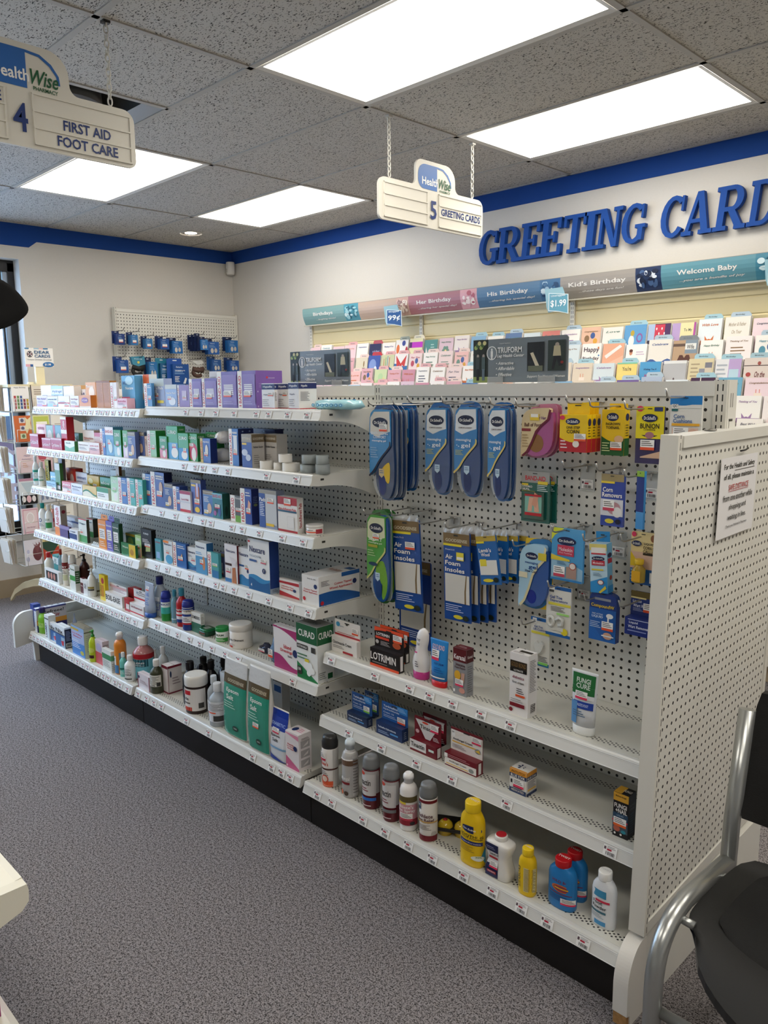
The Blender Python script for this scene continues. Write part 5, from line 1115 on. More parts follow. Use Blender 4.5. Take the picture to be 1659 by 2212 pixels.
# island dressings packet
C_('M5','F',922,1118,300,.015,'#e6e2e2',[('w',0,1,0,lambda k:.34-.22*k+.05*math.sin(k*6),'#a8326f'),('w',0,1,.72,lambda k:.98,'#a8326f'),('w',0,1,.72,lambda k:.96-.24*(1-k)**.6*0-.2*k**2,'#e6e2e2'),('t','Island',.6,.56,.32,.09,RED),('t','Dressings',.55,.45,.52,.09,RED),('t','Sterile',.7,.36,.18,.05,'#3a3a4a'),('e',.93,.47,.1,.09,'#1e2f66'),('r',0,.96,.18,1,'#a8326f')],'white and magenta island dressings packet with an open top, fifth shelf',d=.03)
C_('M5','F',1118,1292,276,.005,'#e6e8e6',[('w',0,1,0,lambda k:.30-.28*k,'#2f8a55'),('w',0,1,0,lambda k:.2-.2*k,'#1f7a45'),('r',0,.68,1,1,'#175a34'),('t','CURAD',.5,.84,.8,.12,WH),('r',.02,.55,.55,.63,'#3a3836'),('t','COTTON BALLS',.28,.59,.46,.04,WH),('r',.72,.53,.92,.63,'#3a3836'),('l',.04,.36,.6,.48,2,'#4a7a5a'),('e',.55,.28,.22,.08,'#f2f4f2'),('e',.75,.2,.14,.06,'#f2f4f2'),('e',.6,.15,.1,.06,'#f2f4f2'),('r',.04,.08,.25,.22,'#3a3836'),('t','130',.14,.17,.14,.05,WH),('r',.42,.34,.62,.39,'#e8d23c')],'tall white and dark green cotton balls box with large white lettering, fifth shelf',uS=1430,side=[('r',0,.68,1,1,'#175a34'),('t','CURAD',.5,.84,.84,.12,WH),('r',.6,.04,.9,.14,'#175a34'),('l',.05,.06,.5,.2,4,'#8a8f8a'),('e',.5,.5,.12,.06,'#cfd3cf')],top=[('r',0,0,1,1,'#8a8a86'),('t','CURAD',.5,.5,.5,.3,'#5a5a58')])

# ------------------------------------------------------------------ bottom deck, left and middle
C_('L6','E',272,300,178,.03,'#24408f',[('r',0,0,1,.1,'#e3e6ea'),('r',.5,.3,1,.6,'#4a6ab0')],'blue edge of a box behind the lice treatment kit, bottom deck')
# big lice kit, turned so its wide face looks along the deck
x,y,z,W,H=spot('L6','E',290,325,178,.05)
x2=x+W; Wk=.032; D_=.17
mb=MB(); mb.box((-Wk/2,-D_/2,0),(Wk/2,D_/2,H),mat('#dfe3ea',.3)); mp=boxmaps(Wk,D_,H)
paint(mb,mp['F'],[('r',0,.9,1,1,'#2a2f8f'),('l',.1,.15,.9,.85,9,'#c3cad6')]); paint(mb,mp['R'],[('r',0,0,1,.55,'#2b2a70'),('w',0,1,.3,lambda k:.55+.06*math.sin(k*4),'#e09a3a'),('w',0,1,.5,lambda k:.98,'#cfc9cf'),('t','Licefreee!',.52,.80,.8,.13,'#17151c'),('i','Kit',.62,.62,.32,.13,'#b3262f'),('r',0,.94,1,1,'#3a3f8f')]); paint(mb,mp['T'],[('l',.1,.1,.9,.9,4,'#9aa0b0')])
tag(mb.build('carton',None,(-1.795,.305+D_/2,z)),'large white and navy lice treatment kit box at the left end of the bottom deck','box')
# green shampoo bottle
Rd('bottle','L6','E',330,402,205,.02,'#78b52e','#2c2467',[('r',.1,.35,.75,.66,'#a9cf6a'),('t','Lice',.4,.6,.4,.06,'#243a1a'),('t','Shampoo',.4,.5,.5,.06,'#243a1a')],'flat green lice shampoo bottle with a wide purple cap, bottom deck','bottle',ky=.65,lz=(.05,.62))
C_('L6','E',390,425,272,.014,'#e3e6e6',[('v','LiceMD',.3,.35,.4,.62,'#24305e'),('r',0,.83,1,.88,'#3a4a4a'),('r',.6,0,1,.6,'#cfe0e6')],'tall white lice remedy box with upright lettering, bottom deck',d=.04)
for a,b,vt,yo,uS,l in ((424,490,340,.02,520,'left'),(480,560,365,.008,622,'right')):
    C_('L6','E',a,b,vt,yo,'#e3e8ea',[('r',0,0,1,.62,'#3a6aa5'),('r',.6,0,1,.5,'#9ab7cf'),('t','Nix',.45,.76,.75,.2,'#15151c'),('p',[(.6,.3),(.9,.35),(.85,.1),(.7,.1)],'#c9344a'),('r',0,.6,1,.64,'#1c2430')],'white and blue lice cream rinse box with bold black name, %s of two'%l,uS=uS,side=[('r',0,0,1,.92,'#1c2338'),('l',.15,.35,.85,.85,8,'#9aa5c4'),('r',.1,.05,.9,.25,'#cfcfc8'),('r',.2,.08,.8,.22,'#77776f')],group='lice cream rinse boxes on the bottom deck')
C_('L6','E',622,730,372,.012,'#8fb0d6',[('r',0,0,1,.86,'#4a88cf'),('w',0,1,.45,lambda k:.86,'#a9b8dc'),('t','Lice Killing',.45,.74,.8,.07,'#d0305a'),('t','Shampoo',.45,.65,.6,.07,'#d0305a'),('r',0,.86,.6,.93,'#c9a83a'),('l',.05,.25,.7,.55,5,'#e3ecf6'),('e',.8,.15,.14,.07,'#c9c45a')],'tall pale blue lice killing shampoo box with a taupe top, bottom deck',uS=808,side=[('r',0,0,1,1,'#d3d3cc'),('r',0,.86,1,.9,'#6a6252'),('l',.2,.2,.9,.8,9,'#b3b3aa')],top=[('r',0,0,1,1,'#77705f'),('l',.1,.1,.9,.9,4,'#a59c86')])
Rd('pump_bottle','L6','E',762,832,398,.01,'#b9cf2a','#2f8a2f',[('e',.5,.6,.3,.15,'#cfdd6a'),('r',.25,.12,.75,.3,'#4a1f2a')],'lime green spray bottle with a green nozzle, bottom deck','bottle')
C_('L6','E',822,884,488,.03,'#d8c9cf',[('r',0,0,1,.5,'#c9505a'),('e',.5,.7,.35,.18,'#b3aacb')],'white and red comb box behind the green labelled one, bottom deck',uS=940,side=[('l',.1,.1,.9,.9,6,'#a39a9a')])
C_('L6','E',880,955,568,.012,'#e0e2dc',[('r',0,.55,1,.8,'#3f8a5a'),('l',.1,.2,.85,.5,4,'#9aa09a')],'low white box with a green band, bottom deck',uS=988,side=[('r',0,.55,1,.8,'#5a9a6a'),('l',.1,.1,.9,.45,4,'#b3b3aa')])
Rd('neck_can','L6','E',980,1078,415,.02,'#d8822a','#ece9e4',[('r',0,.3,.45,.62,'#e9e6e0'),('r',.1,.0,.6,.3,'#4a80b0'),('t','Y',.3,.5,.2,.1,'#2a4a8a'),('r',.65,.25,1,.75,'#7a8a9a')],'orange spray sunscreen bottle with a white nozzle, bottom deck','spray can',lz=(.03,.7))
x,y,z,W,H=spot('L6','E',624,655,275,.22); mb=MB(); mb.lathe([(.012,0),(.012,.03),(.004,.045),(.002,.075)],mat('#b9c9e9',.2,trans=.3),12); tag(mb.build('applicator_bottle',None,(x,y,z)),'tiny pale blue applicator bottle at the back of the bottom deck','bottle')
Rd('bottle','M6','E',1024,1082,588,.02,'#6fc0b4','#e9ebe9',[('r',.1,.45,.8,.6,'#1f6a5f'),('l',.2,.1,.8,.4,3,'#cfe9e3')],'small turquoise bottle with a white cap, bottom deck','bottle')
Rd('bottle','M6','E',1066,1156,612,.008,'#e9ebea','#f0f0ee',[('t','CARE',.5,.4,.6,.1,DK),('l',.2,.5,.8,.85,5,'#8a8a8a'),('r',.2,.05,.8,.14,'#4a4a4a')],'small white bottle with black print beside the turquoise one, bottom deck','bottle')
Rd('bottle','M6','E',1140,1312,450,.05,'#5fb0bf','#eeece9',[('r',.05,.62,.8,1,'#17505f'),('t','HIBICLENS',.4,.82,.6,.09,WH),('l',.1,.66,.7,.75,2,'#cfe0e3')],'large bottle with red liquid above a turquoise label and white cap, bottom deck','bottle',lz=(.04,.5),bodymat=mat('#c98a8a',.15,trans=.25),label_col='#6fbccb',span=3.6)
o_=[o for o in bpy.data.objects if o.name.startswith('bottle')][-1]
mb=MB(); R_=None
x,y,z,R_,H=rspot('M6','E',1140,1312,450,.05)
mb.lathe([(R_*1.004,H*.51),(R_*1.004,H*.62),(R_*.99,H*.625)],mat('#a3202a',.2),26,capb=False,capt=False); mb.build('red_liquid',o_)
C_('M6','E',1180,1280,782,.012,'#e0d8dc',[('r',0,.0,.06,1,'#7a2438'),('r',.94,0,1,1,'#7a2438'),('e',.12,.75,.07,.1,'#24365e'),('l',.2,.35,.85,.6,3,'#a08a92')],'white gauze box with dark red edges partly hidden by the brown bottle, bottom deck',d=.03)
Rd('bottle','M6','E',1284,1392,648,.012,'#3a3e2c','#ecebe8',[('r',.05,.28,.95,.85,'#d9d7d0'),('l',.15,.4,.85,.8,6,'#6a6a62'),('t','OIL',.5,.34,.3,.08,DK),('r',.7,.3,.9,.5,'#333')],'dark brown oil bottle with a white cap and grey label, bottom deck','bottle',lz=(.05,.66))
Rd('bottle','M6','E',1352,1438,535,.10,'#b9bcbc','#d9dada',[('r',.1,.3,.9,.5,'#8a8f92'),('l',.2,.55,.8,.8,3,'#5a5a5a')],'grey bottle standing further back behind the brown one, bottom deck','bottle')
Rd('bottle','M6','E',1308,1345,560,.20,'#dfe0de','#ececea',[('r',.1,.2,.9,.5,'#c9b3b3')],'slim white bottle at the back between the red liquid and grey bottles, bottom deck','bottle')
C_('M6','E',1390,1440,702,.06,'#ddd6d6',[('r',0,0,1,.06,'#7a2438'),('r',0,.9,1,1,'#7a2438')],'wide white gauze box with dark red edges lying behind the brown bottle, bottom deck',uS=1560,d=.14,side=[('r',0,0,1,.05,'#7a2438'),('r',0,.92,1,1,'#7a2438'),('r',0,0,.03,1,'#7a2438'),('e',.2,.7,.06,.12,'#24365e'),('l',.3,.3,.85,.6,3,'#9a8a90')])
# black peroxide bottles
bl='#15151a'
for a,b,vt,yo,l in ((140,270,585,.05,'front left'),(262,372,548,.205,'rear left'),(330,440,575,.11,'middle'),(262,330,615,.13,'front right, behind the wipes tub'),(440,550,560,.18,'rear right')):
    Rd('bottle','M6','F',a,b,vt,yo,bl,'#101014',[('r',.1,.2,.9,.7,'#23232a')],'black antiseptic bottle with a black cap, %s of the cluster'%l,'bottle','black antiseptic bottles on the bottom deck',ky=.9)
Rd('jar','M6','F',160,352,690,.008,'#241412','#e9e6df',[('r',0,.1,1,.92,'#e3dfdb'),('r',0,.1,.55,.24,'#c9402f'),('r',.28,.70,.52,.86,RED),('t','Iodide',.25,.55,.4,.11,DK),('r',.0,.36,.5,.42,'#77706f'),('r',.75,.2,.92,.4,'#444')]+stk(.02,.66,.24,.22),'brown wipes tub with a domed white lid and red label, bottom deck','tub',lz=(.02,.73),nm='tub')
Rd('bottle','M6','F',352,462,706,.05,'#c9cdd2','#d3dadf',[('r',.1,.2,.9,.7,'#dde0e4')],'clear alcohol bottle standing behind its twin, bottom deck','bottle',bodymat=mat('#cfd6dc',.12,trans=.45,ior=1.25))
Rd('bottle','M6','F',366,512,768,.008,'#cdd6dc','#e3e6ea',[('r',.0,.0,1,1,'#d9dde3'),('l',.1,.55,.9,.9,6,'#6a6a72'),('r',.15,.42,.6,.48,'#e2552f'),('r',.5,.04,.9,.32,'#3a3a3a'),('r',.0,.8,.2,.9,'#2c5a4a')],'clear alcohol bottle with a translucent cap in front, bottom deck','bottle',bodymat=mat('#d3dbe2',.12,trans=.45,ior=1.25),lz=(.12,.6))
C_('M6','F',470,545,690,.10,'#c9d0d6',[('r',.1,.3,.9,.8,'#e3e6e9')],'pale grey bottle pack behind the left salt bag, bottom deck')
# epsom salt pouches
def pouch(key,f,uL,uR,vT,yo,body,els,lab,side='#d9d6cf',lean=0,dp=.05,top='#cfd0d0',group=None,yaw=0,shiny=.18):
    x,y,z,W,H=spot(key,f,uL,uR,vT,yo)
    rows=[]; n=28; rr=random.Random(int(uL))
    for zz,a,b in ((0,.92,.8),(.04,.98,1),(.3,1,1.05),(.55,.98,.8),(.72,.94,.5),(.84,.90,.22),(.93,.88,.06),(1,.88,.02)):
        rows.append([(W/2*a*math.copysign(abs(math.cos(2*PI*k/n))**.55,math.cos(2*PI*k/n)),dp/2*b*math.copysign(abs(math.sin(2*PI*k/n))**.7,math.sin(2*PI*k/n))*(1+.05*rr.uniform(-1,1))+lean*zz,H*zz) for k in range(n)])
    mb=MB(); mb.grid(rows,mat(side,shiny,bump=.35,bscale=30),capb=True,capt=True)
    def fm(s,t,o):
        zz=t; P=((0,.8),(.04,1),(.3,1.05),(.55,.8),(.72,.5),(.84,.22),(.93,.06),(1,.02)); q=.02
        for i in range(7):
            if P[i][0]<=zz<=P[i+1][0]: k=(zz-P[i][0])/(P[i+1][0]-P[i][0]); q=P[i][1]+(P[i+1][1]-P[i][1])*k
        a=abs(2*s-1)*.88
        yy=-dp/2*q*max(.15,(1-a**3.6))**.35
        return (W*.455*(2*s-1),yy-.0022-o+lean*zz,H*zz)
    # body print in a fine grid so it follows the bulge
    for i in range(10):
        for j in range(10):
            s0,s1,t0,t1=i/10,(i+1)/10,.03+j*.075,.03+(j+1)*.075
            mb.face([fm(s0,t0,0),fm(s1,t0,0),fm(s1,t1,0),fm(s0,t1,0)],mat(body,shiny,coat=.4),True)
    for i in range(10):
        mb.face([fm(i/10,.78,.0),fm((i+1)/10,.78,.0),fm((i+1)/10,.98,0),fm(i/10,.98,0)],mat(top,.12,bump=.6,bscale=50),True)
    paint(mb,fm,els,8,base=.0008)
    o=mb.build('pouch',None,(x,y+dp/2,z)); o.rotation_euler.z=yaw
    tag(o,lab,'bag',group); return o
GE='#2f8f78'
sal=lambda: [('r',0,.68,1,.80,'#57492f'),('t','GOODSENSE',.55,.73,.7,.04,'#cfc4a8'),('t','Epsom',.45,.60,.55,.065,'#e3ede6'),('t','Salt',.35,.52,.32,.06,'#e3ede6'),('l',.1,.38,.6,.47,3,'#a9cfc2'),('e',.6,.14,.13,.035,'#24453c'),('t','100%',.6,.14,.14,.018,'#d9e6df'),('e',.3,.66,.0,.0,GE)]
pouch('M6','F',478,684,590,.012,GE,sal(),'green bag of epsom salt, left of two, leaning beside the alcohol bottle',group='green epsom salt bags')
pouch('M6','F',684,876,655,.004,GE,sal()+stk(.35,.30,.28,.06),'green bag of epsom salt with a price sticker, right of two',group='green epsom salt bags')
pouch('M6','F',874,1022,1010,.010,'#d9dbe0',[('r',0,.62,1,.86,'#1e3a9c'),('t','DIABETIC',.5,.72,.8,.06,'#9db4e6'),('t','Epsom',.4,.50,.55,.06,DK),('t','Salt',.4,.42,.35,.06,DK),('r',0,.26,1,.30,'#7fa9cf'),('w',0,1,.03,lambda k:.14-.1*k,'#1e3a9c')]+stk(.2,.55,.4,.1,'#c8415a'),'small white and royal blue bag of epsom salt beside the pink box',top='#1e3a9c')
C_('M6','F',1022,1132,1196,.012,'#e3dcdc',[('w',0,1,0,lambda k:.32-.25*k,'#c9608a'),('w',0,1,.84,lambda k:.96-.0*k,'#d98aa5'),('w',0,1,.84,lambda k:.84+.1*(1-k),'#e3dcdc'),('t','Sterile',.4,.66,.5,.045,RED),('t','Lap Sponges',.42,.6,.62,.045,RED),('t','Bandages',.42,.54,.5,.045,RED),('e',.76,.6,.14,.07,'#1e2f66'),('e',.12,.07,.06,.03,'#e9c3cf')],'tall white and pink bandage roll box with three hand pictures on its side, bottom deck',uS=1240,side=[('r',.15,.1,.85,.3,'#a9a5a5'),('r',.15,.36,.85,.56,'#a9a5a5'),('r',.15,.62,.85,.82,'#a9a5a5')]+[('p',[(.3,q),(.7,q+.03),(.75,q+.12),(.5,q+.06)],'#dcd6d3') for q in (.14,.40,.66)]+[('l',.2,.84,.8,.9,2,'#77727a')],top=[('e',.3,.5,.15,.25,'#1e2f66'),('l',.5,.3,.9,.8,3,'#d98aa5')])
x,y,z,W,H=spot('M6','F',918,990,765,.28); C_('M6','F',918,990,765,.27,'#d9d9da',[('r',.1,.7,.9,.9,'#2f5fa0')],'white box with a blue mark at the very back of the middle bottom deck')
# ------------------------------------------------------------------ right bay, upper shelf
hangbox('R1','G',206,400,58,.03,178,'#e4e0dc',[('r',0,.0,1,.12,'#a8262f'),('l',.1,.16,.8,.24,1,'#a8262f'),('e',.14,.72,.08,.16,'#4a9ac4'),('t','globe',.3,.62,.16,.1,'#8a9aa8'),('e',.5,.8,.05,.04,'#2a2a2a')]+stk(.7,.3,.24,.4),
        [('t','Clotrimazole Cream',.42,.62,.75,.2,'#2c2a30'),('r',.45,.02,.85,.16,'#a8262f'),('l',.05,.25,.5,.45,2,'#8f8a88')],'white antifungal cream box with a red banded back card, leftmost on that shelf',uS=430)
LOB='#1f1a1b'
for a,b,vt,yo,vm,l in ((553,775,108,.10,262,'rear'),(505,728,122,.02,276,'front')):
    hangbox('R1','G',a,b,vt,yo,vm,LOB,[('w',0,1,.78,lambda k:1,'#e2502a'),('w',0,1,.66,lambda k:.78+.1*math.sin(k*PI),LOB),('t','LOTRIMIN',.3,.66,.46,.15,'#ece6e2'),('r',.04,.42,.52,.54,'#d8452a'),('e',.1,.25,.06,.1,'#b9b3b0'),('l',.22,.12,.55,.35,4,'#b9b3b0'),('e',.78,.3,.14,.16,'#b5502a')]+stk(.66,.45,.3,.38),
        [('t','LOTRIMIN',.46,.58,.88,.42,'#ece6e2'),('r',0,0,1,.14,'#e2502a'),('l',.08,.2,.6,.32,1,'#8f8782')],'black and orange athletes foot cream box with a raised back card, %s of two'%l,uS=(810 if l=='rear' else 768),side=[('r',.25,.1,.75,.9,'#e8e4e0')],group='black and orange foot cream boxes',d=.03)
# pink and white foot file bottle
x,y,z,R,H=rspot('R1','G',838,968,92,.03,.6); y-=.022
t=empty('lotion_bottle',(x,y+.022,z),'curvy white foot lotion bottle with a magenta base and slanted oval top','bottle')
pr=[]; zz=0
mb=MB(); rows=[]
for q,a,dx,b in ((.15,.86,0,.9),(.2,.92,0,.95),(.3,.98,0,1),(.42,.86,.01,.95),(.52,.66,.03,.8),(.60,.60,.06,.72),(.68,.66,.12,.66),(.78,.74,.18,.6),(.88,.70,.26,.5),(.95,.52,.32,.4),(1,.15,.36,.15)):
    rows.append([(R*a*math.cos(2*PI*k/26)+R*dx,.024*b*math.sin(2*PI*k/26),H*q) for k in range(26)])
mb.grid(rows,mat('#e6e2e0',.2,coat=.3),capt=True)
fm=lambda s,q,o:(R*(.1+.8*(2*s-1)*.55)+R*.25*max(0,q-.45),-.0255*(1-.45*max(0,q-.5)*1.3)*math.sqrt(max(.1,1-(1.1*(s-.5))**2))-o,H*(.18+q*.75))
paint(mb,fm,[('i','Pretty',.55,.82,.5,.1,'#3a3440'),('i','Feet',.62,.72,.35,.08,'#3a3440'),('r',.18,.48,.6,.52,'#d9508f'),('l',.25,.1,.75,.28,3,'#5a5560'),('l',.2,.55,.5,.66,3,'#b9a0c4')],6,base=.0012); mb.build('bottle_body',t)
mb=MB(); mb.lathe([(R*.88,0,.021),(R*.9,.004,.0225),(R*.9,H*.15,.0225),(R*.85,H*.155,.021)],mat('#b8357f',.25),26); mb.build('base_cap',t)
# blue tube on red cap
round_item('tube','R1','G',972,1116,186,.02,'#2a86cf','#c4161f',[('t','GOLD BOND',.5,.82,.8,.12,'#e3c2c4'),('r',.0,.07,1,.1,WH),('t','FOOT CREAM',.6,.42,.6,.05,'#1a3f8a'),('l',.3,.2,.9,.35,3,'#1f5fa5')]+stk(.1,.5,.5,.25,'#d9355a'),'bright blue foot cream tube standing on a red cap','tube',ky=.42)
carton('R1','G',1150,1252,258,.02,'#8f8f92',[('r',0,.72,1,1,'#5a1219'),('t','Kerasal',.5,.82,.85,.11,'#ece6e4'),('t','Intensive',.55,.66,.7,.06,'#4a1a1f'),('t','Foot Repair',.55,.59,.8,.06,'#4a1a1f'),('e',.35,.43,.24,.1,'#d9a52a'),('p',[(.6,.3),(.85,.3),(.9,.5),(.65,.5)],'#c49a86'),('e',.7,.12,.22,.06,'#c98f80'),('r',.05,.06,.18,.12,WH)]+stk(.2,.2,.6,.15,'#d9355a'),'grey foot repair box with a maroon top, next to the blue tube',uS=1306,side=[('r',0,.72,1,1,'#4a0f16'),('t','Kerasal',.5,.84,.7,.06,'#cfc6c4'),('l',.15,.08,.85,.66,12,'#6a6a6e')],top=[('r',0,0,1,1,'#571018'),('l',.2,.3,.8,.7,2,'#a58a8c')])
carton('R1','H',248,412,136,.02,'#e4e0de',[('r',.03,.76,.93,.88,'#2c241a'),('t','GOLD BOND',.48,.82,.8,.07,'#7a5a2f'),('r',.03,.70,.93,.76,'#151313'),('t','ULTIMATE',.48,.73,.5,.03,'#d9d5d0'),('t','diabetics',.48,.62,.62,.045,'#8a3f55'),('t','foot cream',.48,.54,.62,.04,'#2c2a2c'),('r',.35,.31,.85,.345,'#d8552a'),('l',.4,.36,.8,.46,3,'#4a4648'),('r',.05,.14,.85,.2,'#7a1624'),('e',.12,.08,.1,.035,'#7a1624'),('l',.1,.22,.75,.28,2,'#a09a98')],'tall white foot cream box with a black name band, standing alone on the upper shelf',uS=492,side=[('l',.15,.4,.85,.92,20,'#6a6668'),('r',.3,.06,.8,.2,'#4a4648'),('l',.3,.06,.8,.2,5,'#cfcbc8')],top=[('r',.3,.4,.95,.7,'#2c241a'),('l',.1,.1,.7,.35,2,'#a09a98')])
round_item('tube','R1','H',806,1036,288,.03,'#dfe1e4','#dcdcd8',[('r',0,.72,1,.95,'#1f6a34'),('w',0,1,.55,lambda k:.72,'#1f6a34'),('w',0,1,.5,lambda k:.58+.14*abs(2*k-1),'#dfe1e4'),('w',0,1,.58,lambda k:.72,'#1f6a34'),('t','FUNGI',.5,.83,.62,.09,'#dfeadf'),('t','CURE',.5,.73,.62,.09,'#dfeadf'),('r',.1,.33,1,.46,'#1d3f9a'),('t',"ATHLETE'S FOOT",.5,.395,.6,.05,'#c9d4ea'),('l',.1,.18,.7,.3,3,'#4a6a8a'),('r',.0,.05,.3,.45,'#5a90c4')]+stk(.18,.5,.55,.14,'#d9355a'),'white antifungal tube with a dark green top band, rightmost on the upper shelf','tube',ky=.42,lz=(0,1))

# ---- middle shelf of the right bay
TB='#18335f'
terb=lambda: [('p',[(.55,1),(1,1),(1,.62),(.7,.62),(.62,.85)],'#2f7fc4'),('l',.62,.72,.95,.95,3,'#9cc4e6'),('t','Terbinafine',.35,.78,.55,.12,'#dfe6f0'),('t','Hydrochloride',.38,.6,.62,.12,'#dfe6f0'),('t','Cream 1%',.28,.42,.42,.09,'#c9d6ea'),('l',.08,.15,.6,.32,2,'#b5c6e0')]
terl=lambda: [('t','Terbinafine Hydrochloride',.42,.6,.7,.18,'#dfe6f0'),('r',.55,.3,.85,.42,'#4a8fd0'),('l',.08,.15,.5,.4,2,'#9ab3d6')]
for a,b,vt,yo,vm,uS,l in ((425,530,612,.10,770,572,'rear box, left pair'),(325,478,632,.03,770,522,'front box, left pair')):
    hangbox('R2','G',a,b,vt,yo,vm,'#13284d',terb()+stk(.6,.1,.3,.35,'#7fc04a'),terl(),'navy and blue terbinafine cream box with a raised card, %s'%l,uS=uS,pcol='#1f4f8f',side=[('l',.3,.2,.7,.8,4,'#8a94a8')],group='navy terbinafine boxes')
hangbox('R2','G',552,752,716,.03,852,'#15305f',terb()+stk(.62,.05,.3,.36),terl(),'navy and blue terbinafine cream box with an orange sticker, standing right of the pair',uS=800,pcol='#1f579c',side=[('l',.3,.2,.7,.8,4,'#8a94a8')],group='navy terbinafine boxes')
TN='#6b1320'
tin=lambda: [('p',[(0,.0),(0,.95),(.32,.1),(.5,-.0)],TN),('p',[(.04,.88),(.95,.88),(.6,.05),(.42,.05)],'#cfccca'),('t','Tinactin',.52,.58,.62,.2,'#1c1618'),('e',.42,.8,.12,.05,'#c9402a'),('e',.12,.3,.07,.09,'#cfa9ad'),('l',.72,.1,.95,.3,3,'#e3d9d8')]
for a,b,vt,yo,vm,uS,l in ((880,1060,800,.10,1010,1098,'rear'),(815,1018,828,.02,992,1058,'front')):
    hangbox('R2','G',a,b,vt,yo,vm,TN,tin()+stk(.62,.5,.3,.35,'#d9355a'),[('r',0,.2,.62,1,'#d9d5d3'),('p',[(.62,1),(.62,.2),(.5,.2)],'#d9d5d3'),('t','Tinactin',.3,.6,.52,.4,'#1c1618'),('r',.72,.5,.92,.7,'#cfe0d8')],'maroon and silver antifungal cream box with bold black lettering, %s of two'%l,uS=uS,side=[('r',.2,.1,.8,.9,'#e3dfdc')],group='maroon antifungal boxes')
hangbox('R2','G',1085,1330,930,.02,1105,'#6f1622',[('r',0,0,1,1,'#e3ddd6'),('r',0,.9,1,1,'#6f1622'),('r',.02,.62,.14,.88,'#f0eeea'),('t','QC',.08,.8,.08,.08,DK),('t','Antifungal Cream',.38,.5,.62,.12,'#2c2426'),('r',.05,.36,.8,.41,'#e0aa3a'),('e',.86,.32,.09,.11,'#8a8f8c'),('p',[(.78,.3),(.94,.24),(.9,.4)],'#e0b83a'),('l',.05,.12,.5,.3,3,'#8f8588')]+stk(.68,.6,.28,.28,'#d9355a'),[('w',0,1,.1,lambda k:.62+.0*k,'#e3ddd6'),('t','Antifungal Cream',.42,.42,.55,.16,'#2c2426'),('r',.05,.18,.75,.24,'#e0aa3a'),('e',.85,.32,.08,.16,'#8a8f8c'),('l',.05,.72,.8,.95,2,'#c98a90'),('r',.0,.66,.1,.95,'#f0eeea')],'wide white and maroon antifungal cream box with a raised card, rightmost of the cream boxes',uS=1382,d=.03,side=[('r',.3,.1,.7,.9,'#e6e2de')])
carton('R2','H',252,400,1180,.03,'#e4e0da',[('r',0,.82,1,1,'#e0962f'),('t','ANTI-ITCH',.5,.91,.8,.1,'#4a3a1f'),('r',0,.66,1,.82,'#1c2c55'),('t','BLUE STAR',.5,.74,.85,.12,'#e9e6e0'),('r',0,0,1,.2,'#24365f'),('t','MEDICATED',.5,.12,.75,.09,'#cfc4b8'),('r',.08,.4,.18,.56,'#1c2030'),('p',[(.2,.24),(.8,.24),(.6,.38),(.4,.38)],'#4a2a3a')]+stk(.25,.28,.62,.34,'#d9355a'),'small white, orange and navy medicated ointment box, alone in the middle of the shelf',uS=490,side=[('r',0,.82,1,1,'#e0962f'),('r',0,.66,1,.82,'#1c2c55'),('t','BLUE STAR',.5,.74,.85,.1,'#e9e6e0'),('l',.1,.3,.9,.62,6,'#77727a'),('r',.1,.2,.9,.28,'#e0b45a'),('r',0,0,1,.12,'#24365f')],top=[('r',.0,.0,1,.12,'#e0962f'),('v','*',.45,.5,.5,.5,'#1c2c55')])
carton('R2','H',1172,1306,1390,.03,'#15141a',[('r',0,.82,1,1,'#c9952f'),('t','Maximum Strength',.5,.93,.7,.05,'#3a2a14'),('r',0,.38,1,.55,'#2f4a66'),('r',.0,.12,1,.4,'#4a5a66'),('t','FUNGI',.5,.72,.82,.1,'#ece9e4'),('t','+NAIL',.56,.61,.76,.1,'#ece9e4'),('t','LIQUID',.5,.5,.45,.035,'#9ab3c9'),('e',.3,.2,.22,.07,'#b5604a'),('e',.75,.16,.16,.04,'#2f8a9a'),('r',0,.36,1,.4,'#c9304a')]+stk(.08,.26,.84,.2,'#e2642a')+[('e',.2,.09,.07,.025,'#e9e6e2'),('e',.6,.09,.07,.025,'#e9e6e2')],'tall black, gold and blue nail treatment box at the right end of the middle shelf',uS=1372,side=[('t','FUNGI',.5,.76,.7,.06,'#5a5a60'),('t','+NAIL',.5,.68,.7,.06,'#5a5a60'),('l',.2,.1,.8,.6,9,'#3a4a5a')],top=[('r',.0,.0,.5,1,'#c9952f'),('t','FUNGI',.7,.5,.5,.3,'#cfc9bd')])

# ---- bottom deck of the right bay
Rd('spray_can','R3','I',186,302,116,.02,'#e4e0dc','#2c2c2c',[('r',0,.0,1,.16,'#d9552a'),('t',"Athlete's",.28,.62,.56,.1,'#c9452a'),('r',0,.46,1,.5,'#4a2a22'),('l',.1,.3,.55,.44,3,'#8a827e'),('e',.4,.22,.16,.1,'#c9402a'),('e',.4,.22,.12,.075,'#e4cdbd'),('r',.75,0,1,1,'#c9c5c0')]+stk(.05,.7,.42,.22,'#c23a50'),'white spray can with a glossy black cap and orange foot, leftmost on the bottom deck','spray can','foot spray cans on the bottom deck',lz=(.01,.75))
Rd('neck_can','R3','I',330,446,152,.02,'#b0aeac','#d3dce0',[('r',0,.72,1,.84,'#6a5140'),('r',0,.84,1,1.0,'#e6e4e2'),('t','Antifungal',.3,.42,.6,.1,'#ece9e6'),('r',.0,.3,.6,.35,'#7a1f26'),('r',.05,.06,.3,.16,'#d9642a'),('e',.45,.1,.1,.05,'#4a3a30'),('r',.72,.05,1,.95,'#c2c0be'),('l',.74,.1,.98,.9,12,'#8a8886')],'silver grey spray can with a white neck, second on the bottom deck','spray can','foot spray cans on the bottom deck',lz=(.01,.8))
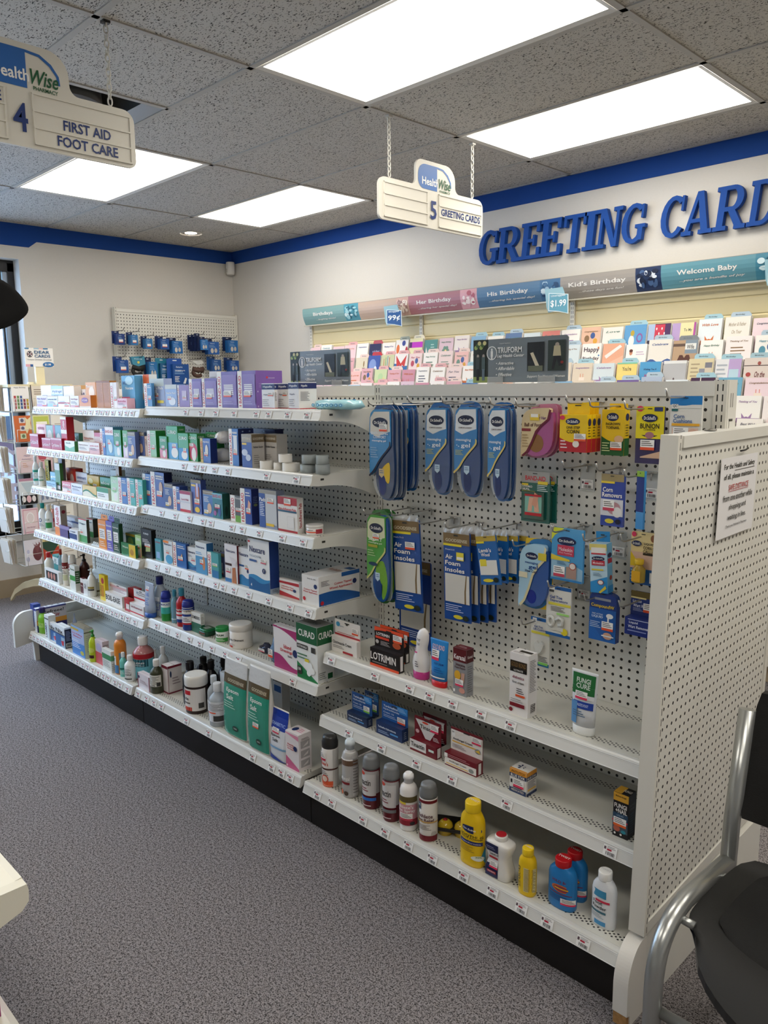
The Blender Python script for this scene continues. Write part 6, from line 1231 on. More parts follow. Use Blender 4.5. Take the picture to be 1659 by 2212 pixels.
for a,b,vt,l,blu in ((478,600,262,'third on the bottom deck, blue stripe',1),(622,742,334,'fourth on the bottom deck, grey stripe',0)):
    Rd('spray_can','R3','I',a,b,vt,.02 if blu else .012,'#5f0f1c','#77797b',[('r',0,.4,1,1,'#b9b6b6'),('p',[(0,.4),(.75,.4),(.95,1),(1,1),(1,0),(0,0)],'#5f0f1c'),('w',0,.8,.35,lambda k:.92,'#cfcccb'),('t','Tinactin',.3,.7,.6,.16,'#17131a'),('e',.25,.93,.12,.05,'#c9402a'),('l',.05,.45,.5,.58,2,'#8a3a44'),('r',0,.22,.8,.30,'#2f6fc0' if blu else '#77797b'),('l',.2,.06,.6,.12,1,'#d9c9cb')],'dark red and silver spray can, %s'%l,'spray can','foot spray cans on the bottom deck',lz=(.02,.74))
Rd('neck_can','R3','I',744,868,392,.012,'#e3dfdc','#ecebe9',[('r',0,.70,1,.86,'#5f5230'),('r',.0,.64,.5,.7,'#e0c63a'),('w',0,1,.2,lambda k:.64,'#c98f98'),('t',"Athlete's",.42,.57,.75,.09,'#eee9e8'),('t','Foot Spray',.45,.46,.85,.1,'#eee9e8'),('w',0,1,.06,lambda k:.24,'#8f2433'),('e',.75,.12,.1,.05,'#2a2426')]+stk(.25,.2,.5,.2,'#c23a50'),'white and rose spray can with a white cap, fifth on the bottom deck','spray can','foot spray cans on the bottom deck',lz=(.08,.72))
Rd('spray_can','R3','I',884,1012,460,.012,'#e4dfd9','#737577',[('r',0,.93,1,1,'#6f1622'),('r',0,0,1,.14,'#6f1622'),('r',.08,.76,.3,.92,'#2f4a6a'),('t','QC',.19,.86,.16,.06,WH),('t','Athlete',.45,.62,.62,.09,'#55202a'),('t','Foot Relief',.45,.52,.72,.08,'#55202a'),('r',0,.46,1,.49,'#c9a05a'),('l',.1,.28,.7,.42,4,'#8a7f7c'),('e',.8,.2,.1,.05,'#b9b3ae')],'white and maroon spray can with a slanted grey cap, sixth on the bottom deck','spray can','foot spray cans on the bottom deck',lz=(.02,.74))
# lozenge tray of yellow domes
x,y,z,W,H=spot('R3','I',1004,1194,860,.085)
t=empty('shoe_tray',(x-.0,y+.035,z),'tilted black tray with yellow domed pieces, partly behind the tall yellow powder bottle','tray')
tl=Matrix.Rotation(.5,4,'Z')@Matrix.Rotation(-.2,4,'X')
mb=MB(); mb.lathe([(.075,.018,.035),(.08,.03,.04),(.076,.031,.036),(.07,.022,.03)],mat('#1d1a18',.35),28,pw=7,capb=True,capt=True); o=mb.build('tray',t); o.rotation_euler=(0,0,.5)
for i in range(2):
    mb=MB(); mb.lathe([(.0235,0),(.024,.022),(.021,.032),(.012,.04),(.001,.043)],mat('#d9b52a',.15,coat=.6),22,cx=-.035+.052*i,cy=-.005); mb.lathe([(.008,.0395),(.006,.044),(.001,.046)],mat('#a8261f',.3),12,cx=-.035+.052*i,cy=-.005); o=mb.build('dome',t); o.rotation_euler=(0,0,.5)
YE='#e6bd14'
Rd('talc_bottle','R3','I',1184,1348,596,.012,YE,'#e9c41c',[('p',[(0,.96),(.68,.99),(.52,.80),(.35,.72),(0,.80)],'#3a93b0'),('e',.46,.80,.34,.085,'#15235a'),('t',"Dr.Scholl's",.46,.80,.5,.045,WH),('t','SOOTHING',.48,.655,.74,.06,'#1c1a18'),('t','FOOT POWDER',.48,.60,.68,.04,'#1c1a18'),('r',.08,.46,.82,.545,'#1c2a66'),('t','Comfortable',.45,.50,.6,.03,'#c9c4e0'),('l',.08,.28,.55,.43,4,'#a88a2a'),('p',[(.2,.02),(1,.02),(1,.42),(.75,.2)],'#3a93b0'),('e',.68,.17,.22,.06,'#e3e6da'),('t','30%',.68,.2,.2,.04,'#7a8a1a')],'tall bright yellow foot powder bottle, the tallest on the bottom deck','powder bottle',ky=.6,lz=(.05,.74))
# white waisted bottle
x,y,z,R,H=rspot('R3','J',322,524,418,.012,.7); y-=.028
t=empty('powder_bottle',(x,y+.028,z),'white waisted powder bottle with a red disc cap and navy label','powder bottle')
mb=MB(); P=((0,.86,.9),(.02,.92,1),(.2,.94,1),(.42,.72,.85),(.55,.74,.86),(.72,.96,1),(.80,.97,1),(.84,.9,.95),(.875,.5,.75),(.88,.4,.7))
mb.grid([[(R*a*math.copysign(abs(math.cos(2*PI*k/32))**.6,math.cos(2*PI*k/32)),.026*b*math.copysign(abs(math.sin(2*PI*k/32))**.6,math.sin(2*PI*k/32)),H*q) for k in range(32)] for q,a,b in P],mat('#e4e2de',.25,coat=.3),capb=True,capt=True)
def fm(s,q,o):
    zz=.03+q*.78; b=1;a=1
    for i in range(len(P)-1):
        if P[i][0]<=zz<=P[i+1][0]: k=(zz-P[i][0])/(P[i+1][0]-P[i][0]); b=P[i][2]+(P[i+1][2]-P[i][2])*k; a=P[i][1]+(P[i+1][1]-P[i][1])*k
    return (R*a*.9*(2*s-1),-.026*b-.0006-o,H*zz)
for i in range(8): mb.face([fm(.02,i/8,0),fm(.62+.1*0,i/8,0),fm(.62,(i+1)/8,0),fm(.02,(i+1)/8,0)],mat('#d9d7d6' if 2<i<6 else '#20264f',.3))
paint(mb,fm,[('t','Zeasorb AF',.4,.70,.5,.08,'#17131a'),('r',.1,.56,.62,.62,'#a8262f'),('r',.12,.12,.55,.2,'#a8262f'),('t','PREVENTS',.34,.16,.34,.04,'#e9dcdc'),('l',.1,.84,.5,.94,2,'#8a90b5')]+stk(.2,.28,.42,.2,'#d9355a'),base=.001); mb.build('bottle_body',t)
mb=MB(); mb.lathe([(R*.40,H*.865),(R*.42,H*.87),(R*.42,H*.96),(R*.38,H*.985)],mat('#e4e2de',.3),24); mb.lathe([(R*.34,H*.984),(R*.34,H),(R*.3,H)],mat('#b3202c',.3),20); mb.build('cap',t)
Rd('talc_bottle','R3','J',560,684,520,.012,YE,'#e9c41c',[('r',.35,.08,.9,.86,'#d9c98a'),('l',.38,.1,.88,.84,18,'#77684a'),('v','ZEASORB',.12,.5,.16,.7,'#1c1a18')],'short slim yellow powder bottle with a column of small print','powder bottle',ky=.75,lz=(.05,.72))
gb=lambda: [('t','GOLD BOND',.45,.82,.62,.09,'#7a2440'),('e',.42,.60,.24,.12,'#c9642a'),('e',.42,.60,.19,.09,'#8a3a4a'),('r',.26,.585,.6,.625,'#d9a52a'),('r',.1,.42,.7,.45,'#7a2440'),('l',.1,.2,.6,.38,4,'#1a3f7a')]+stk(.42,.12,.42,.2,'#d9355a')
for a,b,vt,yo,l in ((880,1062,540,.085,'rear'),(786,984,595,.03,'front')):
    Rd('talc_bottle','R3','J',a,b,vt,yo,'#2377b8','#b3131c',gb(),'bright blue powder bottle with a red cap, %s of two'%l,'powder bottle','blue powder bottles with red caps',ky=.55,lz=(.06,.7))
Rd('talc_bottle','R3','J',1110,1280,692,.042,'#dfe1e3','#e7e5e0',[('r',0,.0,.5,.12,'#4a93c4'),('w',0,.5,.78,lambda k:.98,'#3a8ab0'),('t','Foot',.25,.62,.3,.09,DK),('t','Powder',.3,.50,.42,.09,DK),('r',0,.34,.5,.4,'#3a6a7a'),('r',.2,.66,.6,.72,'#c9304a'),('l',.05,.2,.45,.32,3,'#8a9aa5')],'glossy white powder bottle with a ribbed white cap, rightmost on the bottom deck','powder bottle',ky=.55,lz=(.05,.7))

# ------------------------------------------------------------------ hooks and hanging packages
MH=mat('#b3b1ad',.28,.9)
def hook(x,z,L=.2,plate=False,dark=False,grp='pegboard hooks on the gondola',lab=None):
    t=empty('peg_hook',(x,YBD,z),lab or 'wire peg hook on the gondola pegboard carrying or awaiting a package','hook',grp)
    mb=MB(); mb.tube([(0,.004,0),(0,-.012,0),(0,-L*.6,-.001),(0,-L+.012,.0),(0,-L,.004),(0,-L-.008,.022)],.0023,MH,7); mb.tube([(-.0127,.002,0),(-.0127,-.008,0),(.0127,-.008,0),(.0127,.002,0)],.0023,MH,6,False); mb.tube([(0,-.008,0),(0,-.008,-.02)],.0023,MH,6)
    mb.build('wire',t)
    if plate:
        mb=MB(); mb.box((-.024,-.004,-.075),(.024,-.003,.004),mat('#d9dcdc',.1,alpha=.35)); mb.build('plastic_plate',t)
        o=bpy.data.objects.new('price_label',_tags[0]); COL.objects.link(o); o.parent=t; o.location=(0,-.0045,-.055)
    return t
def hk(f,u,v,yb,L): return x_at(pu(f,u),YBD-L,at(pu(f,u),pv(f,v),1,YBD-L).z), at(pu(f,u),pv(f,v),1,YBD-L).z
HL=[('T',62,197,.23,0),('T',255,200,.21,0),('T',375,182,.22,0),('T',640,190,.21,0),('T',1012,200,.20,0),('T',1212,210,.20,0),('U',372,152,.17,0),('U',520,176,.20,0),('U',745,190,.17,0),('U',1012,115,.17,0),
    ('U',350,570,.13,1),('U',565,588,.13,0),('U',745,628,.15,1),('V',30,118,.23,0),('V',243,125,.2,0),('V',450,190,.18,1),('V',665,225,.17,0),('V',945,240,.18,0),('V',1190,365,.17,0),('W',412,135,.17,1),('W',705,220,.19,1),('W',1060,222,.17,0),('W',375,655,.19,1),('W',715,778,.15,0),('W',1045,845,.17,0),('W',125,1010,.13,0),('V',1505,252,.1,0)]
HN=['the yellow and blue insoles at the far left','the second insole package','the third insole package','the fourth insole package','the fifth insole package','the pink cushion pack','the yellow corn remover boxes','the ingrown toenail box','the bunion pouch','the corn cushion pouch','nothing, empty with a price plate, under the corn remover boxes','the blue corn remover pouch','the edge-on sky blue pouch','the green sport insoles','the first foam insole packet','nothing, just left of the middle foam insoles','the middle foam insole packets','the lambs wool pouches','the heel cup package','the light blue padding pouch','the sideways padding carton','the amber bottle card','the gel toe separators','the navy wart remover pack','the taupe topped wart box','the gel toe lift card','nothing, behind the heel cups']
for i,(f,u,v,L,pl_) in enumerate(HL):
    p=at(pu(f,u),pv(f,v),1,YBD-L); hook(p.x,p.z,L,bool(pl_),lab='wire peg hook holding '+HN[i])
MCLR=lambda: mat('#dfe6ea',.08,alpha=.25,coat=.5)
def hangpos(f,uL,uR,vT,vB,y):
    a=at(pu(f,uL),pv(f,vT),1,y); b=at(pu(f,uR),pv(f,vT),1,y); c=at(pu(f,(uL+uR)/2),pv(f,vB),1,y); zt=at(pu(f,(uL+uR)/2),pv(f,vT),1,y).z
    return (a.x+b.x)/2,(b.x-a.x),zt,zt-c.z
def outline(pts,n=4):                      # Catmull-Rom closed outline
    out=[]; m=len(pts)
    for i in range(m):
        p0,p1,p2,p3=pts[i-1],pts[i],pts[(i+1)%m],pts[(i+2)%m]
        for j in range(n):
            t=j/n; out.append(tuple(.5*((2*p1[k])+(-p0[k]+p2[k])*t+(2*p0[k]-5*p1[k]+4*p2[k]-p3[k])*t*t+(-p0[k]+3*p1[k]-3*p2[k]+p3[k])*t**3) for k in (0,1)))
    return out
def fan(mb,poly,fmap,off,m):
    cx=sum(p[0] for p in poly)/len(poly); cy=sum(p[1] for p in poly)/len(poly)
    for i in range(len(poly)):
        a,b=poly[i],poly[(i+1)%len(poly)]; mb.face([fmap(cx,cy,off),fmap(*a,off),fmap(*b,off)],m)
SOLE=outline([(.02,.86),(.14,.97),(.36,1.0),(.62,1.0),(.84,.97),(.97,.86),(1.0,.6),(1.0,.35),(.98,.16),(.90,.05),(.72,.0),(.45,.0),(.28,.04),(.18,.14),(.16,.30),(.08,.36),(.0,.42),(.0,.65)])
LEFTP=[(.03,.86),(.14,.93),(.30,.945),(.80,.94),(.84,.90),(.84,.62),(.80,.56),(.55,.47),(.38,.40),(.22,.32),(.06,.27),(.0,.28),(.0,.6)]
def insole(f,uL,uR,vT,vB,y,scheme,lab,copies=1,grp=None,step=.018,dk='#143a66'):
    x,W,zt,H=hangpos(f,uL,uR,vT,vB,y)
    base,top,acc,sole,heel,words,ext=scheme
    t=empty('insole_package',(x,y,zt),lab,'insole package',grp)
    fm=lambda s,q,o:(-W/2+s*W,-o,-H+q*H)
    th=.012
    mb=MB(); mb.prism(SOLE,lambda a,b,o:fm(a,b,o),-.001,.0,mat(base,.25,coat=.4))
    mb.box((-W*.06,-.0012,-H*.055),(W*.14,-.0002,-H*.045),'#1c1c1c'); mb.build('backing_card',t)
    # blister with the insole inside
    BL=outline([(.55,.92),(.90,.90),(.92,.60),(.95,.38),(.92,.18),(.80,.05),(.62,.02),(.40,.05),(.26,.15),(.24,.28),(.34,.38),(.50,.5)])
    mb=MB(); mb.prism(BL,lambda a,b,o:fm(a,b,o),.0005,th,mat(sole,.12,coat=.8)); 
    hp=outline([(.36,.24),(.52,.27),(.62,.2),(.62,.1),(.5,.05),(.38,.09)]); fan(mb,hp,fm,th+.0008,mat(heel,.2))
    if ext=='y': fan(mb,outline([(.42,.30),(.75,.40),(.78,.25),(.72,.18),(.58,.22)]),fm,th+.0006,mat('#d9b62a',.25))
    if ext=='g': fan(mb,outline([(.42,.42),(.72,.46),(.88,.3),(.86,.15),(.72,.05),(.64,.08),(.66,.2),(.5,.24),(.38,.3)]),fm,th+.0004,mat('#6fa32a',.3,bump=.4,bscale=200))
    paint(mb,fm,[('p',[(.36,.33),(.56,.33),(.56,.265),(.46,.235),(.36,.265)],'#b9cfe0' if ext!='y' else '#c9b890'),('l',.39,.28,.53,.32,2,'#4a6a9a')],base=th+.001)
    mb.build('blister_insole',t)
    mb=MB(); fan(mb,outline(LEFTP,3),fm,.0145,mat(top[0],.22,coat=.5)); mb.prism(outline(LEFTP,3),lambda a,b,o:fm(a,b,o),.002,.0143,mat(top[0],.25))
    fan(mb,[(.04,.70),(.06,.86),(.2,.92),(.8,.925),(.82,.72),(.6,.70),(.3,.66)],fm,.0150,mat(top[1],.22,coat=.5))
    # curved accent edge
    ed=outline(LEFTP,3); E_=[p for p in ed if p[1]<.66 and p[0]>.0]
    E_=sorted(E_,key=lambda p:-p[1])
    for i in range(len(E_)-1):
        a,b=E_[i],E_[i+1]
        if abs(a[0]-b[0])+abs(a[1]-b[1])<.2: mb.face([fm(a[0]-.05,a[1]+.0,.0153),fm(a[0],a[1]-.012,.0153),fm(b[0],b[1]-.012,.0153),fm(b[0]-.05,b[1],.0153)],mat(acc,.3))
    paint(mb,fm,[('e',.44,.81,.30,.052,'#141c3c'),('t',"Dr.Scholl's",.44,.81,.46,.032,WH)]+words,base=.0155)
    mb.build('printed_front',t)
    mb=MB(); G=outline([(.10,.10),(.0,.24),(.0,.7),(.1,.93),(.9,.95),(1.0,.8),(1.0,.2),(.9,.04),(.3,.02)],2)
    mb.prism(G,lambda a,b,o:fm(a,b,o),.0,.0012,MCLR()); mb.build('clear_shell',t)
    r=[t]
    for k in range(1,copies):
        c=copy_tree(t); c.location=(x+.004*k,y+step*k,zt-.001*k); r.append(c)
        c['label']=lab.replace('front package','package hanging behind the front one')+(' '*0)
        c['label']=lab.replace('insole package','insole package (%s from the front)'%('second','third','fourth')[k-1]).replace(' in the top row of hanging insoles',' in the top row')
    return t
GEL=lambda: ('#1f5f9c',('#2a7ab8','#d9dde0'),'#d9bf6a','#173f78','#1b2f63',[('t','COMFORT & ENERGY',.42,.73,.5,.014,'#5a4a50'),('t','massaging',.36,.60,.56,.035,'#dfe9f2'),('t','gel',.44,.54,.34,.055,'#dfe9f2'),('l',.06,.44,.36,.50,4,'#b9c27a')]+[('e',.12+.07*i,.545-.012*(i%2),.025,.006,'#bcd3e6') for i in range(2)],'b')
insole('T',85,285,190,935,.55,('#1b4a80',('#2f83bd','#d3cfc6'),'#141f3c','#1a3560','#152a70',[('t','ENERGIZING',.42,.70,.66,.03,'#e3e9f0'),('t','COMFORT',.42,.66,.5,.028,'#e3e9f0'),('t','massaging gel',.4,.62,.55,.025,'#e3e9f0'),('l',.06,.44,.36,.56,5,'#8fb5d6')]+stk(.42,.72,.3,.075),'y'),'dark blue and yellow insole package, leftmost in the top row of hanging insoles',3,'hanging blue insole packages',step=.0175)
insole('T',275,415,185,862,.612,GEL(),'narrow blue gel insole package, second in the top row of hanging insoles',2,'hanging blue insole packages')
insole('T',525,722,178,893,.625,GEL(),'blue gel insole package, third in the top row of hanging insoles',1,'hanging blue insole packages')
insole('T',750,962,172,912,.625,GEL(),'widest blue gel insole package, fourth in the top row of hanging insoles',1,'hanging blue insole packages')
insole('T',1015,1180,178,945,.57,GEL(),'narrow blue gel insole package, fifth in the top row of hanging insoles',2,'hanging blue insole packages')
insole('V',65,240,78,795,.53,('#2f6a2f',('#4a9a3a','#d3d6b0'),'#c9c87a','#1e4f8f','#1b3f78',[('t','SPORT',.4,.69,.62,.035,'#e9f0e0'),('t','massaging gel',.4,.65,.6,.02,'#dfe9cf'),('r',.08,.60,.5,.63,'#a8a83a'),('l',.06,.50,.4,.58,3,'#a9c98a'),('e',.3,.42,.2,.02,'#1c3a5a')]+stk(.3,.70,.28,.05),'g'),'green and blue sport insole package, left end of the lower row',2,'hanging blue insole packages',step=.03)
# ball of foot and heel cushions: leaf shaped packs
def leaf(f,uL,uR,vT,vB,y,back,front,acc,fill,els,lab,copies=1,disc=None,backrect=None):
    x,W,zt,H=hangpos(f,uL,uR,vT,vB,y); t=empty('cushion_package',(x,y,zt),lab,'insole package')
    fm=lambda s,q,o:(-W/2+s*W,-o,-H+q*H)
    mb=MB()
    if backrect: mb.prism(outline([(.12,.04),(.08,.2),(.1,.9),(.25,.99),(.9,.99),(.99,.9),(.99,.1),(.9,.02),(.3,.01)],3),lambda a,b,o:fm(a,b,o),-.002,0,mat(backrect,.35))
    P=outline([(.06,.78),(.3,.96),(.6,1.0),(.93,.98),(.99,.8),(.97,.3),(.80,.08),(.5,.0),(.12,.02),(.02,.1),(.03,.5)],3)
    mb.prism(P,lambda a,b,o:fm(a,b,o),0,.002,mat(back,.25,coat=.5)); mb.build('backing_card',t)
    mb=MB(); B=outline([(.45,.55),(.7,.72),(.92,.85),(.93,.35),(.78,.12),(.5,.04),(.25,.06),(.15,.14),(.25,.4)],3)
    mb.prism(B,lambda a,b,o:fm(a,b,o),.002,.014,mat(fill,.12,coat=.7))
    if disc: fan(mb,outline([(disc[0]+disc[2]*math.cos(a*PI/4),disc[1]+disc[3]*math.sin(a*PI/4)) for a in range(8)],2),fm,.0146,mat(disc[4],.2))
    mb.build('blister_cushion',t)
    mb=MB(); L=[(.04,.75),(.25,.9),(.7,.93),(.86,.9),(.80,.72),(.62,.62),(.46,.50),(.34,.30),(.2,.12),(.05,.03),(.0,.05),(.02,.4)]
    Lc=outline(L,3); mb.prism(Lc,lambda a,b,o:fm(a,b,o),.003,.0165,mat(front,.3)); 
    E_=[(.86,.90),(.80,.72),(.62,.62),(.46,.50),(.34,.30),(.2,.12),(.05,.03)]
    for a,b in zip(E_,E_[1:]): mb.face([fm(a[0]-.03,a[1]+.01,.0168),fm(a[0]+.03,a[1]-.01,.0168),fm(b[0]+.03,b[1]-.01,.0168),fm(b[0]-.03,b[1]+.01,.0168)],mat(acc,.3))
    paint(mb,fm,els,base=.017); mb.build('printed_front',t)
    for k in range(1,copies):
        c=copy_tree(t); c.location=(x+.003*k,y+.016*k,zt); c['label']='pink ball of foot cushion package hanging behind its cream fronted twin'
    return t
leaf('T',1275,1540,190,612,.60,'#b5708f','#d9c49a','#6a1a33','#a34a86',[('t','Ball of Foot',.36,.62,.5,.07,'#5a2a2a'),('t','For Her',.6,.75,.3,.06,'#6a3a6a'),('r',.03,.5,.3,.55,'#8a2a35'),('l',.05,.2,.25,.46,5,'#b59a70'),('r',.28,.7,.55,.82,'#e3c23a'),('r',.3,.76,.52,.82,'#f0ede6')],'pink and cream ball of foot cushion package, right of the blue insoles',2,disc=(.45,.28,.22,.17,'#8a5f35'))
leaf('V',1258,1500,300,850,.60,'#2a6fa5','#a9cfe6','#d9cfa5','#28559c',[('e',.42,.76,.2,.05,'#15224f'),('t',"Dr.Scholl's",.42,.76,.3,.03,WH),('t','massaging',.42,.66,.42,.04,'#1f4a8a'),('t','gel',.48,.60,.3,.07,'#1f4a8a'),('t','Heel Cups',.42,.54,.4,.045,'#1c2a5a'),('r',.02,.44,.3,.52,'#e6e0c4'),('r',.64,.72,.9,.82,'#d3c23a')],'blue and yellow gel heel cup package in the lower hanging row',1,disc=(.42,.18,.16,.10,'#122a8a'),backrect='#dcb92a')
# flat pouches and blister cards
def hcard(f,uL,uR,vT,vB,y,body,els,lab,cat='package',copies=1,th=.006,grp=None,step=.016,dx=.006,clear=None,tab=True,round_top=False,tilt=0,name='hanging_pouch',yaw=0,extra=None):
    x,W,zt,H=hangpos(f,uL,uR,vT,vB,y); t=empty(name,(x,y,zt),lab,cat,grp)
    fm=lambda s,q,o:(-W/2+s*W,-th/2-o,-H+q*H)
    mb=MB(); m=mat(body,.25,coat=.35,bump=.12,bscale=30)
    if round_top: P=outline([(.0,.0),(.0,.5),(.01,.85),(.12,.98),(.5,1.0),(.88,.98),(.99,.85),(1,.5),(1,.0),(.5,-.0)],3)
    else: P=[(0,0),(1,0),(1,.985),(.97,1),(.03,1),(0,.985)]
    if round_top: P=[(0,.0),(1,.0)]+[(1,.86)]+[(.5+.5*math.cos(a*PI/10)*.96,.9+.1*math.sin(a*PI/10)) for a in range(1,10)]+[(0,.86)]
    mb.prism(P,lambda a,b,o:(-W/2+a*W,-o,-H+b*H),-th/2,th/2,m)
    paint(mb,fm,els,6,base=.0006)
    if tab: mb.face([fm(.42,.955,.003),fm(.58,.955,.003),fm(.58,.97,.003),fm(.42,.97,.003)],'#2a2a2c')
    mb.build('printed_body',t)
    if clear:
        mb=MB(); rr=random.Random(int(uL)); n=7
        for i in range(n):
            a,b=i/n,(i+1)/n; mb.face([fm(a,.985,.001+.003*(i%2)),fm(b,.985,.001+.003*((i+1)%2)),fm(b,.985+clear*rr.uniform(.7,1),.002),fm(a,.985+clear*rr.uniform(.7,1),.002)],mat('#e3e6e6',.08,alpha=.4,coat=.6))
        mb.build('clear_header',t)
    if extra: extra(t,fm,W,H)
    t.rotation_euler=(0,tilt,yaw)
    for k in range(1,copies):
        c=copy_tree(t); c.location=(x+dx*k,y+step*k,zt); c['label']=lab+', number %s from the front'%('zero','two','three','four','five')[k]
    return t
def hbox(f,uL,uR,vT,vB,vB0,y,body,els,lab,copies=1,d=.022,tabc=None,step=None,side=None,grp=None,dx=.0,yaw=0,tilt=0):
    """small carton hanging by a tab: vB0 is the top of the box under its tab"""
    x,W,zt,H=hangpos(f,uL,uR,vT,vB,y); h=H*(vB-vB0)/(vB-vT)
    t=empty('hanging_carton',(x,y+d/2,zt),lab,'box',grp); mb=MB()
    mb.box((-W/2,-d/2,-H),(W/2,d/2,-H+h),mat(body,.3)); mb.box((-W*.38,d/2-.0012,-H+h),(W*.42,d/2,0),mat(tabc or body,.3)); mb.box((-W*.1,d/2-.0016,-H*.07),(W*.12,d/2-.001,-H*.05),'#2a2a2a')
    paint(mb,lambda s,q,o:(-W/2+s*W,-d/2-o,-H+q*h),els)
    if side: paint(mb,lambda s,q,o:(W/2+o,-d/2+s*d,-H+q*h),side)
    mb.build('carton_body',t); t.rotation_euler=(0,tilt,yaw)
    for k in range(1,copies):
        c=copy_tree(t); c.location=(x+dx*k,y+d/2+(step or d+.002)*k,zt); c['label']=lab+', number %s from the front'%('zero','two','three','four')[k]
    return t
DS=lambda cx,cy,w_=.26,h_=.09:[('e',cx,cy,w_,h_,'#15224f'),('t',"Dr.Scholl's",cx,cy,w_*1.5,h_*.9,WH)]
hbox('U',328,505,148,465,225,.57,'#e9c21c',[('w',0,1,0,lambda k:.38-.12*math.sin(k*PI),'#b3202a')]+DS(.48,.82)+[('t','ONE STEP',.5,.66,.5,.07,'#1c1a18'),('t','CORN',.5,.55,.46,.1,'#1c1a18'),('e',.1,.92,.09,.06,'#d9355a'),('l',.05,.08,.3,.34,3,'#e9d0cf'),('e',.62,.22,.12,.09,'#e9e0d6')]+stk(.55,.3,.42,.2),'yellow and red corn remover box hanging in the top row',3,.022,side=[('r',0,0,1,.36,'#b3202a'),('e',.5,.8,.35,.1,'#15224f'),('l',.2,.4,.8,.7,4,'#6a5a1a')],grp='yellow hanging foot care boxes')
hbox('U',598,745,155,487,192,.615,'#e9c21c',[('w',0,1,0,lambda k:.42-.12*math.sin(k*PI*.9),'#1f5a2a')]+DS(.48,.84)+[('t','INGROWN',.5,.69,.62,.06,'#1c1a18'),('t','TOENAIL',.5,.61,.6,.06,'#1c1a18'),('e',.78,.36,.2,.08,'#e0b58a'),('l',.05,.08,.4,.3,4,'#c9d99a')]+stk(.42,.12,.5,.18),'yellow and dark green ingrown toenail box hanging in the top row',1,.026,side=[('r',0,0,1,.38,'#1f5a2a'),('e',.5,.84,.35,.08,'#15224f'),('l',.2,.42,.8,.7,5,'#6a5a1a')],grp='yellow hanging foot care boxes')
hcard('U',822,1003,172,540,.62,'#2a2152',[('w',0,1,.50,lambda k:1,'#e3d01c'),('w',.0,1,.44,lambda k:.56-.10*math.sin(k*PI),'#e3d01c'),('e',.5,.5,.16,.06,'#a5707a'),('e',.14,.96,.12,.05,'#d9355a'),('t','BUNION',.5,.66,.68,.09,'#1c1a18'),('t','CUSHIONS',.5,.595,.42,.03,'#3a3418'),('w',.2,1,.1,lambda k:.12+.12*k,'#c9a58a'),('r',.65,.92,.95,.99,'#24356e')]+DS(.5,.80,.28,.07)+stk(.2,.24,.5,.18),'purple and yellow bunion cushion pouch hanging next to the end panel')
hcard('U',1040,1245,105,430,.62,'#dcdad4',[('w',0,1,.80,lambda k:1,'#1f7ac0'),('w',0,1,.76,lambda k:.84-.03*math.sin(k*4),'#dcdad4'),('w',0,1,.83,lambda k:1,'#1f7ac0'),('r',.06,.70,.26,.84,'#eceae6'),('t','QC',.16,.80,.14,.06,'#1c2a3a'),('r',.06,.70,.26,.75,'#2c6a6a'),('t','Corn',.3,.60,.34,.08,'#2c5a94'),('t','Cushions',.42,.51,.6,.08,'#2c5a94'),('r',.08,.41,.96,.46,'#e0a52a'),('r',.1,.1,.92,.37,'#e0c0ac'),('e',.75,.26,.15,.1,'#d9ae9a')]+stk(.14,.18,.48,.2),'white and blue corn cushion pouch hanging at the far right of the top row')
def hyd(t,fm,W,H):
    mb=MB(); g=lambda s,q,o:fm(s,q,o+.0005)
    mb.prism(outline([(.14,.12),(.14,.56),(.2,.6),(.8,.6),(.86,.56),(.86,.12),(.8,.08),(.2,.08)],2),lambda a,b,o:fm(a,b,o),.001,.009,mat('#1f4a3f',.15,coat=.6))
    paint(mb,fm,[('r',.2,.14,.8,.55,'#7fb3a3'),('r',.2,.14,.8,.2,'#b3202a'),('p',[(.3,.22),(.45,.22),(.5,.5),(.36,.5)],'#d9a58a'),('p',[(.55,.22),(.72,.22),(.66,.5),(.52,.5)],'#d9a58a'),('p',[(.45,.36),(.62,.3),(.7,.55),(.55,.6)],'#cf957a'),('r',.2,.52,.8,.56,'#b3202a')],base=.0095); mb.build('blister',t)
hcard('U',85,265,590,915,.59,'#1a5a52',[('w',0,1,.78,lambda k:1,'#9a9a98'),('t','BAND-AID',.5,.87,.72,.09,'#c3182a'),('r',.02,.72,.25,.76,'#d9c23a'),('t','HYDRO',.22,.70,.36,.04,WH),('t','SEAL',.18,.65,.28,.04,WH),('r',.02,.61,.5,.615,'#c9c23a'),('l',.58,.62,.95,.76,4,'#cfe0dc'),('r',.6,.76,.95,.82,'#d9c23a')],'dark green bandage blister card, below the pink cushion pack',copies=2,round_top=True,extra=hyd,step=.02,dx=.01,name='hanging_blister_card',grp='green bandage cards')
hcard('U',600,745,605,940,.615,'#1f3f9c',[('r',0,.86,1,1,'#9a8a62'),('r',0,.82,.6,.86,'#e0c63a'),('t','Corn',.3,.70,.44,.09,WH),('t','Removers',.5,.60,.88,.09,WH),('r',0,.2,1,.52,'#cfd0d6'),('e',.6,.35,.3,.12,'#b98a8f'),('e',.75,.28,.2,.1,'#e0dedc'),('e',.42,.1,.2,.045,'#d3c23a'),('e',.8,.1,.12,.05,'#141a3a')]+stk(.12,.3,.5,.2,'#c8415a'),'blue and white corn remover pouch with a taupe top, hanging in the second row',th=.01)
t_=hcard('U',825,880,585,960,.60,'#3a8fd0',[('w',0,1,.3,lambda k:.95,'#1c2f7a'),('r',0,.9,1,1,'#8fb53a')],'slim sky blue pouch seen almost edge-on beside the empty label plate',yaw=-.2,tilt=0,th=.008)
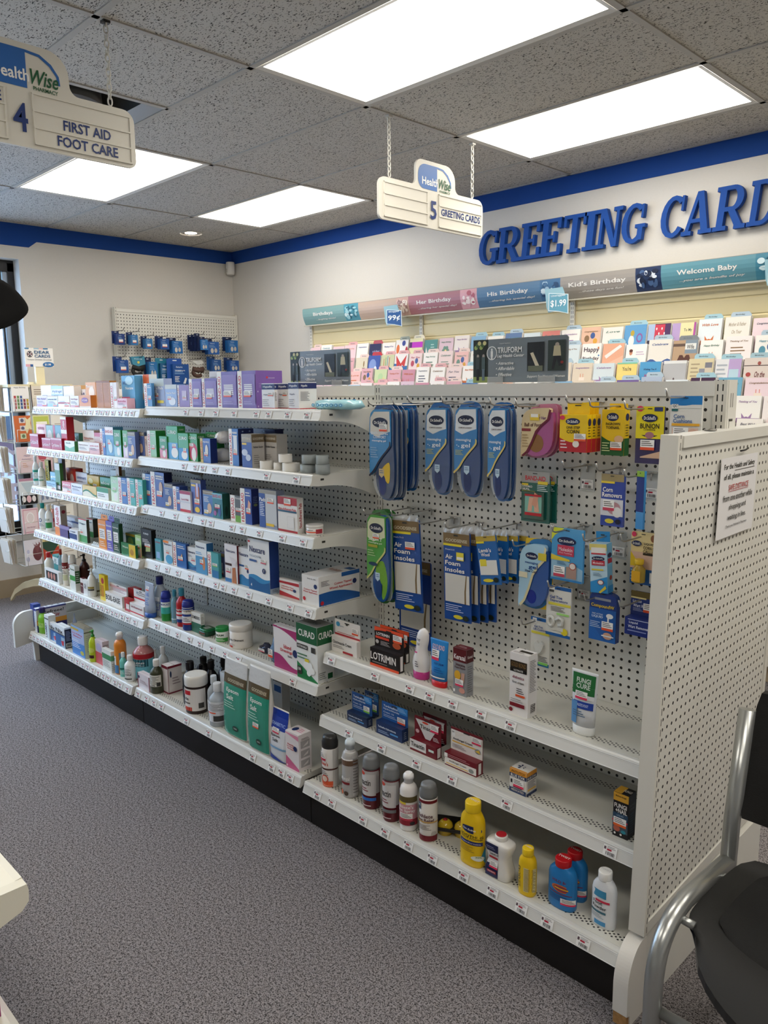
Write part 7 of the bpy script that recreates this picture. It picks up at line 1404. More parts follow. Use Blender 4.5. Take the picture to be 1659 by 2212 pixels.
GS=lambda a,sub: [('r',0,.86,1,1,'#77603c'),('t','GOODSENSE',.5,.905,.82,.035,'#cfc4a8'),('r',0,.84,.7,.865,'#e0cf2a'),('t',sub,.25,.80,.36,.018,'#c9d3ea'),('t','Air',.22,.72,.28,.05,WH),('t','Foam',.36,.65,.58,.05,WH),('t','Insoles',.44,.575,.74,.05,WH),('r',.06,.21,.94,.53,'#cfcbc2'),('p',[(.86,.53),(.94,.53),(.94,.21),(.80,.21),(.80,.35)],'#77603c'),('p',[(.9,.53),(.99,.53),(.99,.21),(.86,.21),(.86,.35)],'#d3cfc6'),('l',.08,.1,.75,.19,4,'#b9c6e6'),('e',.55,.05,.18,.022,'#dccb2a'),('e',.84,.05,.11,.03,'#16241a')]
foam=mat('#24478f',.3)
hcard('V',300,545,470,1140,.65,'#1f3f8a',GS(0,"Men's")[:2]+GS(0,"Men's")[7:],'white and navy foam insole packet hanging low and skewed behind the first one',tilt=.0,grp='foam insole packets',cat='insole package')
hcard('V',240,455,150,855,.55,'#1d4a94',GS(0,"Men's 7-13")+stk(.5,.68,.34,.08),'navy and white foam insole packet next to the green sport insole',clear=.075,grp='foam insole packets',cat='insole package',tilt=-.05)
hcard('V',645,850,250,940,.56,'#1d4a94',GS(0,"Women's 5-10")+[('r',.52,.69,.8,.78,'#e0cf3a'),('r',.54,.70,.78,.73,'#f0eee6')],'navy and white foam insole packet, middle hanging group',copies=4,clear=.075,grp='foam insole packets',cat='insole package',step=.022,dx=.016,tilt=-.025)
LW=lambda: [('r',0,.88,1,1,'#b59a3a'),('r',0,.84,.4,.88,'#e0cf2a'),('t',"Lamb's",.4,.70,.62,.08,WH),('t','Wool',.4,.61,.44,.07,WH),('r',.06,.2,.94,.50,'#d9d6cf'),('r',.1,.38,.42,.52,'#dccb3a'),('e',.42,.09,.26,.035,'#dccb2a'),('e',.8,.1,.13,.05,'#16241a')]
hcard('V',895,1050,275,655,.54,'#1f62a8',LW(),'blue lambs wool pouch tilted at the front of its hook',clear=.14,tilt=-.16,grp='lambs wool pouches')
hcard('V',1022,1145,270,640,.58,'#1f62a8',LW(),'blue lambs wool pouch hanging second on its hook',clear=.14,grp='lambs wool pouches',tilt=-.02,copies=3,step=.02,dx=.024)
hcard('W',412,712,95,590,.59,'#4a9acf',[('p',[(0,1),(.4,1),(.1,.85),(0,.75)],'#cfd63a'),('p',[(0,.0),(1,0),(1,.25),(.0,.5)],'#8fb7cf'),('e',.48,.76,.30,.08,'#15224f'),('t',"Dr.Scholl's",.48,.76,.46,.05,WH),('r',.2,.48,.72,.68,'#c23a56'),('t','Moleskin',.46,.60,.44,.07,'#e9c9d0'),('t','Plus Padding',.46,.53,.4,.035,'#e3b0bc'),('w',0,.6,.38,lambda k:.48-.06*k,'#dcc63a'),('l',.2,.3,.5,.37,3,'#3a6a94'),('r',.5,.06,.82,.28,'#a98a7c'),('e',.7,.3,.11,.07,'#a8452f'),('e',.7,.3,.09,.055,'#e3d9d0'),('r',0,.0,1,.04,'#2a7ab8')]+stk(.1,.07,.36,.2,'#c8415a'),'light blue padding pouch with a crimson name panel, centre of the lower hanging group',th=.008)
hbox('W',752,905,138,700,235,.58,'#b9d6e6',[('w',0,1,0,lambda k:.22+.12*k,'#2f8fcf'),('r',0,.86,1,.99,'#e0d27a'),('r',.1,.8,.95,.92,'#e9e6e2'),('r',.1,.78,.95,.81,'#c23a46'),('e',.5,.70,.38,.045,'#15224f'),('t',"Dr.Scholl's",.5,.70,.56,.03,WH),('r',.12,.56,.88,.66,'#b3263a'),('t','Moleskin',.5,.61,.62,.05,'#e9c9d0'),('r',.1,.46,.8,.49,'#dcc63a'),('l',.2,.34,.7,.42,3,'#6a8aa5'),('e',.62,.22,.18,.05,'#a8452f'),('e',.62,.22,.14,.04,'#e9e3dc'),('p',[(.5,.02),(.9,.16),(.95,.1),(.6,0)],'#dcc63a')],'tall slim white and blue padding carton hanging and turned sideways',1,.034,tabc='#2a86c4',side=[('r',0,0,1,1,'#7ab8dc'),('e',.5,.76,.42,.05,'#15224f'),('r',.1,.6,.9,.7,'#b3263a'),('e',.6,.3,.25,.05,'#a8452f'),('w',0,1,0,lambda k:.15,'#2f8fcf')],yaw=.12,tilt=-.06)
def botl(t,fm,W,H):
    mb=MB(); mb.lathe([(.016,-H*.93),(.017,-H*.92),(.017,-H*.68),(.009,-H*.62),(.009,-H*.58)],mat('#d9b23a',.1,trans=.4),20,cx=-.002,cy=-.02); mb.box((-.014,-.0375,-H*.9),(.010,-.0365,-H*.7),'#d9a21c'); mb.build('liquid_bottle',t)
    mb=MB(); mb.lathe([(.011,-H*.59),(.012,-H*.58),(.012,-H*.50),(.010,-H*.49)],mat('#e3b81f',.3),18,cx=-.002,cy=-.02); mb.build('bottle_cap',t)
hcard('W',1160,1400,130,625,.625,'#e6cf94',[('r',0,.0,1,.34,'#1f5a9a'),('w',0,1,.3,lambda k:.62,'#d9b69f'),('w',0,.3,.34,lambda k:.62-.2*k,'#e0c020'),('t','LIQUID',.72,.78,.4,.05,'#3a2c14'),('t','CORN &',.72,.71,.44,.06,'#3a2c14'),('t','CALLUS',.72,.64,.44,.06,'#3a2c14'),('r',.5,.57,.95,.61,'#2c2414'),('e',.12,.95,.09,.05,'#d9355a'),('e',.9,.9,.12,.07,'#8a5a3a'),('l',.04,.06,.26,.3,4,'#9ac0e0'),('r',.8,.05,1,.25,'#e3e3e0')]+DS(.24,.78,.2,.055),'yellow blister card with a small amber bottle, next to the end panel',extra=botl,name='hanging_blister_card')
def gts(t,fm,W,H):
    mb=MB(); m=mat('#d9d9d3',.1,coat=.6)
    mb.tube([fm(.25+.12*math.cos(a),.3+.09*math.sin(a),.006) for a in [i*PI/8 for i in range(-6,12)]],.005,m,6); mb.tube([fm(.45,.34,.006),fm(.6,.4,.008),fm(.72,.36,.006),fm(.7,.26,.006),fm(.55,.24,.006)],.005,m,6); mb.build('gel_piece',t)
hcard('W',360,593,640,1115,.60,'#e0ded6',[('r',0,.93,1,1,'#1f5fa5'),('r',.0,0,1,.06,'#1f5fa5'),('r',.1,.86,.34,.98,'#e9e9e6'),('r',.12,.87,.32,.92,'#4a4a4a'),('t','Gel Toe',.4,.78,.5,.06,'#2c4a94'),('t','Separators',.52,.71,.72,.06,'#2c4a94'),('r',.1,.62,1,.67,'#dcd04a'),('l',.2,.5,.8,.6,4,'#4a4646'),('r',.45,.44,.95,.48,'#a5dc7a'),('e',.78,.12,.13,.07,'#dcc92a'),('r',.1,.12,.72,.42,'#d3d2cb')],'white gel toe separator blister card with a yellow dot, hanging lower right',extra=gts,name='hanging_blister_card')
hcard('W',212,390,935,1390,.63,'#dcdad2',[('r',0,.93,1,1,'#1f5fa5'),('r',.0,0,1,.07,'#1f6f9a'),('r',.1,.87,.32,.98,'#e9e9e6'),('t','QC',.2,.93,.14,.05,DK),('t','Gel Toe',.42,.81,.46,.045,'#2c4a94'),('t','Lift Cushion',.5,.755,.7,.045,'#2c4a94'),('r',.05,.66,1,.71,'#dcd04a'),('l',.45,.1,.95,.22,4,'#3a3636'),('r',.45,.04,.95,.09,'#7fc45a'),('e',.5,.38,.25,.13,'#cfcdc6')],'white gel toe lift blister card hanging lowest of all',extra=lambda t,fm,W,H:(lambda mb:(mb.prism(outline([(.2,.15),(.1,.25),(.35,.3),(.25,.45),(.4,.52),(.5,.47),(.62,.53),(.75,.45),(.6,.3),(.45,.25)],2),lambda a,b,o:fm(a,b,o),.001,.008,mat('#d3d3cd',.1,coat=.5)),mb.build('gel_piece',t)))(MB()),name='hanging_blister_card')
hcard('W',780,1034,690,1152,.60,'#14357f',[('r',0,.0,1,.36,'#1f62b0'),('p',[(0,.4),(.6,.0),(1,.2),(1,.66),(0,.66)],'#1f5aa5'),('t','CompoundW',.5,.71,.86,.09,'#e0c020'),('r',.2,.83,.8,.88,'#8a8f9a'),('t','FAST ACTING',.32,.545,.4,.03,'#c9d9ea'),('t','LIQUID',.32,.49,.42,.055,'#d9e6f2'),('l',.05,.26,.45,.4,4,'#b9cfe6'),('e',.78,.54,.13,.05,'#e6e6e4'),('r',.7,.38,.76,.54,'#e6e6e4'),('e',.72,.13,.17,.07,'#c99a80'),('l',.5,.1,.95,.16,1,'#dfe6ea')]+stk(.5,.24,.42,.18),'navy wart remover pack with big yellow lettering, lower right of the pegboard',th=.02,round_top=True,name='hanging_blister_card')
hb=hbox('W',1100,1400,722,1120,955,.595,'#1c2f78',[('t','Liquid',.28,.72,.28,.16,'#dfe3f0'),('t','Wart Remover',.44,.50,.66,.16,'#dfe3f0'),('l',.1,.86,.85,.96,1,'#c9cfe6'),('l',.1,.2,.7,.36,1,'#8a94c4')],'navy liquid wart remover box with a taupe card, tucked against the end panel',1,.035,tabc='#1f3374')
mb=MB(); xx,W_,zt_2,H_=hangpos('W',1155,1400,722,960,.63)
paint(mb,lambda s,q,o:(xx-hb.location.x-W_/2+s*W_,.0158-o,-H_+q*H_),[('r',0,0,1,1,'#1f3374'),('r',0,.74,1,1,'#5f5026'),('r',0,.7,.6,.76,'#d9c98a'),('t','Liquid',.25,.58,.34,.12,'#e3e6f0'),('t','Wart Remover',.5,.42,.8,.12,'#e3e6f0'),('l',.1,.2,.5,.34,3,'#aab3d6')]+stk(.5,.2,.5,.36),base=.0008); mb.build('raised_card',hb)

# ------------------------------------------------------------------ signs on top of the gondola
def topsign(x0,x1,lab):
    W=x1-x0; H=.134; t=empty('counter_sign',(x0+W/2,YBD+.025,1.541),lab,'sign','grey leg health signs on the gondola')
    fm=lambda s,q,o:(-W/2+s*W,-o,.004+q*H)
    mb=MB(); mb.prism([(0,.02),(.02,0),(.98,0),(1,.02),(1,.95),(.98,1),(.02,1),(0,.95)],lambda a,b,o:fm(a,b,o),0,.003,mat('#7b848a',.3))
    els=[('r',0,.0,.17,1,'#1c241c')]+[('e',.03+.02*i,.82+.05*(i%3),.02,.05,('#9aab5a','#3f5a2a','#cfc98a')[i%3]) for i in range(6)]+[('r',0,0,.17,.14,'#8a9a5a')]
    for cx,c in ((.055,'#15171a'),(.12,'#4a5a58')): els+=[('e',cx,.62,.014,.045,'#a5988a'),('r',cx-.02,.3,cx+.02,.6,c if c!='#15171a' else '#3a3f3c'),('r',cx-.015,.05,cx+.015,.32,'#101215' if c=='#15171a' else '#5f6f7a')]
    els+=[('e',.215,.68,.058,.16,'#e9e9e6'),('e',.215,.68,.05,.14,'#7b848a'),('e',.215,.76,.009,.03,'#e9e9e6'),('r',.203,.6,.227,.73,'#e9e9e6'),('r',.206,.54,.224,.6,'#e9e9e6'),
      ('t','TRUFORM',.41,.74,.26,.13,'#f0f0ee'),('i','Leg Health Center',.42,.60,.29,.09,'#e9e9e6'),('t','Surgical Appliance',.36,.89,.12,.03,'#c9c9c6'),('i','• Attractive',.36,.44,.19,.07,'#e3e3e0'),('i','• Affordable',.365,.32,.20,.08,'#e3e3e0'),('i','• Effective',.35,.18,.17,.08,'#e3e3e0'),('i','Support for Men and Women',.79,.12,.38,.07,'#e3e3e0'),
      ('r',.60,.24,.77,.88,'#15181a'),('p',[(.63,.64),(.66,.66),(.74,.28),(.70,.28)],'#cfc4a8'),('r',.61,.24,.76,.36,'#6a6f5a'),('r',.81,.24,.98,.9,'#2c3833'),('e',.9,.8,.02,.05,'#a5988a'),('p',[(.86,.56),(.94,.56),(.93,.78),(.87,.78)],'#b9b08f'),('p',[(.87,.56),(.93,.56),(.96,.36),(.92,.34),(.9,.5),(.87,.26),(.85,.28)],'#15171a'),('e',.95,.42,.015,.03,'#8a2a22')]
    paint(mb,fm,els,base=.0034,step=.00012); mb.build('sign_card',t)
    for cx in (.26,.8):
        mb=MB(); c=MCLR(); mb.box((-W/2+cx*W-.03,-.008,.0),(-W/2+cx*W+.03,-.007,.022),mat('#c9cccc',.1,alpha=.4)); mb.box((-W/2+cx*W-.03,-.01,.0),(-W/2+cx*W+.03,.012,.002),mat('#c9cccc',.1,alpha=.4)); mb.build('clear_holder',t)
topsign(.066,.424,'left grey leg health sign with white lettering standing on the gondola'); topsign(1.012,1.362,'right grey leg health sign on the gondola, in front of the cards')
# ------------------------------------------------------------------ pegboard on the left wall
XB=XL+.055
wp=empty('wall_pegboard',(XB,1.69,0),'white pegboard with blue brace packages mounted on the left wall near the corner','display panel')
wp.rotation_euler.z=PI/2
# local x runs along world +y, local -y faces the room
mb=MB(); mb.box((.02,0,.9),(1.14,.006,2.17),PEG); mb.build('pegboard_panel',wp)
mb=MB(); mb.box((.0,-.004,.9),(.02,.05,2.19),slot_mat((.010,),'wall_post')); mb.build('post',wp); mb=MB(); mb.box((1.14,-.004,.9),(1.16,.05,2.19),MPOST); mb.build('post',wp)
mb=MB(); mb.box((.02,-.004,2.155),(1.14,.04,2.18),MS); mb.build('top_rail',wp)
def WPX(u): return 230+u/5.53
def WPV(v): return 660+v/5.53
BR=[(105,218,298,465,'#1f3a78','#1a2c60','n','small dark blue brace package, leftmost in the top row'),(275,375,315,470,'#2f6fa8','#1a2c5a','n','small blue brace package with a sticker, second in the top row'),(450,548,360,515,'#2f6fa8','#16264f','n','small blue brace package hanging a little lower, third in the top row'),
 (620,748,360,520,'#1f4f94','#1a2c5a','n','pair of blue brace cartons, fourth in the top row'),(758,908,378,570,'#1f62a4','#16244f','f','blue finger splint carton with pale pictures, fifth in the top row'),
 (1180,1345,385,580,'#1f58a0','#16244f','f','blue splint carton hanging behind the deep row of navy ones'),(1430,1570,370,560,'#1f62a4','#14244a','f','blue splint carton at the right end of the top row'),
 (115,262,605,805,'#1f4f94','#1d3a74','n','blue brace carton at the left of the lower row'),(485,608,615,870,'#1f6aa5','#16264f','f','blue sling package, third in the lower row'),(610,790,625,915,'#1f5a86','#2a7a94','q','tall teal brace carton, fourth in the lower row'),(745,985,628,945,'#1a4a8c','#1f4f9c','q','largest royal blue brace carton, fifth in the lower row'),
 (1240,1370,605,785,'#1f4f8c','#1a4a86','f','blue glove package, second from the right in the lower row'),(1445,1582,618,785,'#1f4f94','#16305f','f','blue glove package at the right end of the lower row')]
def wbox(uL,uR,vT,vB,c,c2,kind,lab,x=None,depth=.055):
    x=XB+.13 if x is None else x
    a=at(WPX(uL),WPV((vT+vB)/2),0,x); b=at(WPX(uR),WPV((vT+vB)/2),0,x); zt=at(WPX(uL),WPV(vT),0,x).z; zb=at(WPX(uL),WPV(vB),0,x).z
    W=b.y-a.y; H=zt-zb; t=empty('brace_package',(x,(a.y+b.y)/2,zb),lab,'package'); t.rotation_euler.z=PI/2
    hb=H*.78
    mb=MB(); mb.box((-W*.30,0,0),(W*.5,depth,hb),mat(c,.3)); mb.box((-W*.5,depth+.001,H*.1),(W*.25,depth+.003,H),mat(c2,.35)); mb.box((-W*.2,depth,H*.9),(W*0,depth+.0035,H*.94),'#cfd6dc')
    fm=lambda s,q,o:(-W*.3+s*W*.8,-o,q*hb)
    els=[('t','futuro',.4,.86,.4,.08,'#c9d6e6'),('l',.1,.5,.7,.75,3,'#7fa5cf')]
    if kind=='n': els+=[('r',.2,.2,.75,.48,'#e6e3e2'),('r',.2,.2,.75,.27,'#c9503a')]
    if kind=='f': els+=[('e',.35,.28,.14,.2,'#c3bdb5'),('e',.68,.3,.13,.18,'#b9b3ac')]
    if kind=='q': els+=[('l',.1,.12,.4,.42,6,'#dfe3e6'),('p',[(.6,.05),(.75,.05),(.85,.3),(.75,.34)],'#cfd3d6'),('t','support',.45,.68,.6,.06,WH)]
    paint(mb,fm,els,base=.0006); mb.build('carton_body',t)
    return t
for r_ in BR: wbox(*r_,**(dict(depth=.03,x=XB+.13+(.05 if r_[0]==745 else 0)) if r_[6]=='q' else {}))
for i,(a,b,vt,vb) in enumerate(((1110,1212,370,528),(1070,1150,330,540),(1030,1110,345,545),(985,1065,350,545))):
    wbox(a,b,vt,vb,('#2f6fae','#16264f','#16264f','#14224a')[i],'#14224a','f' if i==0 else 'x','navy splint carton in the deep row of four, %s from the front'%('first','second','third','fourth')[i],x=XB+.17-.03*i,depth=.02)
# clear pouches with dark braces
for a,b,vt,vb,c,l in ((268,455,600,860,'#2a7a94','teal topped clear pouch holding a black brace, second in the lower row'),(990,1165,640,870,'#6a4a3f','clear bag holding a brown strap, sixth in the lower row')):
    x=XB+.12; p=at(WPX(a),WPV((vt+vb)/2),0,x); q=at(WPX(b),WPV((vt+vb)/2),0,x); zt=at(WPX(a),WPV(vt),0,x).z; zb=at(WPX(a),WPV(vb),0,x).z; W=q.y-p.y; H=zt-zb
    t=empty('brace_pouch',(x,(p.y+q.y)/2,zb),l,'package'); t.rotation_euler.z=PI/2
    mb=MB(); fm=lambda s,k,o:(-W/2+s*W,-o,k*H)
    if c=='#2a7a94': mb.prism([(.05,.95),(.9,1),(.95,.62),(.5,.5),(.15,.6)],fm,0,.03,mat('#3f86a0',.25)); paint(mb,fm,[('t','Post-op',.5,.85,.5,.06,'#cfe0e8'),('e',.5,.7,.08,.06,'#cfc25a')],base=.031)
    else: mb.prism([(.1,.9),(.8,.96),(.95,.8),(.5,.7)],fm,0,.02,mat('#dfe0dd',.08,alpha=.45,coat=.6))
    mb.build('header',t)
    mb=MB(); k=mat('#1c1d1c' if c=='#2a7a94' else '#4f3830',.6)
    mb.tube([fm(.5+.32*math.cos(i*PI/8),.3+.18*math.sin(i*PI/8),.015) for i in range(15)],.016,k,8); mb.tube([fm(.15,.5,.02),fm(.5,.4,.03),fm(.85,.5,.02)],.02,k,8); mb.build('brace',t)
WH_=((205,280),(385,292),(560,340),(728,350),(890,365),(1160,330),(1300,378),(1555,368),(222,597),(430,600),(575,605),(742,615),(1130,622),(1370,598),(1565,612))
for u,v in WH_:
    p=at(WPX(u),WPV(v),0,XB+.20); t=empty('peg_hook',(XB,p.y,p.z-.01),'dark peg hook on the left wall board, %s row, number %d from the left'%('upper' if v<500 else 'lower',[q[0] for q in WH_ if (q[1]<500)==(v<500)].index(u)+1),'hook','pegboard hooks on the left wall'); t.rotation_euler.z=PI/2
    mb=MB(); mb.tube([(0,.006,0),(0,-.19,0),(0,-.205,.018)],.0025,mat('#4a4844',.3,.8),6); mb.build('wire',t)

# ------------------------------------------------------------------ greeting cards in the tiered fixture
pink=['#efe6e0','#efe9e2','#e8cfcb','#d9a5ab','#e6dcd6','#c98a98','#efe6e0','#e3c4c9','#d7b9c3','#b9c9d9','#efe9e2','#e9b9b3']
blue=['#efe9e2','#e9e4da','#7fa9c9','#e6e2da','#9cc3cc','#5f86ad','#d9c9b3','#e9e4da','#e0b59a','#4f6f9c','#cfd9dc','#d97a6f']
lila=['#efe6e0','#efeadf','#d9cfe0','#e9e4dc','#c9b8a0','#6f5a94','#efeadf','#a8b5c9','#e3ddd3','#b59cc3','#d3c7ae','#e9dfe0']
teal=['#efe9e2','#efece6','#8fc3cf','#efe6e3','#e6c3c9','#5f9fb5','#e9e3da','#dfe6ea','#c3d6dc','#e9d3d9','#6fa9c4','#efece6']
cname={'#e8cfcb':'blush','#d9a5ab':'rose','#e6dcd6':'ivory','#c98a98':'dusty pink','#efe6e0':'white','#e3c4c9':'pale pink','#d7b9c3':'mauve','#b9c9d9':'ice blue','#efe9e2':'off-white','#e9b9b3':'salmon','#7fa9c9':'mid blue','#e6e2da':'light grey','#9cc3cc':'aqua','#5f86ad':'steel blue',
 '#d9c9b3':'sand','#e9e4da':'cream','#e0b59a':'peach','#4f6f9c':'denim blue','#cfd9dc':'silver','#d97a6f':'coral','#d9cfe0':'lilac','#e9e4dc':'pale cream','#c9b8a0':'tan','#6f5a94':'purple','#efeadf':'buttermilk','#a8b5c9':'slate blue','#e3ddd3':'stone','#b59cc3':'lavender','#d3c7ae':'khaki','#e9dfe0':'pinkish white',
 '#8fc3cf':'turquoise','#efe6e3':'soft white','#e6c3c9':'baby pink','#5f9fb5':'teal','#e9e3da':'bone','#dfe6ea':'frost white','#c3d6dc':'powder blue','#e9d3d9':'shell pink','#6fa9c4':'sky blue','#efece6':'snow white'}
wordsl=['Happy Birthday','For You','Love','Best Wishes','Congratulations','With Love','Celebrate','Thinking of You']
motif=['a ribbon','balloons','a flower','small print','a striped band','a round seal','a cake','wavy lines']
PN={}
def card(x,y,z,W,H,c,c2,mo,wd,lab,tab=None,grp='greeting cards in the wall fixture',els=None,n=4,tilt=-.16):
    t=empty('greeting_card',(x,y,z),lab,'greeting card',grp); t.rotation_euler=(tilt,0,0)
    mb=MB(); mb.box((-W/2,0,0),(W/2,.0012,H),mat(c,.35)); fm=lambda s,q,o:(-W/2+s*W,-o,q*H)
    if els is None:
        els=[]
        if mo==0: els=[('r',0,.3,1,.42,c2),('e',.5,.36,.12,.1,c2),('p',[(.5,.38),(.3,.55),(.35,.3)],c2),('p',[(.5,.38),(.7,.55),(.65,.3)],c2)]
        if mo==1: els=[('e',.3,.6,.13,.12,c2),('e',.6,.7,.12,.11,'#3f5a94'),('e',.75,.5,.11,.1,'#d9a03a'),('l',.2,.1,.8,.3,2,c2)]
        if mo==2: els=[('e',.5+.16*math.cos(a),.5+.13*math.sin(a),.1,.08,c2) for a in [i*PI/3 for i in range(6)]]+[('e',.5,.5,.07,.06,'#e6d08a')]
        if mo==3: els=[('l',.2,.2,.8,.7,5,c2)]
        if mo==4: els=[('r',0,.1,1,.3,c2),('r',0,.35,1,.38,c2),('l',.2,.5,.8,.65,2,c2)]
        if mo==5: els=[('e',.5,.5,.3,.26,c2),('e',.5,.5,.24,.2,c)]
        if mo==6: els=[('r',.3,.2,.7,.42,c2),('r',.36,.42,.64,.55,'#e9d9c9'),('r',.42,.55,.44,.66,'#d9602a'),('r',.55,.55,.57,.66,'#d9602a')]
        if mo==7: els=[('w',0,1,.0,lambda k:.3+.06*math.sin(k*9),c2),('w',0,1,.0,lambda k:.15+.05*math.sin(k*7+1),'#e9e4dc')]
        els=els+[('i',wordsl[wd],.5,.84,.7,.07,c2)]
    paint(mb,fm,els,base=.0003,step=.0001); mb.build('card_front',t)
    mb=MB()
    for k in range(n): 
        o=.003+.004*k; mb.box((-W/2+.002*(k%2),o,.0),(W/2+.003*(k%2),o+.0025,H-.002*(k%3)),mat(('#e9e6df','#efece8','#dfd9d0','#e6dfe0')[k%4],.6))
    mb.build('cards_behind',t)
    if tab:
        o=.003+.004*n; mb=MB(); sh=[(-W*.36,0),(W*.46,0),(W*.46,H+.012),(W*.34,H+.028),(-W*.30,H+.028),(-W*.36,H+.018)]
        mb.prism(sh,lambda a,b,q:(a,q,b),o,o+.001,mat(tab,.4)); paint(mb,lambda s,q,f:(-W*.3+s*W*.62,o-f,H+.004+q*.02),[('t','Birthday',.5,.5,.6,.4,'#5a6a74')],base=.0004); mb.build('divider_tab',t)
    return t
rc=random.Random(11); used={}
CW=.1345
special={}
def sp(u,row,c,els,lab,tab=None): special[(u,row)]=(c,els,lab,tab)
HB=lambda c:[('t','Happy',.5,.78,.8,.2,c),('t','Birthday',.5,.5,.86,.14,c),('t','on!',.6,.2,.4,.14,c)]
sp(1262,1,'#ece8e2',HB('#3a1f30')+[('e',.85,.85,.04,.04,'#c9703a'),('e',.9,.6,.04,.03,'#4a80b0'),('e',.1,.3,.04,.03,'#3f8a6a')],'white card with tall dark hand lettering Happy Birthday, right of the grey leg sign')
sp(1367,2,'#e9d27a',[('t',"You're",.5,.82,.45,.12,'#6a5a4a'),('e',.5,.3,.25,.14,'#a82a2a'),('e',.2,.25,.08,.14,'#c9703a'),('e',.82,.25,.08,.14,'#6a8a4a'),('r',.2,.02,.85,.24,'#eeeae2'),('r',0,.96,1,1,'#7fc4a5')],'bright yellow card with a red semicircle and two small animals, third tier')
sp(1405,2,'#4f9ac9',[('r',0,0,1,.25,'#8fb5c9'),('i','Wishing You A',.5,.75,.6,.08,'#1c2a5a'),('i','HAPPY',.5,.56,.5,.11,'#b03060'),('i','BIRTHDAY...',.5,.38,.7,.11,'#b03060')],'blue card with crimson slanted birthday lettering, third tier')
sp(1352,1,'#eeeae6',[('e',.25,.75,.08,.09,'#c98a6a'),('e',.25,.8,.09,.05,'#5a2a1f'),('r',.35,.4,.65,.45,'#b3262f'),('l',.5,.65,.9,.8,2,'#c9b3c9'),('l',.2,.2,.7,.28,1,'#8a4a4a')],'white card with a small face and a red bar, second tier')
sp(1395,1,'#d9c9b9',[('r',0,.82,1,1,'#8a3a4a'),('p',[(0,.3),(1,.75),(1,.95),(0,.5)],'#e3d0c0'),('r',0,.1,1,.35,'#3f4a5f'),('r',.3,.25,.85,.5,'#c3c0ba'),('t','SISTER',.57,.38,.4,.1,'#8a2a3a')],'collage patterned card with diagonal strips, second tier')
sp(1305,1,'#e2a687',[('p',[(0,0),(1,0),(1,.6),(0,.25)],'#e9b59a'),('p',[(.1,.6),(.8,.95),(.9,.88),(.2,.5)],'#efe3dc')],'peach card in a glossy sleeve with a steel blue edge, second tier',)
sp(1405,0,'#2c2a44',[('r',.3,.5,.75,.98,'#c93a50'),('r',.75,.3,1,1,'#4a2a5a'),('r',0,.5,.3,1,'#a9bcd9'),('t','Happy',.5,.22,.5,.12,'#d9d6dc')]+[('e',.38+.12*i,.85-.15*(i%2),.03,.04,WH) for i in range(4)],'dark card with red and white spots and the word Happy, top tier')
sp(1355,0,'#5f9ccc',[('e',.35,.45,.13,.2,'#efe9e2'),('e',.38,.72,.09,.1,'#b9a03a'),('e',.72,.55,.14,.16,'#8a5a9a'),('e',.72,.55,.09,.1,'#5f9ccc')],'blue card with a white angel figure and a purple spiral, top tier')
sp(1460,0,'#e6dca8',[('r',0,0,.35,1,'#b59cc9'),('t','To My',.68,.75,.35,.12,'#6a6a5a'),('i','Wife',.68,.45,.45,.2,'#4a4a40'),('r',.92,0,1,1,'#b04aa0')],'yellow and lilac card reading To My Wife, top tier')
sp(1460,1,'#b5987a',[('r',.5,.6,1,1,'#7f8f9c'),('r',.5,.72,.95,.9,'#dfe0dc'),('t','Wife',.72,.8,.3,.13,'#4a4a4a'),('r',0,.82,.5,.9,'#5f4a3f'),('p',[(.5,.02),(.22,.4),(.3,.56),(.42,.56),(.5,.47),(.58,.56),(.70,.56),(.78,.4)],'#553026'),('p',[(.84,.0),(.68,.2),(.74,.32),(.84,.27),(.94,.32),(1,.2)],'#6a2f26')],'wood toned card with two brown hearts, second tier','#7a8084')
sp(1505,0,'#e9cfcb',[('e',.3,.5,.25,.3,'#e3b9b5'),('t','Happy',.75,.8,.2,.08,'#8a7a80'),('t','50th',.75,.62,.22,.12,'#a89ab0'),('t','Anniversary',.72,.45,.34,.06,'#8a7a80')],'pale pink anniversary card with a rose watermark, top tier','#a9c3cf')
sp(1505,1,'#e0d3b5',[('e',.2+.15*i,.7+.1*(i%2),.05,.06,('#c98a6a','#9aa57a')[i%2]) for i in range(5)]+[('r',.2,.1,.8,.4,'#efe9dc'),('r',0,0,1,.12,'#3fa5a5')],'cream floral card with a teal strip, second tier','#a9c3d3')
sp(1505,2,'#d6c9a3',[('l',.1,.2,.45,.9,6,'#a8987a'),('p',[(.48,.05),(.64,.05),(.67,.62),(.45,.62)],'#d9cfc0'),('r',.45,.58,.67,.7,'#8a8a94'),('p',[(.70,.05),(.90,.05),(.95,.8),(.67,.8)],'#cfc2ae'),('r',.67,.72,.95,.88,'#7a7a84')],'beige card with two silver buckets of roses, third tier')
sp(1505,3,'#402040',[('r',.38,0,.42,1,'#e3ddd0'),('i','On Your',.7,.5,.35,.22,'#cfb9a9')],'deep plum card with a cream ribbon line, fourth tier')
sp(1462,2,'#b3b3b5',[('e',.5,.4,.04,.04,'#5a4a4a'),('r',0,.9,1,1,'#dcdcda')],'plain silver grey card with one tiny heart, third tier')
sp(1567,0,'#e9e4da',[('i','Mother & Father',.5,.8,.7,.1,'#b3a58f'),('i','On Your',.5,.6,.4,.1,'#b3a58f'),('i','Anniversary',.5,.42,.55,.08,'#b3a58f')],'cream anniversary card with gold script, top tier','#a9bccc')
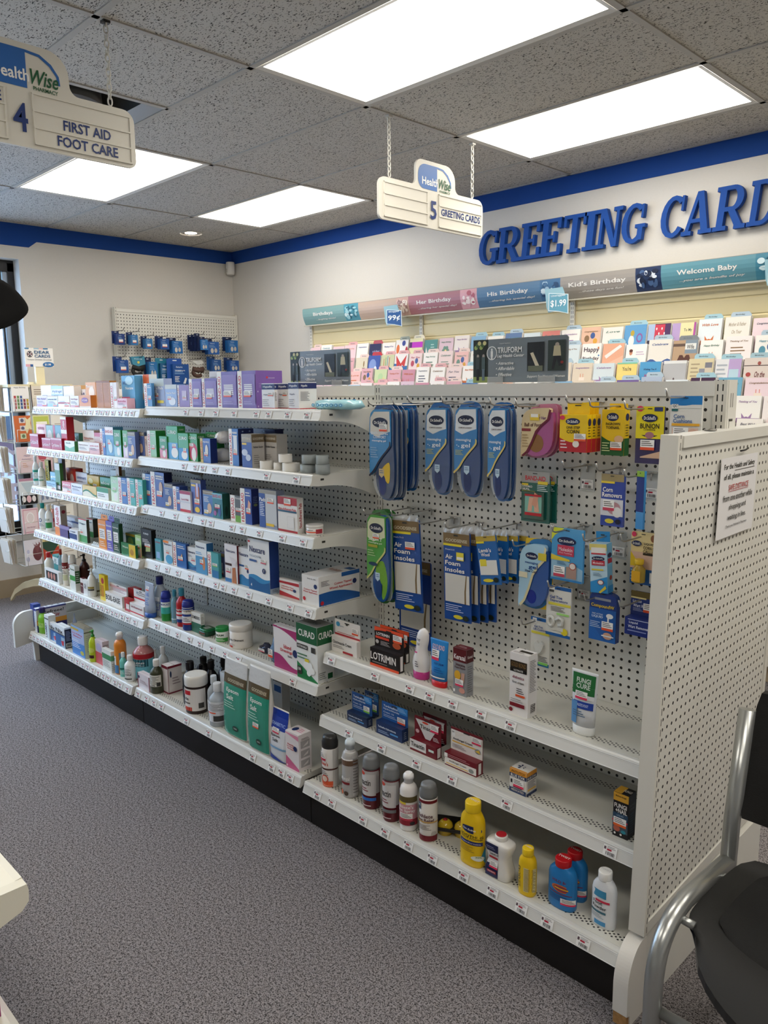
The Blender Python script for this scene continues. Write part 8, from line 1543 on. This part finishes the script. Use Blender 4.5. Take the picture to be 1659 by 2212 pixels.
sp(1567,1,'#5f4a86',[('r',.55,0,.6,1,'#7a64a0'),('e',.38,.55,.09,.14,'#eeeaf0'),('e',.28,.35,.1,.12,'#eeeaf0'),('e',.4,.3,.05,.05,'#1c1a24'),('i','Mom',.8,.7,.25,.15,'#a08fc0'),('i','& Dad',.8,.45,.28,.15,'#a08fc0')],'purple card with white orchids, second tier','#9cb0c4')
sp(1567,2,'#dfdfe0',[('r',.52,.0,1,1,'#b9a0cc'),('r',.55,.15,.92,.72,'#b5d0dc'),('l',.06,.2,.46,.9,6,'#a9b0b9')],'white and lilac card with a pale blue square, third tier')
sp(1630,1,'#e3c9cd',[('r',0,.2,1,.6,'#e9e3e0'),('i','A Beautiful Baby',.5,.4,.8,.12,'#5a4a50')],'pink and white baby card reading A Beautiful Baby, second tier','#4fa3b5')
sp(1630,2,'#d9ccc3',[('r',.0,.78,1,.8,'#4a3030'),('e',.6,.85,.07,.05,'#9a4a40'),('i','On the',.65,.55,.4,.16,'#6a2a30'),('e',.2,.55,.1,.06,'#a8403a')],'taupe baby card with a bow on a string, third tier','#9cb9c4')
sp(853,0,'#ece8e4',[('e',.2,.6,.13,.2,'#d9703a'),('e',.65,.85,.14,.12,'#3a4a94'),('e',.9,.5,.1,.2,'#b3263a'),('e',.1,.1,.1,.1,'#2f6a4a')],'white card with orange, navy and red balloons, top tier','#a8b0a5')
sp(835,1,'#c9c9a0',[('r',.2+.07*0,.3,.24,.85,'#c9703a'),('r',.34,.3,.38,.9,'#6a9a5a'),('r',.48,.3,.52,.95,'#4a80b0'),('r',.62,.3,.66,.9,'#c93a50'),('w',.1,.9,.25,lambda k:.45+.1*math.sin(k*PI),'#3a7ab0')],'green card with candles and a blue banner, second tier')
sp(867,1,'#e9e3df',[('r',0,0,.4,.6,'#2f6aa5'),('r',.6,0,1,.5,'#2f6aa5'),('p',[(.5,.6),(.1,.95),(.2,.45)],'#c9362f'),('p',[(.5,.6),(.9,.95),(.8,.45)],'#c9362f'),('p',[(.45,.6),(.55,.6),(.9,.0),(.1,.0)],'#c9362f'),('e',.5,.25,.13,.22,'#eeeaf0')],'card shaped like a blue present with a red bow, second tier')
sp(940,0,'#4f8a86',[('p',[(.1,.1),(.5,.1),(.15,.7)],'#dfd9d3'),('l',.5,.3,.8,.85,5,'#a9c9c3')],'tall dark teal card with a pale triangle, top tier')
sp(905,0,'#e3ddb0',[('r',0,.6,1,.85,'#c02fc0'),('r',0,.6,.2,.85,'#5a1f6a')],'cream card with a bright magenta foil band, top tier','#e9e0c9')
sp(882,0,'#e6cfc9',[('r',.3,.1,.7,.5,'#b3303f'),('e',.5,.3,.1,.12,WH),('l',.2,.6,.8,.8,2,'#5a4a4a')],'pink card with a red square and white flower, top tier','#e3b3b3')
sp(812,0,'#2f2f55',[('i','on this Blessed',.6,.65,.6,.1,'#a9a9c9'),('i','occasion',.55,.45,.4,.1,'#a9a9c9'),('e',.15,.3,.1,.2,'#5f6f6a')],'dark indigo card with pale script, top tier','#b5505a')
sp(812,2,'#c9d3a0',[('e',.3,.4,.2,.2,'#a9c98a'),('e',.7,.5,.2,.2,'#d9cf8a'),('e',.5,.7,.2,.15,'#b5cf9a')],'soft green and yellow mottled card, third tier')
sp(782,1,'#d9cdb5',[('r',.3,.2,.45,.5,'#6a5030'),('r',.6,.2,.8,.6,'#6a5030'),('e',.7,.75,.05,.12,'#8a6a3a')],'cream card with brown candlestick drawings, second tier')
sp(812,1,'#3f55a0',[('e',.4,.6,.3,.25,'#7f94c9'),('e',.65,.3,.15,.25,'#dfe3ea')],'royal blue swirly card with a white figure, second tier','#c02f35')
tops=[]
for row in range(8):
    yc=2.70-.042*row; ztop=1.856-.0965*row
    k0=-2.24+(.0 if row%2==0 else .03)
    i=0; x=k0
    while x < 1.95:
        xc=x+CW/2; x+=CW; i+=1
        pj=Vector((xc,yc,ztop))-CAM; uu=829.5+FPX*pj.dot(RGT)/pj.dot(FWD)
        if row>=4 and xc<.93: continue
        if uu>1730: continue
        sec='Birthdays' if xc<-1.7 else 'Her Birthday' if xc<-.6 else 'His Birthday' if xc<.05 else "Kid's Birthday" if xc<.62 else 'Welcome Baby'
        pal_=pink if xc<-.6 else blue if xc<.45 else lila if xc<.75 else teal
        c=rc.choice(pal_); c2=rc.choice(['#b5475a','#3f5a94','#8a6a4a','#6a8a7a','#9a7aa5','#c9703a','#5a5a6a','#4f8fa5']); mo=rc.randrange(8)
        H=rc.uniform(.155,.19) if row<7 else .17; W=CW-rc.uniform(.006,.022); zt=ztop+rc.uniform(-.008,.012)
        tab=rc.choice([None,None,'#d9a5a5' if xc<-.6 else '#9cc0cc','#e3c9c0' if xc<-.6 else '#a9bcc9'])
        els=None; lab=None
        for (su,sr),v in list(special.items()):
            if sr==row and abs(su-uu)<abs(CW*FPX/2/pj.dot(FWD))*.80:
                c,els,lab,tb=v; tab=tb or tab; del special[(su,sr)]; break
        rn=('top','second','third','fourth','fifth','sixth','seventh','eighth')[row]
        if lab is None:
            key=(cname.get(c,c),mo,rn,sec); m=used.get(key,0); used[key]=m+1
            lab='%s card with %s, %s tier under the %s header'%(cname.get(c,c),motif[mo],rn,sec)
            if m: lab='another %s card with %s further right, %s tier under the %s header'%(cname.get(c,c),motif[mo],rn,sec)
        card(xc,yc,zt-H,W,H,c,c2,mo,rc.randrange(8),lab,tab,els=els)

# ------------------------------------------------------------------ card spinner by the window
cx0,cy0=-3.10,.88
sp_=empty('card_spinner',(cx0,cy0,0),'cream wire card spinner rack by the window holding greeting cards','card rack')
CR=mat('#ddd2b0',.4); WR=mat('#c9c6bc',.35,.5)
mb=MB(); mb.lathe([(.028,.12),(.028,1.58),(.02,1.6)],CR,18); mb.build('pole',sp_)
for i,an in enumerate((-2.42,.42,1.9)):
    mb=MB(); d=Vector((math.cos(an),math.sin(an),0)); pts=[d*r*.62+Vector((0,0,z*.85)) for r,z in ((.02,.17),(.15,.165),(.28,.14),(.38,.09),(.44,.02))]
    n=Vector((-d.y,d.x,0)); rows=[]
    for p,h in zip(pts,(.03,.03,.028,.024,.015)): rows.append([p+n*.022+Vector((0,0,h)),p-n*.022+Vector((0,0,h)),p-n*.022-Vector((0,0,h*.6)),p+n*.022-Vector((0,0,h*.6))])
    mb.grid(rows,CR,False,True,True,True); mb.build('foot',sp_)
SX,SY=.16,.20                       # half width of the rack box
TZ=[z_at(v,-2.93,.76) for v in (829,896,963,1031,1095,1163)]
for s in (-1,1):
    for s2 in (-1,1):
        mb=MB(); mb.tube([(s*SX,s2*SY,.42),(s*SX,s2*SY,1.56)],.004,WR,6); mb.build('upright_wire',sp_)
mb=MB()
for z in [1.56]+[t_-.19 for t_ in TZ]:
    mb.tube([(-SX,-SY,z),(SX,-SY,z),(SX,SY,z),(-SX,SY,z),(-SX,-SY,z)],.0035,WR,6,False)
    mb.tube([(-SX,0,z),(SX,0,z)],.003,WR,6); mb.tube([(0,-SY,z),(0,SY,z)],.003,WR,6)
mb.build('wire_frame',sp_)
mb=MB(); mb.box((-SX-.02,-SY-.02,1.562),(SX+.02,SY+.02,1.582),CR); mb.build('top_tray',sp_)
for z in TZ:
    for y in (-.145,-.02,.105):
        mb=MB(); mb.tube([(SX,y-.05,z-.19),(SX+.05,y-.05,z-.18),(SX+.055,y-.05,z-.10),(SX+.055,y+.05,z-.10),(SX+.05,y+.05,z-.18),(SX,y+.05,z-.19)],.0025,WR,5); mb.build('wire_pocket',sp_)
    mb=MB(); mb.tube([(-.07,-SY,z-.19),(-.07,-SY-.06,z-.18),(-.07,-SY-.065,z-.09),(.07,-SY-.065,z-.09),(.07,-SY-.06,z-.18),(.07,-SY,z-.19)],.0025,WR,5); mb.build('wire_pocket',sp_)
# header card
hs=empty('spinner_sign',(cx0+.05,cy0-.1,1.60),'small white DEAR CARDS sign with a round emblem on top of the card spinner','sign')
a=at(54,772,0,cx0+.05); b=at(115,772,0,cx0+.05); zt=at(54,751,0,cx0+.05).z; zbm=at(54,792,0,cx0+.05).z; W=b.y-a.y; H=zt-zbm
hs.location=(cx0+.05,(a.y+b.y)/2,zbm)
mb=MB(); fm=lambda s,q,o:(o,-W/2+s*W,q*H)
mb.box((-.003,-W/2,0),(0,W/2,H),mat('#e9e6e2',.3))
paint(mb,fm,[('r',0,.93,.15,1,'#3f7aa5'),('r',.32,.93,.5,1,'#9ab9c9'),('r',.65,.93,.82,1,'#3f7aa5'),('r',.5,.93,.65,1,'#e3b9b5'),('r',.0,0,.16,.13,'#d9a5b3'),('r',.16,0,.26,.13,'#2f5a94'),
 ('e',.17,.67,.1,.17,'#1c2030'),('e',.17,.67,.085,.145,'#d9cfd0'),('p',[(.17,.67),(.12,.8),(.22,.8)],'#1c2030'),('p',[(.17,.67),(.12,.54),(.22,.54)],'#1c2030'),('p',[(.17,.67),(.09,.62),(.09,.72)],'#5a2a3a'),('p',[(.17,.67),(.25,.62),(.25,.72)],'#5a2a3a'),
 ('t','DEAR',.6,.78,.54,.16,'#2c5a86'),('t','CARDS',.61,.57,.56,.16,'#2c5a86'),('t','Unique Christian Greetings',.5,.38,.86,.08,'#6a6f78'),('e',.8,.12,.2,.14,'#2f6aa5'),('t','$1.98',.78,.12,.22,.12,WH)],base=.0005)
mb.build('sign_card',hs)
mb=MB(); mb.box((-.03,-.03,1.582-zbm),(-.004,.03,.02),CR); mb.build('stem',hs)
# cards on the spinner: faces towards +x and an edge-on stack on the -y side
SC=[('#e6e3e0',[('t','Happy Birthday',.5,.88,.7,.06,'#5a5a5a')]+[('r',.1+.18*(i%5),.08+.13*(i//5),.22+.18*(i%5),.19+.13*(i//5),('#a83a40','#3a5a94','#b59a3a','#6a8a5a','#8a3a4a')[(i*3)%5]) for i in range(18)],'white card stacked with coloured blocks'),
    ('#d9cfc0',[('l',.2,.6,.8,.85,3,'#8a7a6a'),('r',.0,0,.06,1,'#4a4040')],'beige card with thin print'),
    ('#c4683a',[('r',.3,.72,.65,.92,'#cfc9c9'),('r',.32,.42,.66,.62,'#cfc9c9'),('r',.3,.12,.64,.32,'#c9d3b0'),('e',.48,.82,.1,.07,'#5a5a70'),('e',.48,.52,.1,.07,'#5a5a70'),('e',.48,.22,.1,.07,'#6a7a5a'),('p',[(.7,.3),(.85,.5),(1,.45),(.95,.7),(1,.95),(.8,.85),(.65,.95),(.68,.7),(.6,.5)],'#ded3a8')],'orange card with three owls and a cream star'),
    ('#d9d9a0',[('r',.05,.05,.95,.95,'#b9c25a'),('r',.2,.1,.85,.75,'#efece0'),('l',.3,.3,.75,.6,3,'#8a8a5a')],'lime framed cream card'),
    ('#d9c3c6',[('i','Happy',.6,.65,.4,.08,'#8a7a94'),('i','Anniversary',.55,.52,.6,.07,'#8a7a94'),('l',.3,.2,.6,.4,3,'#cfa58a')],'mauve anniversary card with fine script'),
    ('#d3b5bb',[('e',.4,.6,.25,.2,'#b5505f'),('e',.7,.3,.2,.2,'#e6dcdc')],'rose toned photo card with dark pink petals'),
    ('#d3d9dc',[('r',0,.9,1,1,'#b5869a'),('p',[(.1,.85),(.9,.85),(.5,.35)],'#b3c3cc'),('r',0,0,1,.35,'#15151a'),('e',.2,.2,.12,.12,'#e9e3e0'),('e',.5,.2,.14,.14,'#e3b9c0'),('e',.8,.2,.12,.12,'#e9e3e0')],'grey card with black and white cows'),
    ('#c9ccd3',[('e',.2+.3*(i%3),.2+.25*(i//3),.1,.1,'#7a86a0') for i in range(9)],'pale grey card with blue rosettes'),
    ('#e0c3c9',[('r',.08,.05,.95,.95,'#c98a98'),('r',.11,.08,.92,.92,'#e3cdd0'),('e',.5,.62,.24,.22,'#efe9e9'),('e',.5,.62,.19,.17,'#dcd0d0'),('i','Baby Blessings',.5,.25,.5,.06,'#a57a86')],'pink framed card with a white medallion'),
    ('#cfc3a0',[('r',.05,.6,.3,.9,'#7a2a26'),('r',.4,.6,.65,.9,'#7a2a26'),('r',.72,.6,.97,.9,'#7a2a26'),('r',.6,.1,.95,.5,'#7a2a26'),('t','Happy',.3,.3,.4,.12,'#4a4030')],'tan card with dark red squares'),
    ('#dad6dc',[('e',.75,.45,.28,.3,'#6a3a3f')]+[('p',[(.75,.45),(.5+.1*i,.9-.1*(i%2)),(.58+.1*i,.8)],'#7a4a4a') for i in range(5)]+[('e',.15,.25,.1,.1,'#a9a9c3'),('e',.2,.55,.08,.08,'#b9b9d0')],'white card with one large maroon flower'),
    ('#cfc08a',[('r',0,0,1,.6,'#b5402a'),('p',[(0,.6),(.5,.3),(1,.7),(1,.85),(0,.85)],'#2c4a3a'),('i','Special Thanks',.5,.9,.7,.08,'#7a3a2a')],'cream and red card with a dark green band')]
for r_,z in enumerate(TZ):
    for c_,y in enumerate((-.145,-.02,.105)):
        if c_==2: col,els,l=('#e3dfd6',[('l',.2,.3,.8,.7,4,'#b5a999')],'plain cream card at the right, row %d of the spinner'%(r_+1))
        else: col,els,l=SC[(r_*2+c_)%12]; l=l+', %s column, spinner tier %s'%(('left','middle')[c_],('one','two','three','four','five','six')[r_])
        t=card(cx0+SX+.03,cy0+y,z-.183,.112,.178,col,'#888888',0,0,l,None,'greeting cards on the spinner rack',els=els,n=3,tilt=0)
        t.rotation_euler=(0,-.06,PI/2); t.rotation_euler=(-.06,0,PI/2)
    for k in range(7):
        t=empty('greeting_card',(cx0,cy0-SY-.008-.0075*k,z-.183),'cream greeting card seen edge-on in the bundle, tier %d of the spinner'%(r_+1),'greeting card','edge-on cards on the spinner rack')
        mb=MB(); mb.box((-.065,-.001,0),(.065,.001,.172+.004*(k%3)),mat(('#e9e3d3','#e0d6c3','#d9c9b0','#efeae0','#cfc3b3','#e6dccc','#f0ece3')[k],.6)); mb.build('card_sheet',t); t.rotation_euler=(-.03*(k-2) if k>1 else 0,0,0); t.rotation_euler=(.022*k,0,.03*(k-3))

# ------------------------------------------------------------------ chair, bottom right
ch=empty('guest_chair',(2.26,.25,0),'black molded guest chair with silver oval tube frame beside the end panel','chair')
SIL=mat('#a9aba9',.28,.75); BK=mat('#070707',.55,bump=.08,bscale=300)
def oval(pts,rx,m,n=12):
    mb=MB(); mb.tube(pts,rx,m,n); return mb
def bez(a,b,c,n=8): return [tuple((1-t)**2*a[k]+2*t*(1-t)*b[k]+t*t*c[k] for k in range(3)) for t in [i/n for i in range(1,n)]]
for s,x in ((-1,-.255),(1,.255)):
    A=(x,-.19,.0); B=(x,-.19,.33); C_1=(x,-.185,.47); D1=(x,-.06,.468)
    pts=[A,B]+bez(B,(x,-.19,.462),D1)+[D1,(x,.16,.452)]
    oval([Vector(p) for p in pts],.0185,SIL).build('front_leg_rail',ch)
    up=[(x,.30,0),(x,.20,.25),(x,.165,.42),(x,.175,.55),(x,.225,.80)]
    oval([Vector(p) for p in up],.0185,SIL).build('rear_upright',ch)
    for yy in (-.10,.10):
        mb=MB(); mb.tube([(x,yy,.452),(x-s*.04,yy,.448)],.009,SIL,8); mb.build('seat_bracket',ch)
mb=MB(); mb.tube([(-.255,-.185,.29),(.255,-.185,.29)],.0115,SIL,10); mb.build('front_stretcher',ch)
mb=MB(); mb.tube([(-.255,.225,.2),(.255,.225,.2)],.0115,SIL,10); mb.build('rear_stretcher',ch)
# seat shell
mb=MB(); NX,NY=18,18
def sf(i,j,top):
    s=i/NX*2-1; q=j/NY*2-1                       # q -1 front .. 1 back
    a=math.copysign(abs(s)**1.0,s); hw=.238*(1-.10*max(0,q)**2)*(1-.04*max(0,-q)**3)
    yy=(-.0+.2*q) if q>0 else q*(.12+.125*(1-abs(s)**2.2))
    z=.447+.012*abs(s)**2.2-.012*(1-s*s)*(1-q*q)-(.055*(1-.75*s*s)*((-q-.45)/.55)**2 if q<-.45 else 0)+.01*max(0,q)**2
    cr=max(0,abs(s)-.75)/.25*max(0,abs(q)-.75)/.25
    return (hw*s*(1-.06*cr),yy-(.02*cr if q>0 else -.02*cr)*1,z+(0 if top else -.02))
g=[[sf(i,j,1) for i in range(NX+1)] for j in range(NY+1)]
mb.grid(g,BK,True,False); g2=[[sf(i,j,0) for i in range(NX+1)] for j in range(NY+1)]; mb.grid([r[::-1] for r in g2],BK,True,False)
ring=[(i,0) for i in range(NX+1)]+[(NX,j) for j in range(1,NY+1)]+[(i,NY) for i in range(NX-1,-1,-1)]+[(0,j) for j in range(NY-1,0,-1)]
for k in range(len(ring)):
    a,b=ring[k],ring[(k+1)%len(ring)]; mb.face([sf(*a,1),sf(*a,0),sf(*b,0),sf(*b,1)],mat('#1c1c1d',.4))
mb.build('seat',ch)
mb=MB(); mb.grid([[((sf(i,j,1)[0])*.78,(sf(i,j,1)[1]+.01)*.78,sf(i,j,1)[2]+.006*(1-(i/NX*2-1)**4)*(1-(j/NY*2-1)**4)-.0005) for i in range(NX+1)] for j in range(NY+1)],mat('#080808',.85,bump=.3,bscale=500),True,False); mb.build('seat_pad',ch)
# backrest
mb=MB(); R1=[];R2=[]
for j in range(11):
    q=j/10; z=.562+.275*q; row=[];row2=[]
    for i in range(15):
        s=i/14*2-1; hw=.244*(1-.04*(2*q-1)**4); yb=.185+.075*q+.035*(1-s*s); row.append((hw*s,yb-.012,z-.02*(1-s*s)*(1-q))); row2.append((hw*s,yb+.012,z-.02*(1-s*s)*(1-q)))
    R1.append(row);R2.append(row2)
mb.grid(R1,BK,True,False); mb.grid([r[::-1] for r in R2],BK,True,False)
E1=R1[0]+[r[-1] for r in R1[1:]]+R1[-1][-2::-1]+[r[0] for r in R1[-2:0:-1]]; E2=R2[0]+[r[-1] for r in R2[1:]]+R2[-1][-2::-1]+[r[0] for r in R2[-2:0:-1]]
for k in range(len(E1)): mb.face([E1[k],E2[k],E2[(k+1)%len(E1)],E1[(k+1)%len(E1)]],BK)
mb.build('backrest',ch)

# ------------------------------------------------------------------ facing gondola, bottom left, and the black hat above it
g2=empty('facing_gondola',(0,-1.3,0),'white gondola across the aisle of which only shelf corners show at the lower left edge','shelving')
mb=MB(); mb.box((-2.2,-.01,.1),(1.44,0,1.5),MS); mb.build('back_panel',g2)
mb=MB(); mb.box((-2.2,.0,0),(1.44,.36,.12),MKICK); mb.build('base',g2)
mb=MB(); mb.box((1.44,-.03,0),(1.47,.01,1.52),MS); mb.build('post',g2)
for z,yf,l,xe_ in ((.8,-.926,'cream shelf end poking in at the lower left edge of the photo',1.478),(.4,-.89,'lower shelf of the facing gondola at the bottom left corner, with a magenta box',1.478)):
    t=empty('facing_shelf',(0,-1.3,z),l,'shelf'); D=yf+1.3
    mb=MB(); mb.box((-2.2,.005,-.02),(xe_-.02,D-.012,0),mat('#e3dfcf',.35)); mb.build('deck',t)
    mb=MB(); mb.prism([(D-.012,0),(D-.002,.002),(D+.0,-.004),(D-.002,-.03),(D-.012,-.032)],lambda a,b,c:(c,a,b),-2.2,xe_-.0205,mat('#e6e3d6',.3)); mb.build('front_lip',t)
    mb=MB(); mb.prism([(.005,0),(D-.012,0),(D-.002,.0),(D,-.010),(D-.001,-.028),(D-.012,-.04),(D-.10,-.07),(.02,-.11),(.005,-.11)],lambda a,b,c:(c,a,b),xe_-.02,xe_,mat('#dcd8c8',.4)); mb.build('end_bracket',t)
p=at(3,2195,2,.44); mb=MB(); W_=.07; mb.box((-.16,-.05,0),(0,.0,.085),mat('#8f1f5f',.4)); mb.box((-.12,-.0,.02),(-.03,.0006,.06),'#d9a5bf')
x_=x_at(8,-.905,.4); tag(mb.build('carton',None,(x_-.004,-.908,.4)),'magenta box just inside the bottom left corner of the photo','box')
# hat on a stand
c0=at(-24,655,1,-.80)
ht=empty('black_hat',c0,'matte black wide-brimmed hat, its brim tip jutting in at the left edge','hat')
BH=mat('#060607',.9)
F2=(CAM-c0).normalized(); Xa=Vector((0,0,1)).cross(F2).normalized()
Xa=(Xa-Vector((0,0,.16))).normalized(); Za=(F2+Vector((0,0,.35))).normalized(); Ya=Za.cross(Xa).normalized(); Za=Xa.cross(Ya)
ht.matrix_world=Matrix.Translation(c0)@Matrix((Xa,Ya,Za)).transposed().to_4x4()
px_=(c0-CAM).dot(FWD)/FPX; ra,rb=78*px_,60*px_
mb=MB(); rows=[]
for q,z in ((.05,-.05),(.42,-.048),(.5,-.03),(.54,.0),(.8,.002),(1,.0),(1.0,.003),(.8,.005),(.5,.004),(.3,.002),(.02,.0)):
    rows.append([(ra*q*(math.cos(2*PI*k/40)),rb*q*math.sin(2*PI*k/40)*(1-.38*max(0,math.cos(2*PI*k/40))**2),z) for k in range(40)])
mb.grid(rows,BH,True,True); mb.build('brim_and_crown',ht)
mb=MB(); mb.tube([(c0.x,c0.y,c0.z-.02),(c0.x,c0.y-.25,c0.z-.05),(c0.x,-1.295,c0.z-.06),(c0.x,-1.295,1.45)],.006,mat('#1a1a1a',.4),8); tag(mb.build('hat_arm'),'black wire arm holding the hat above the facing gondola','rack')
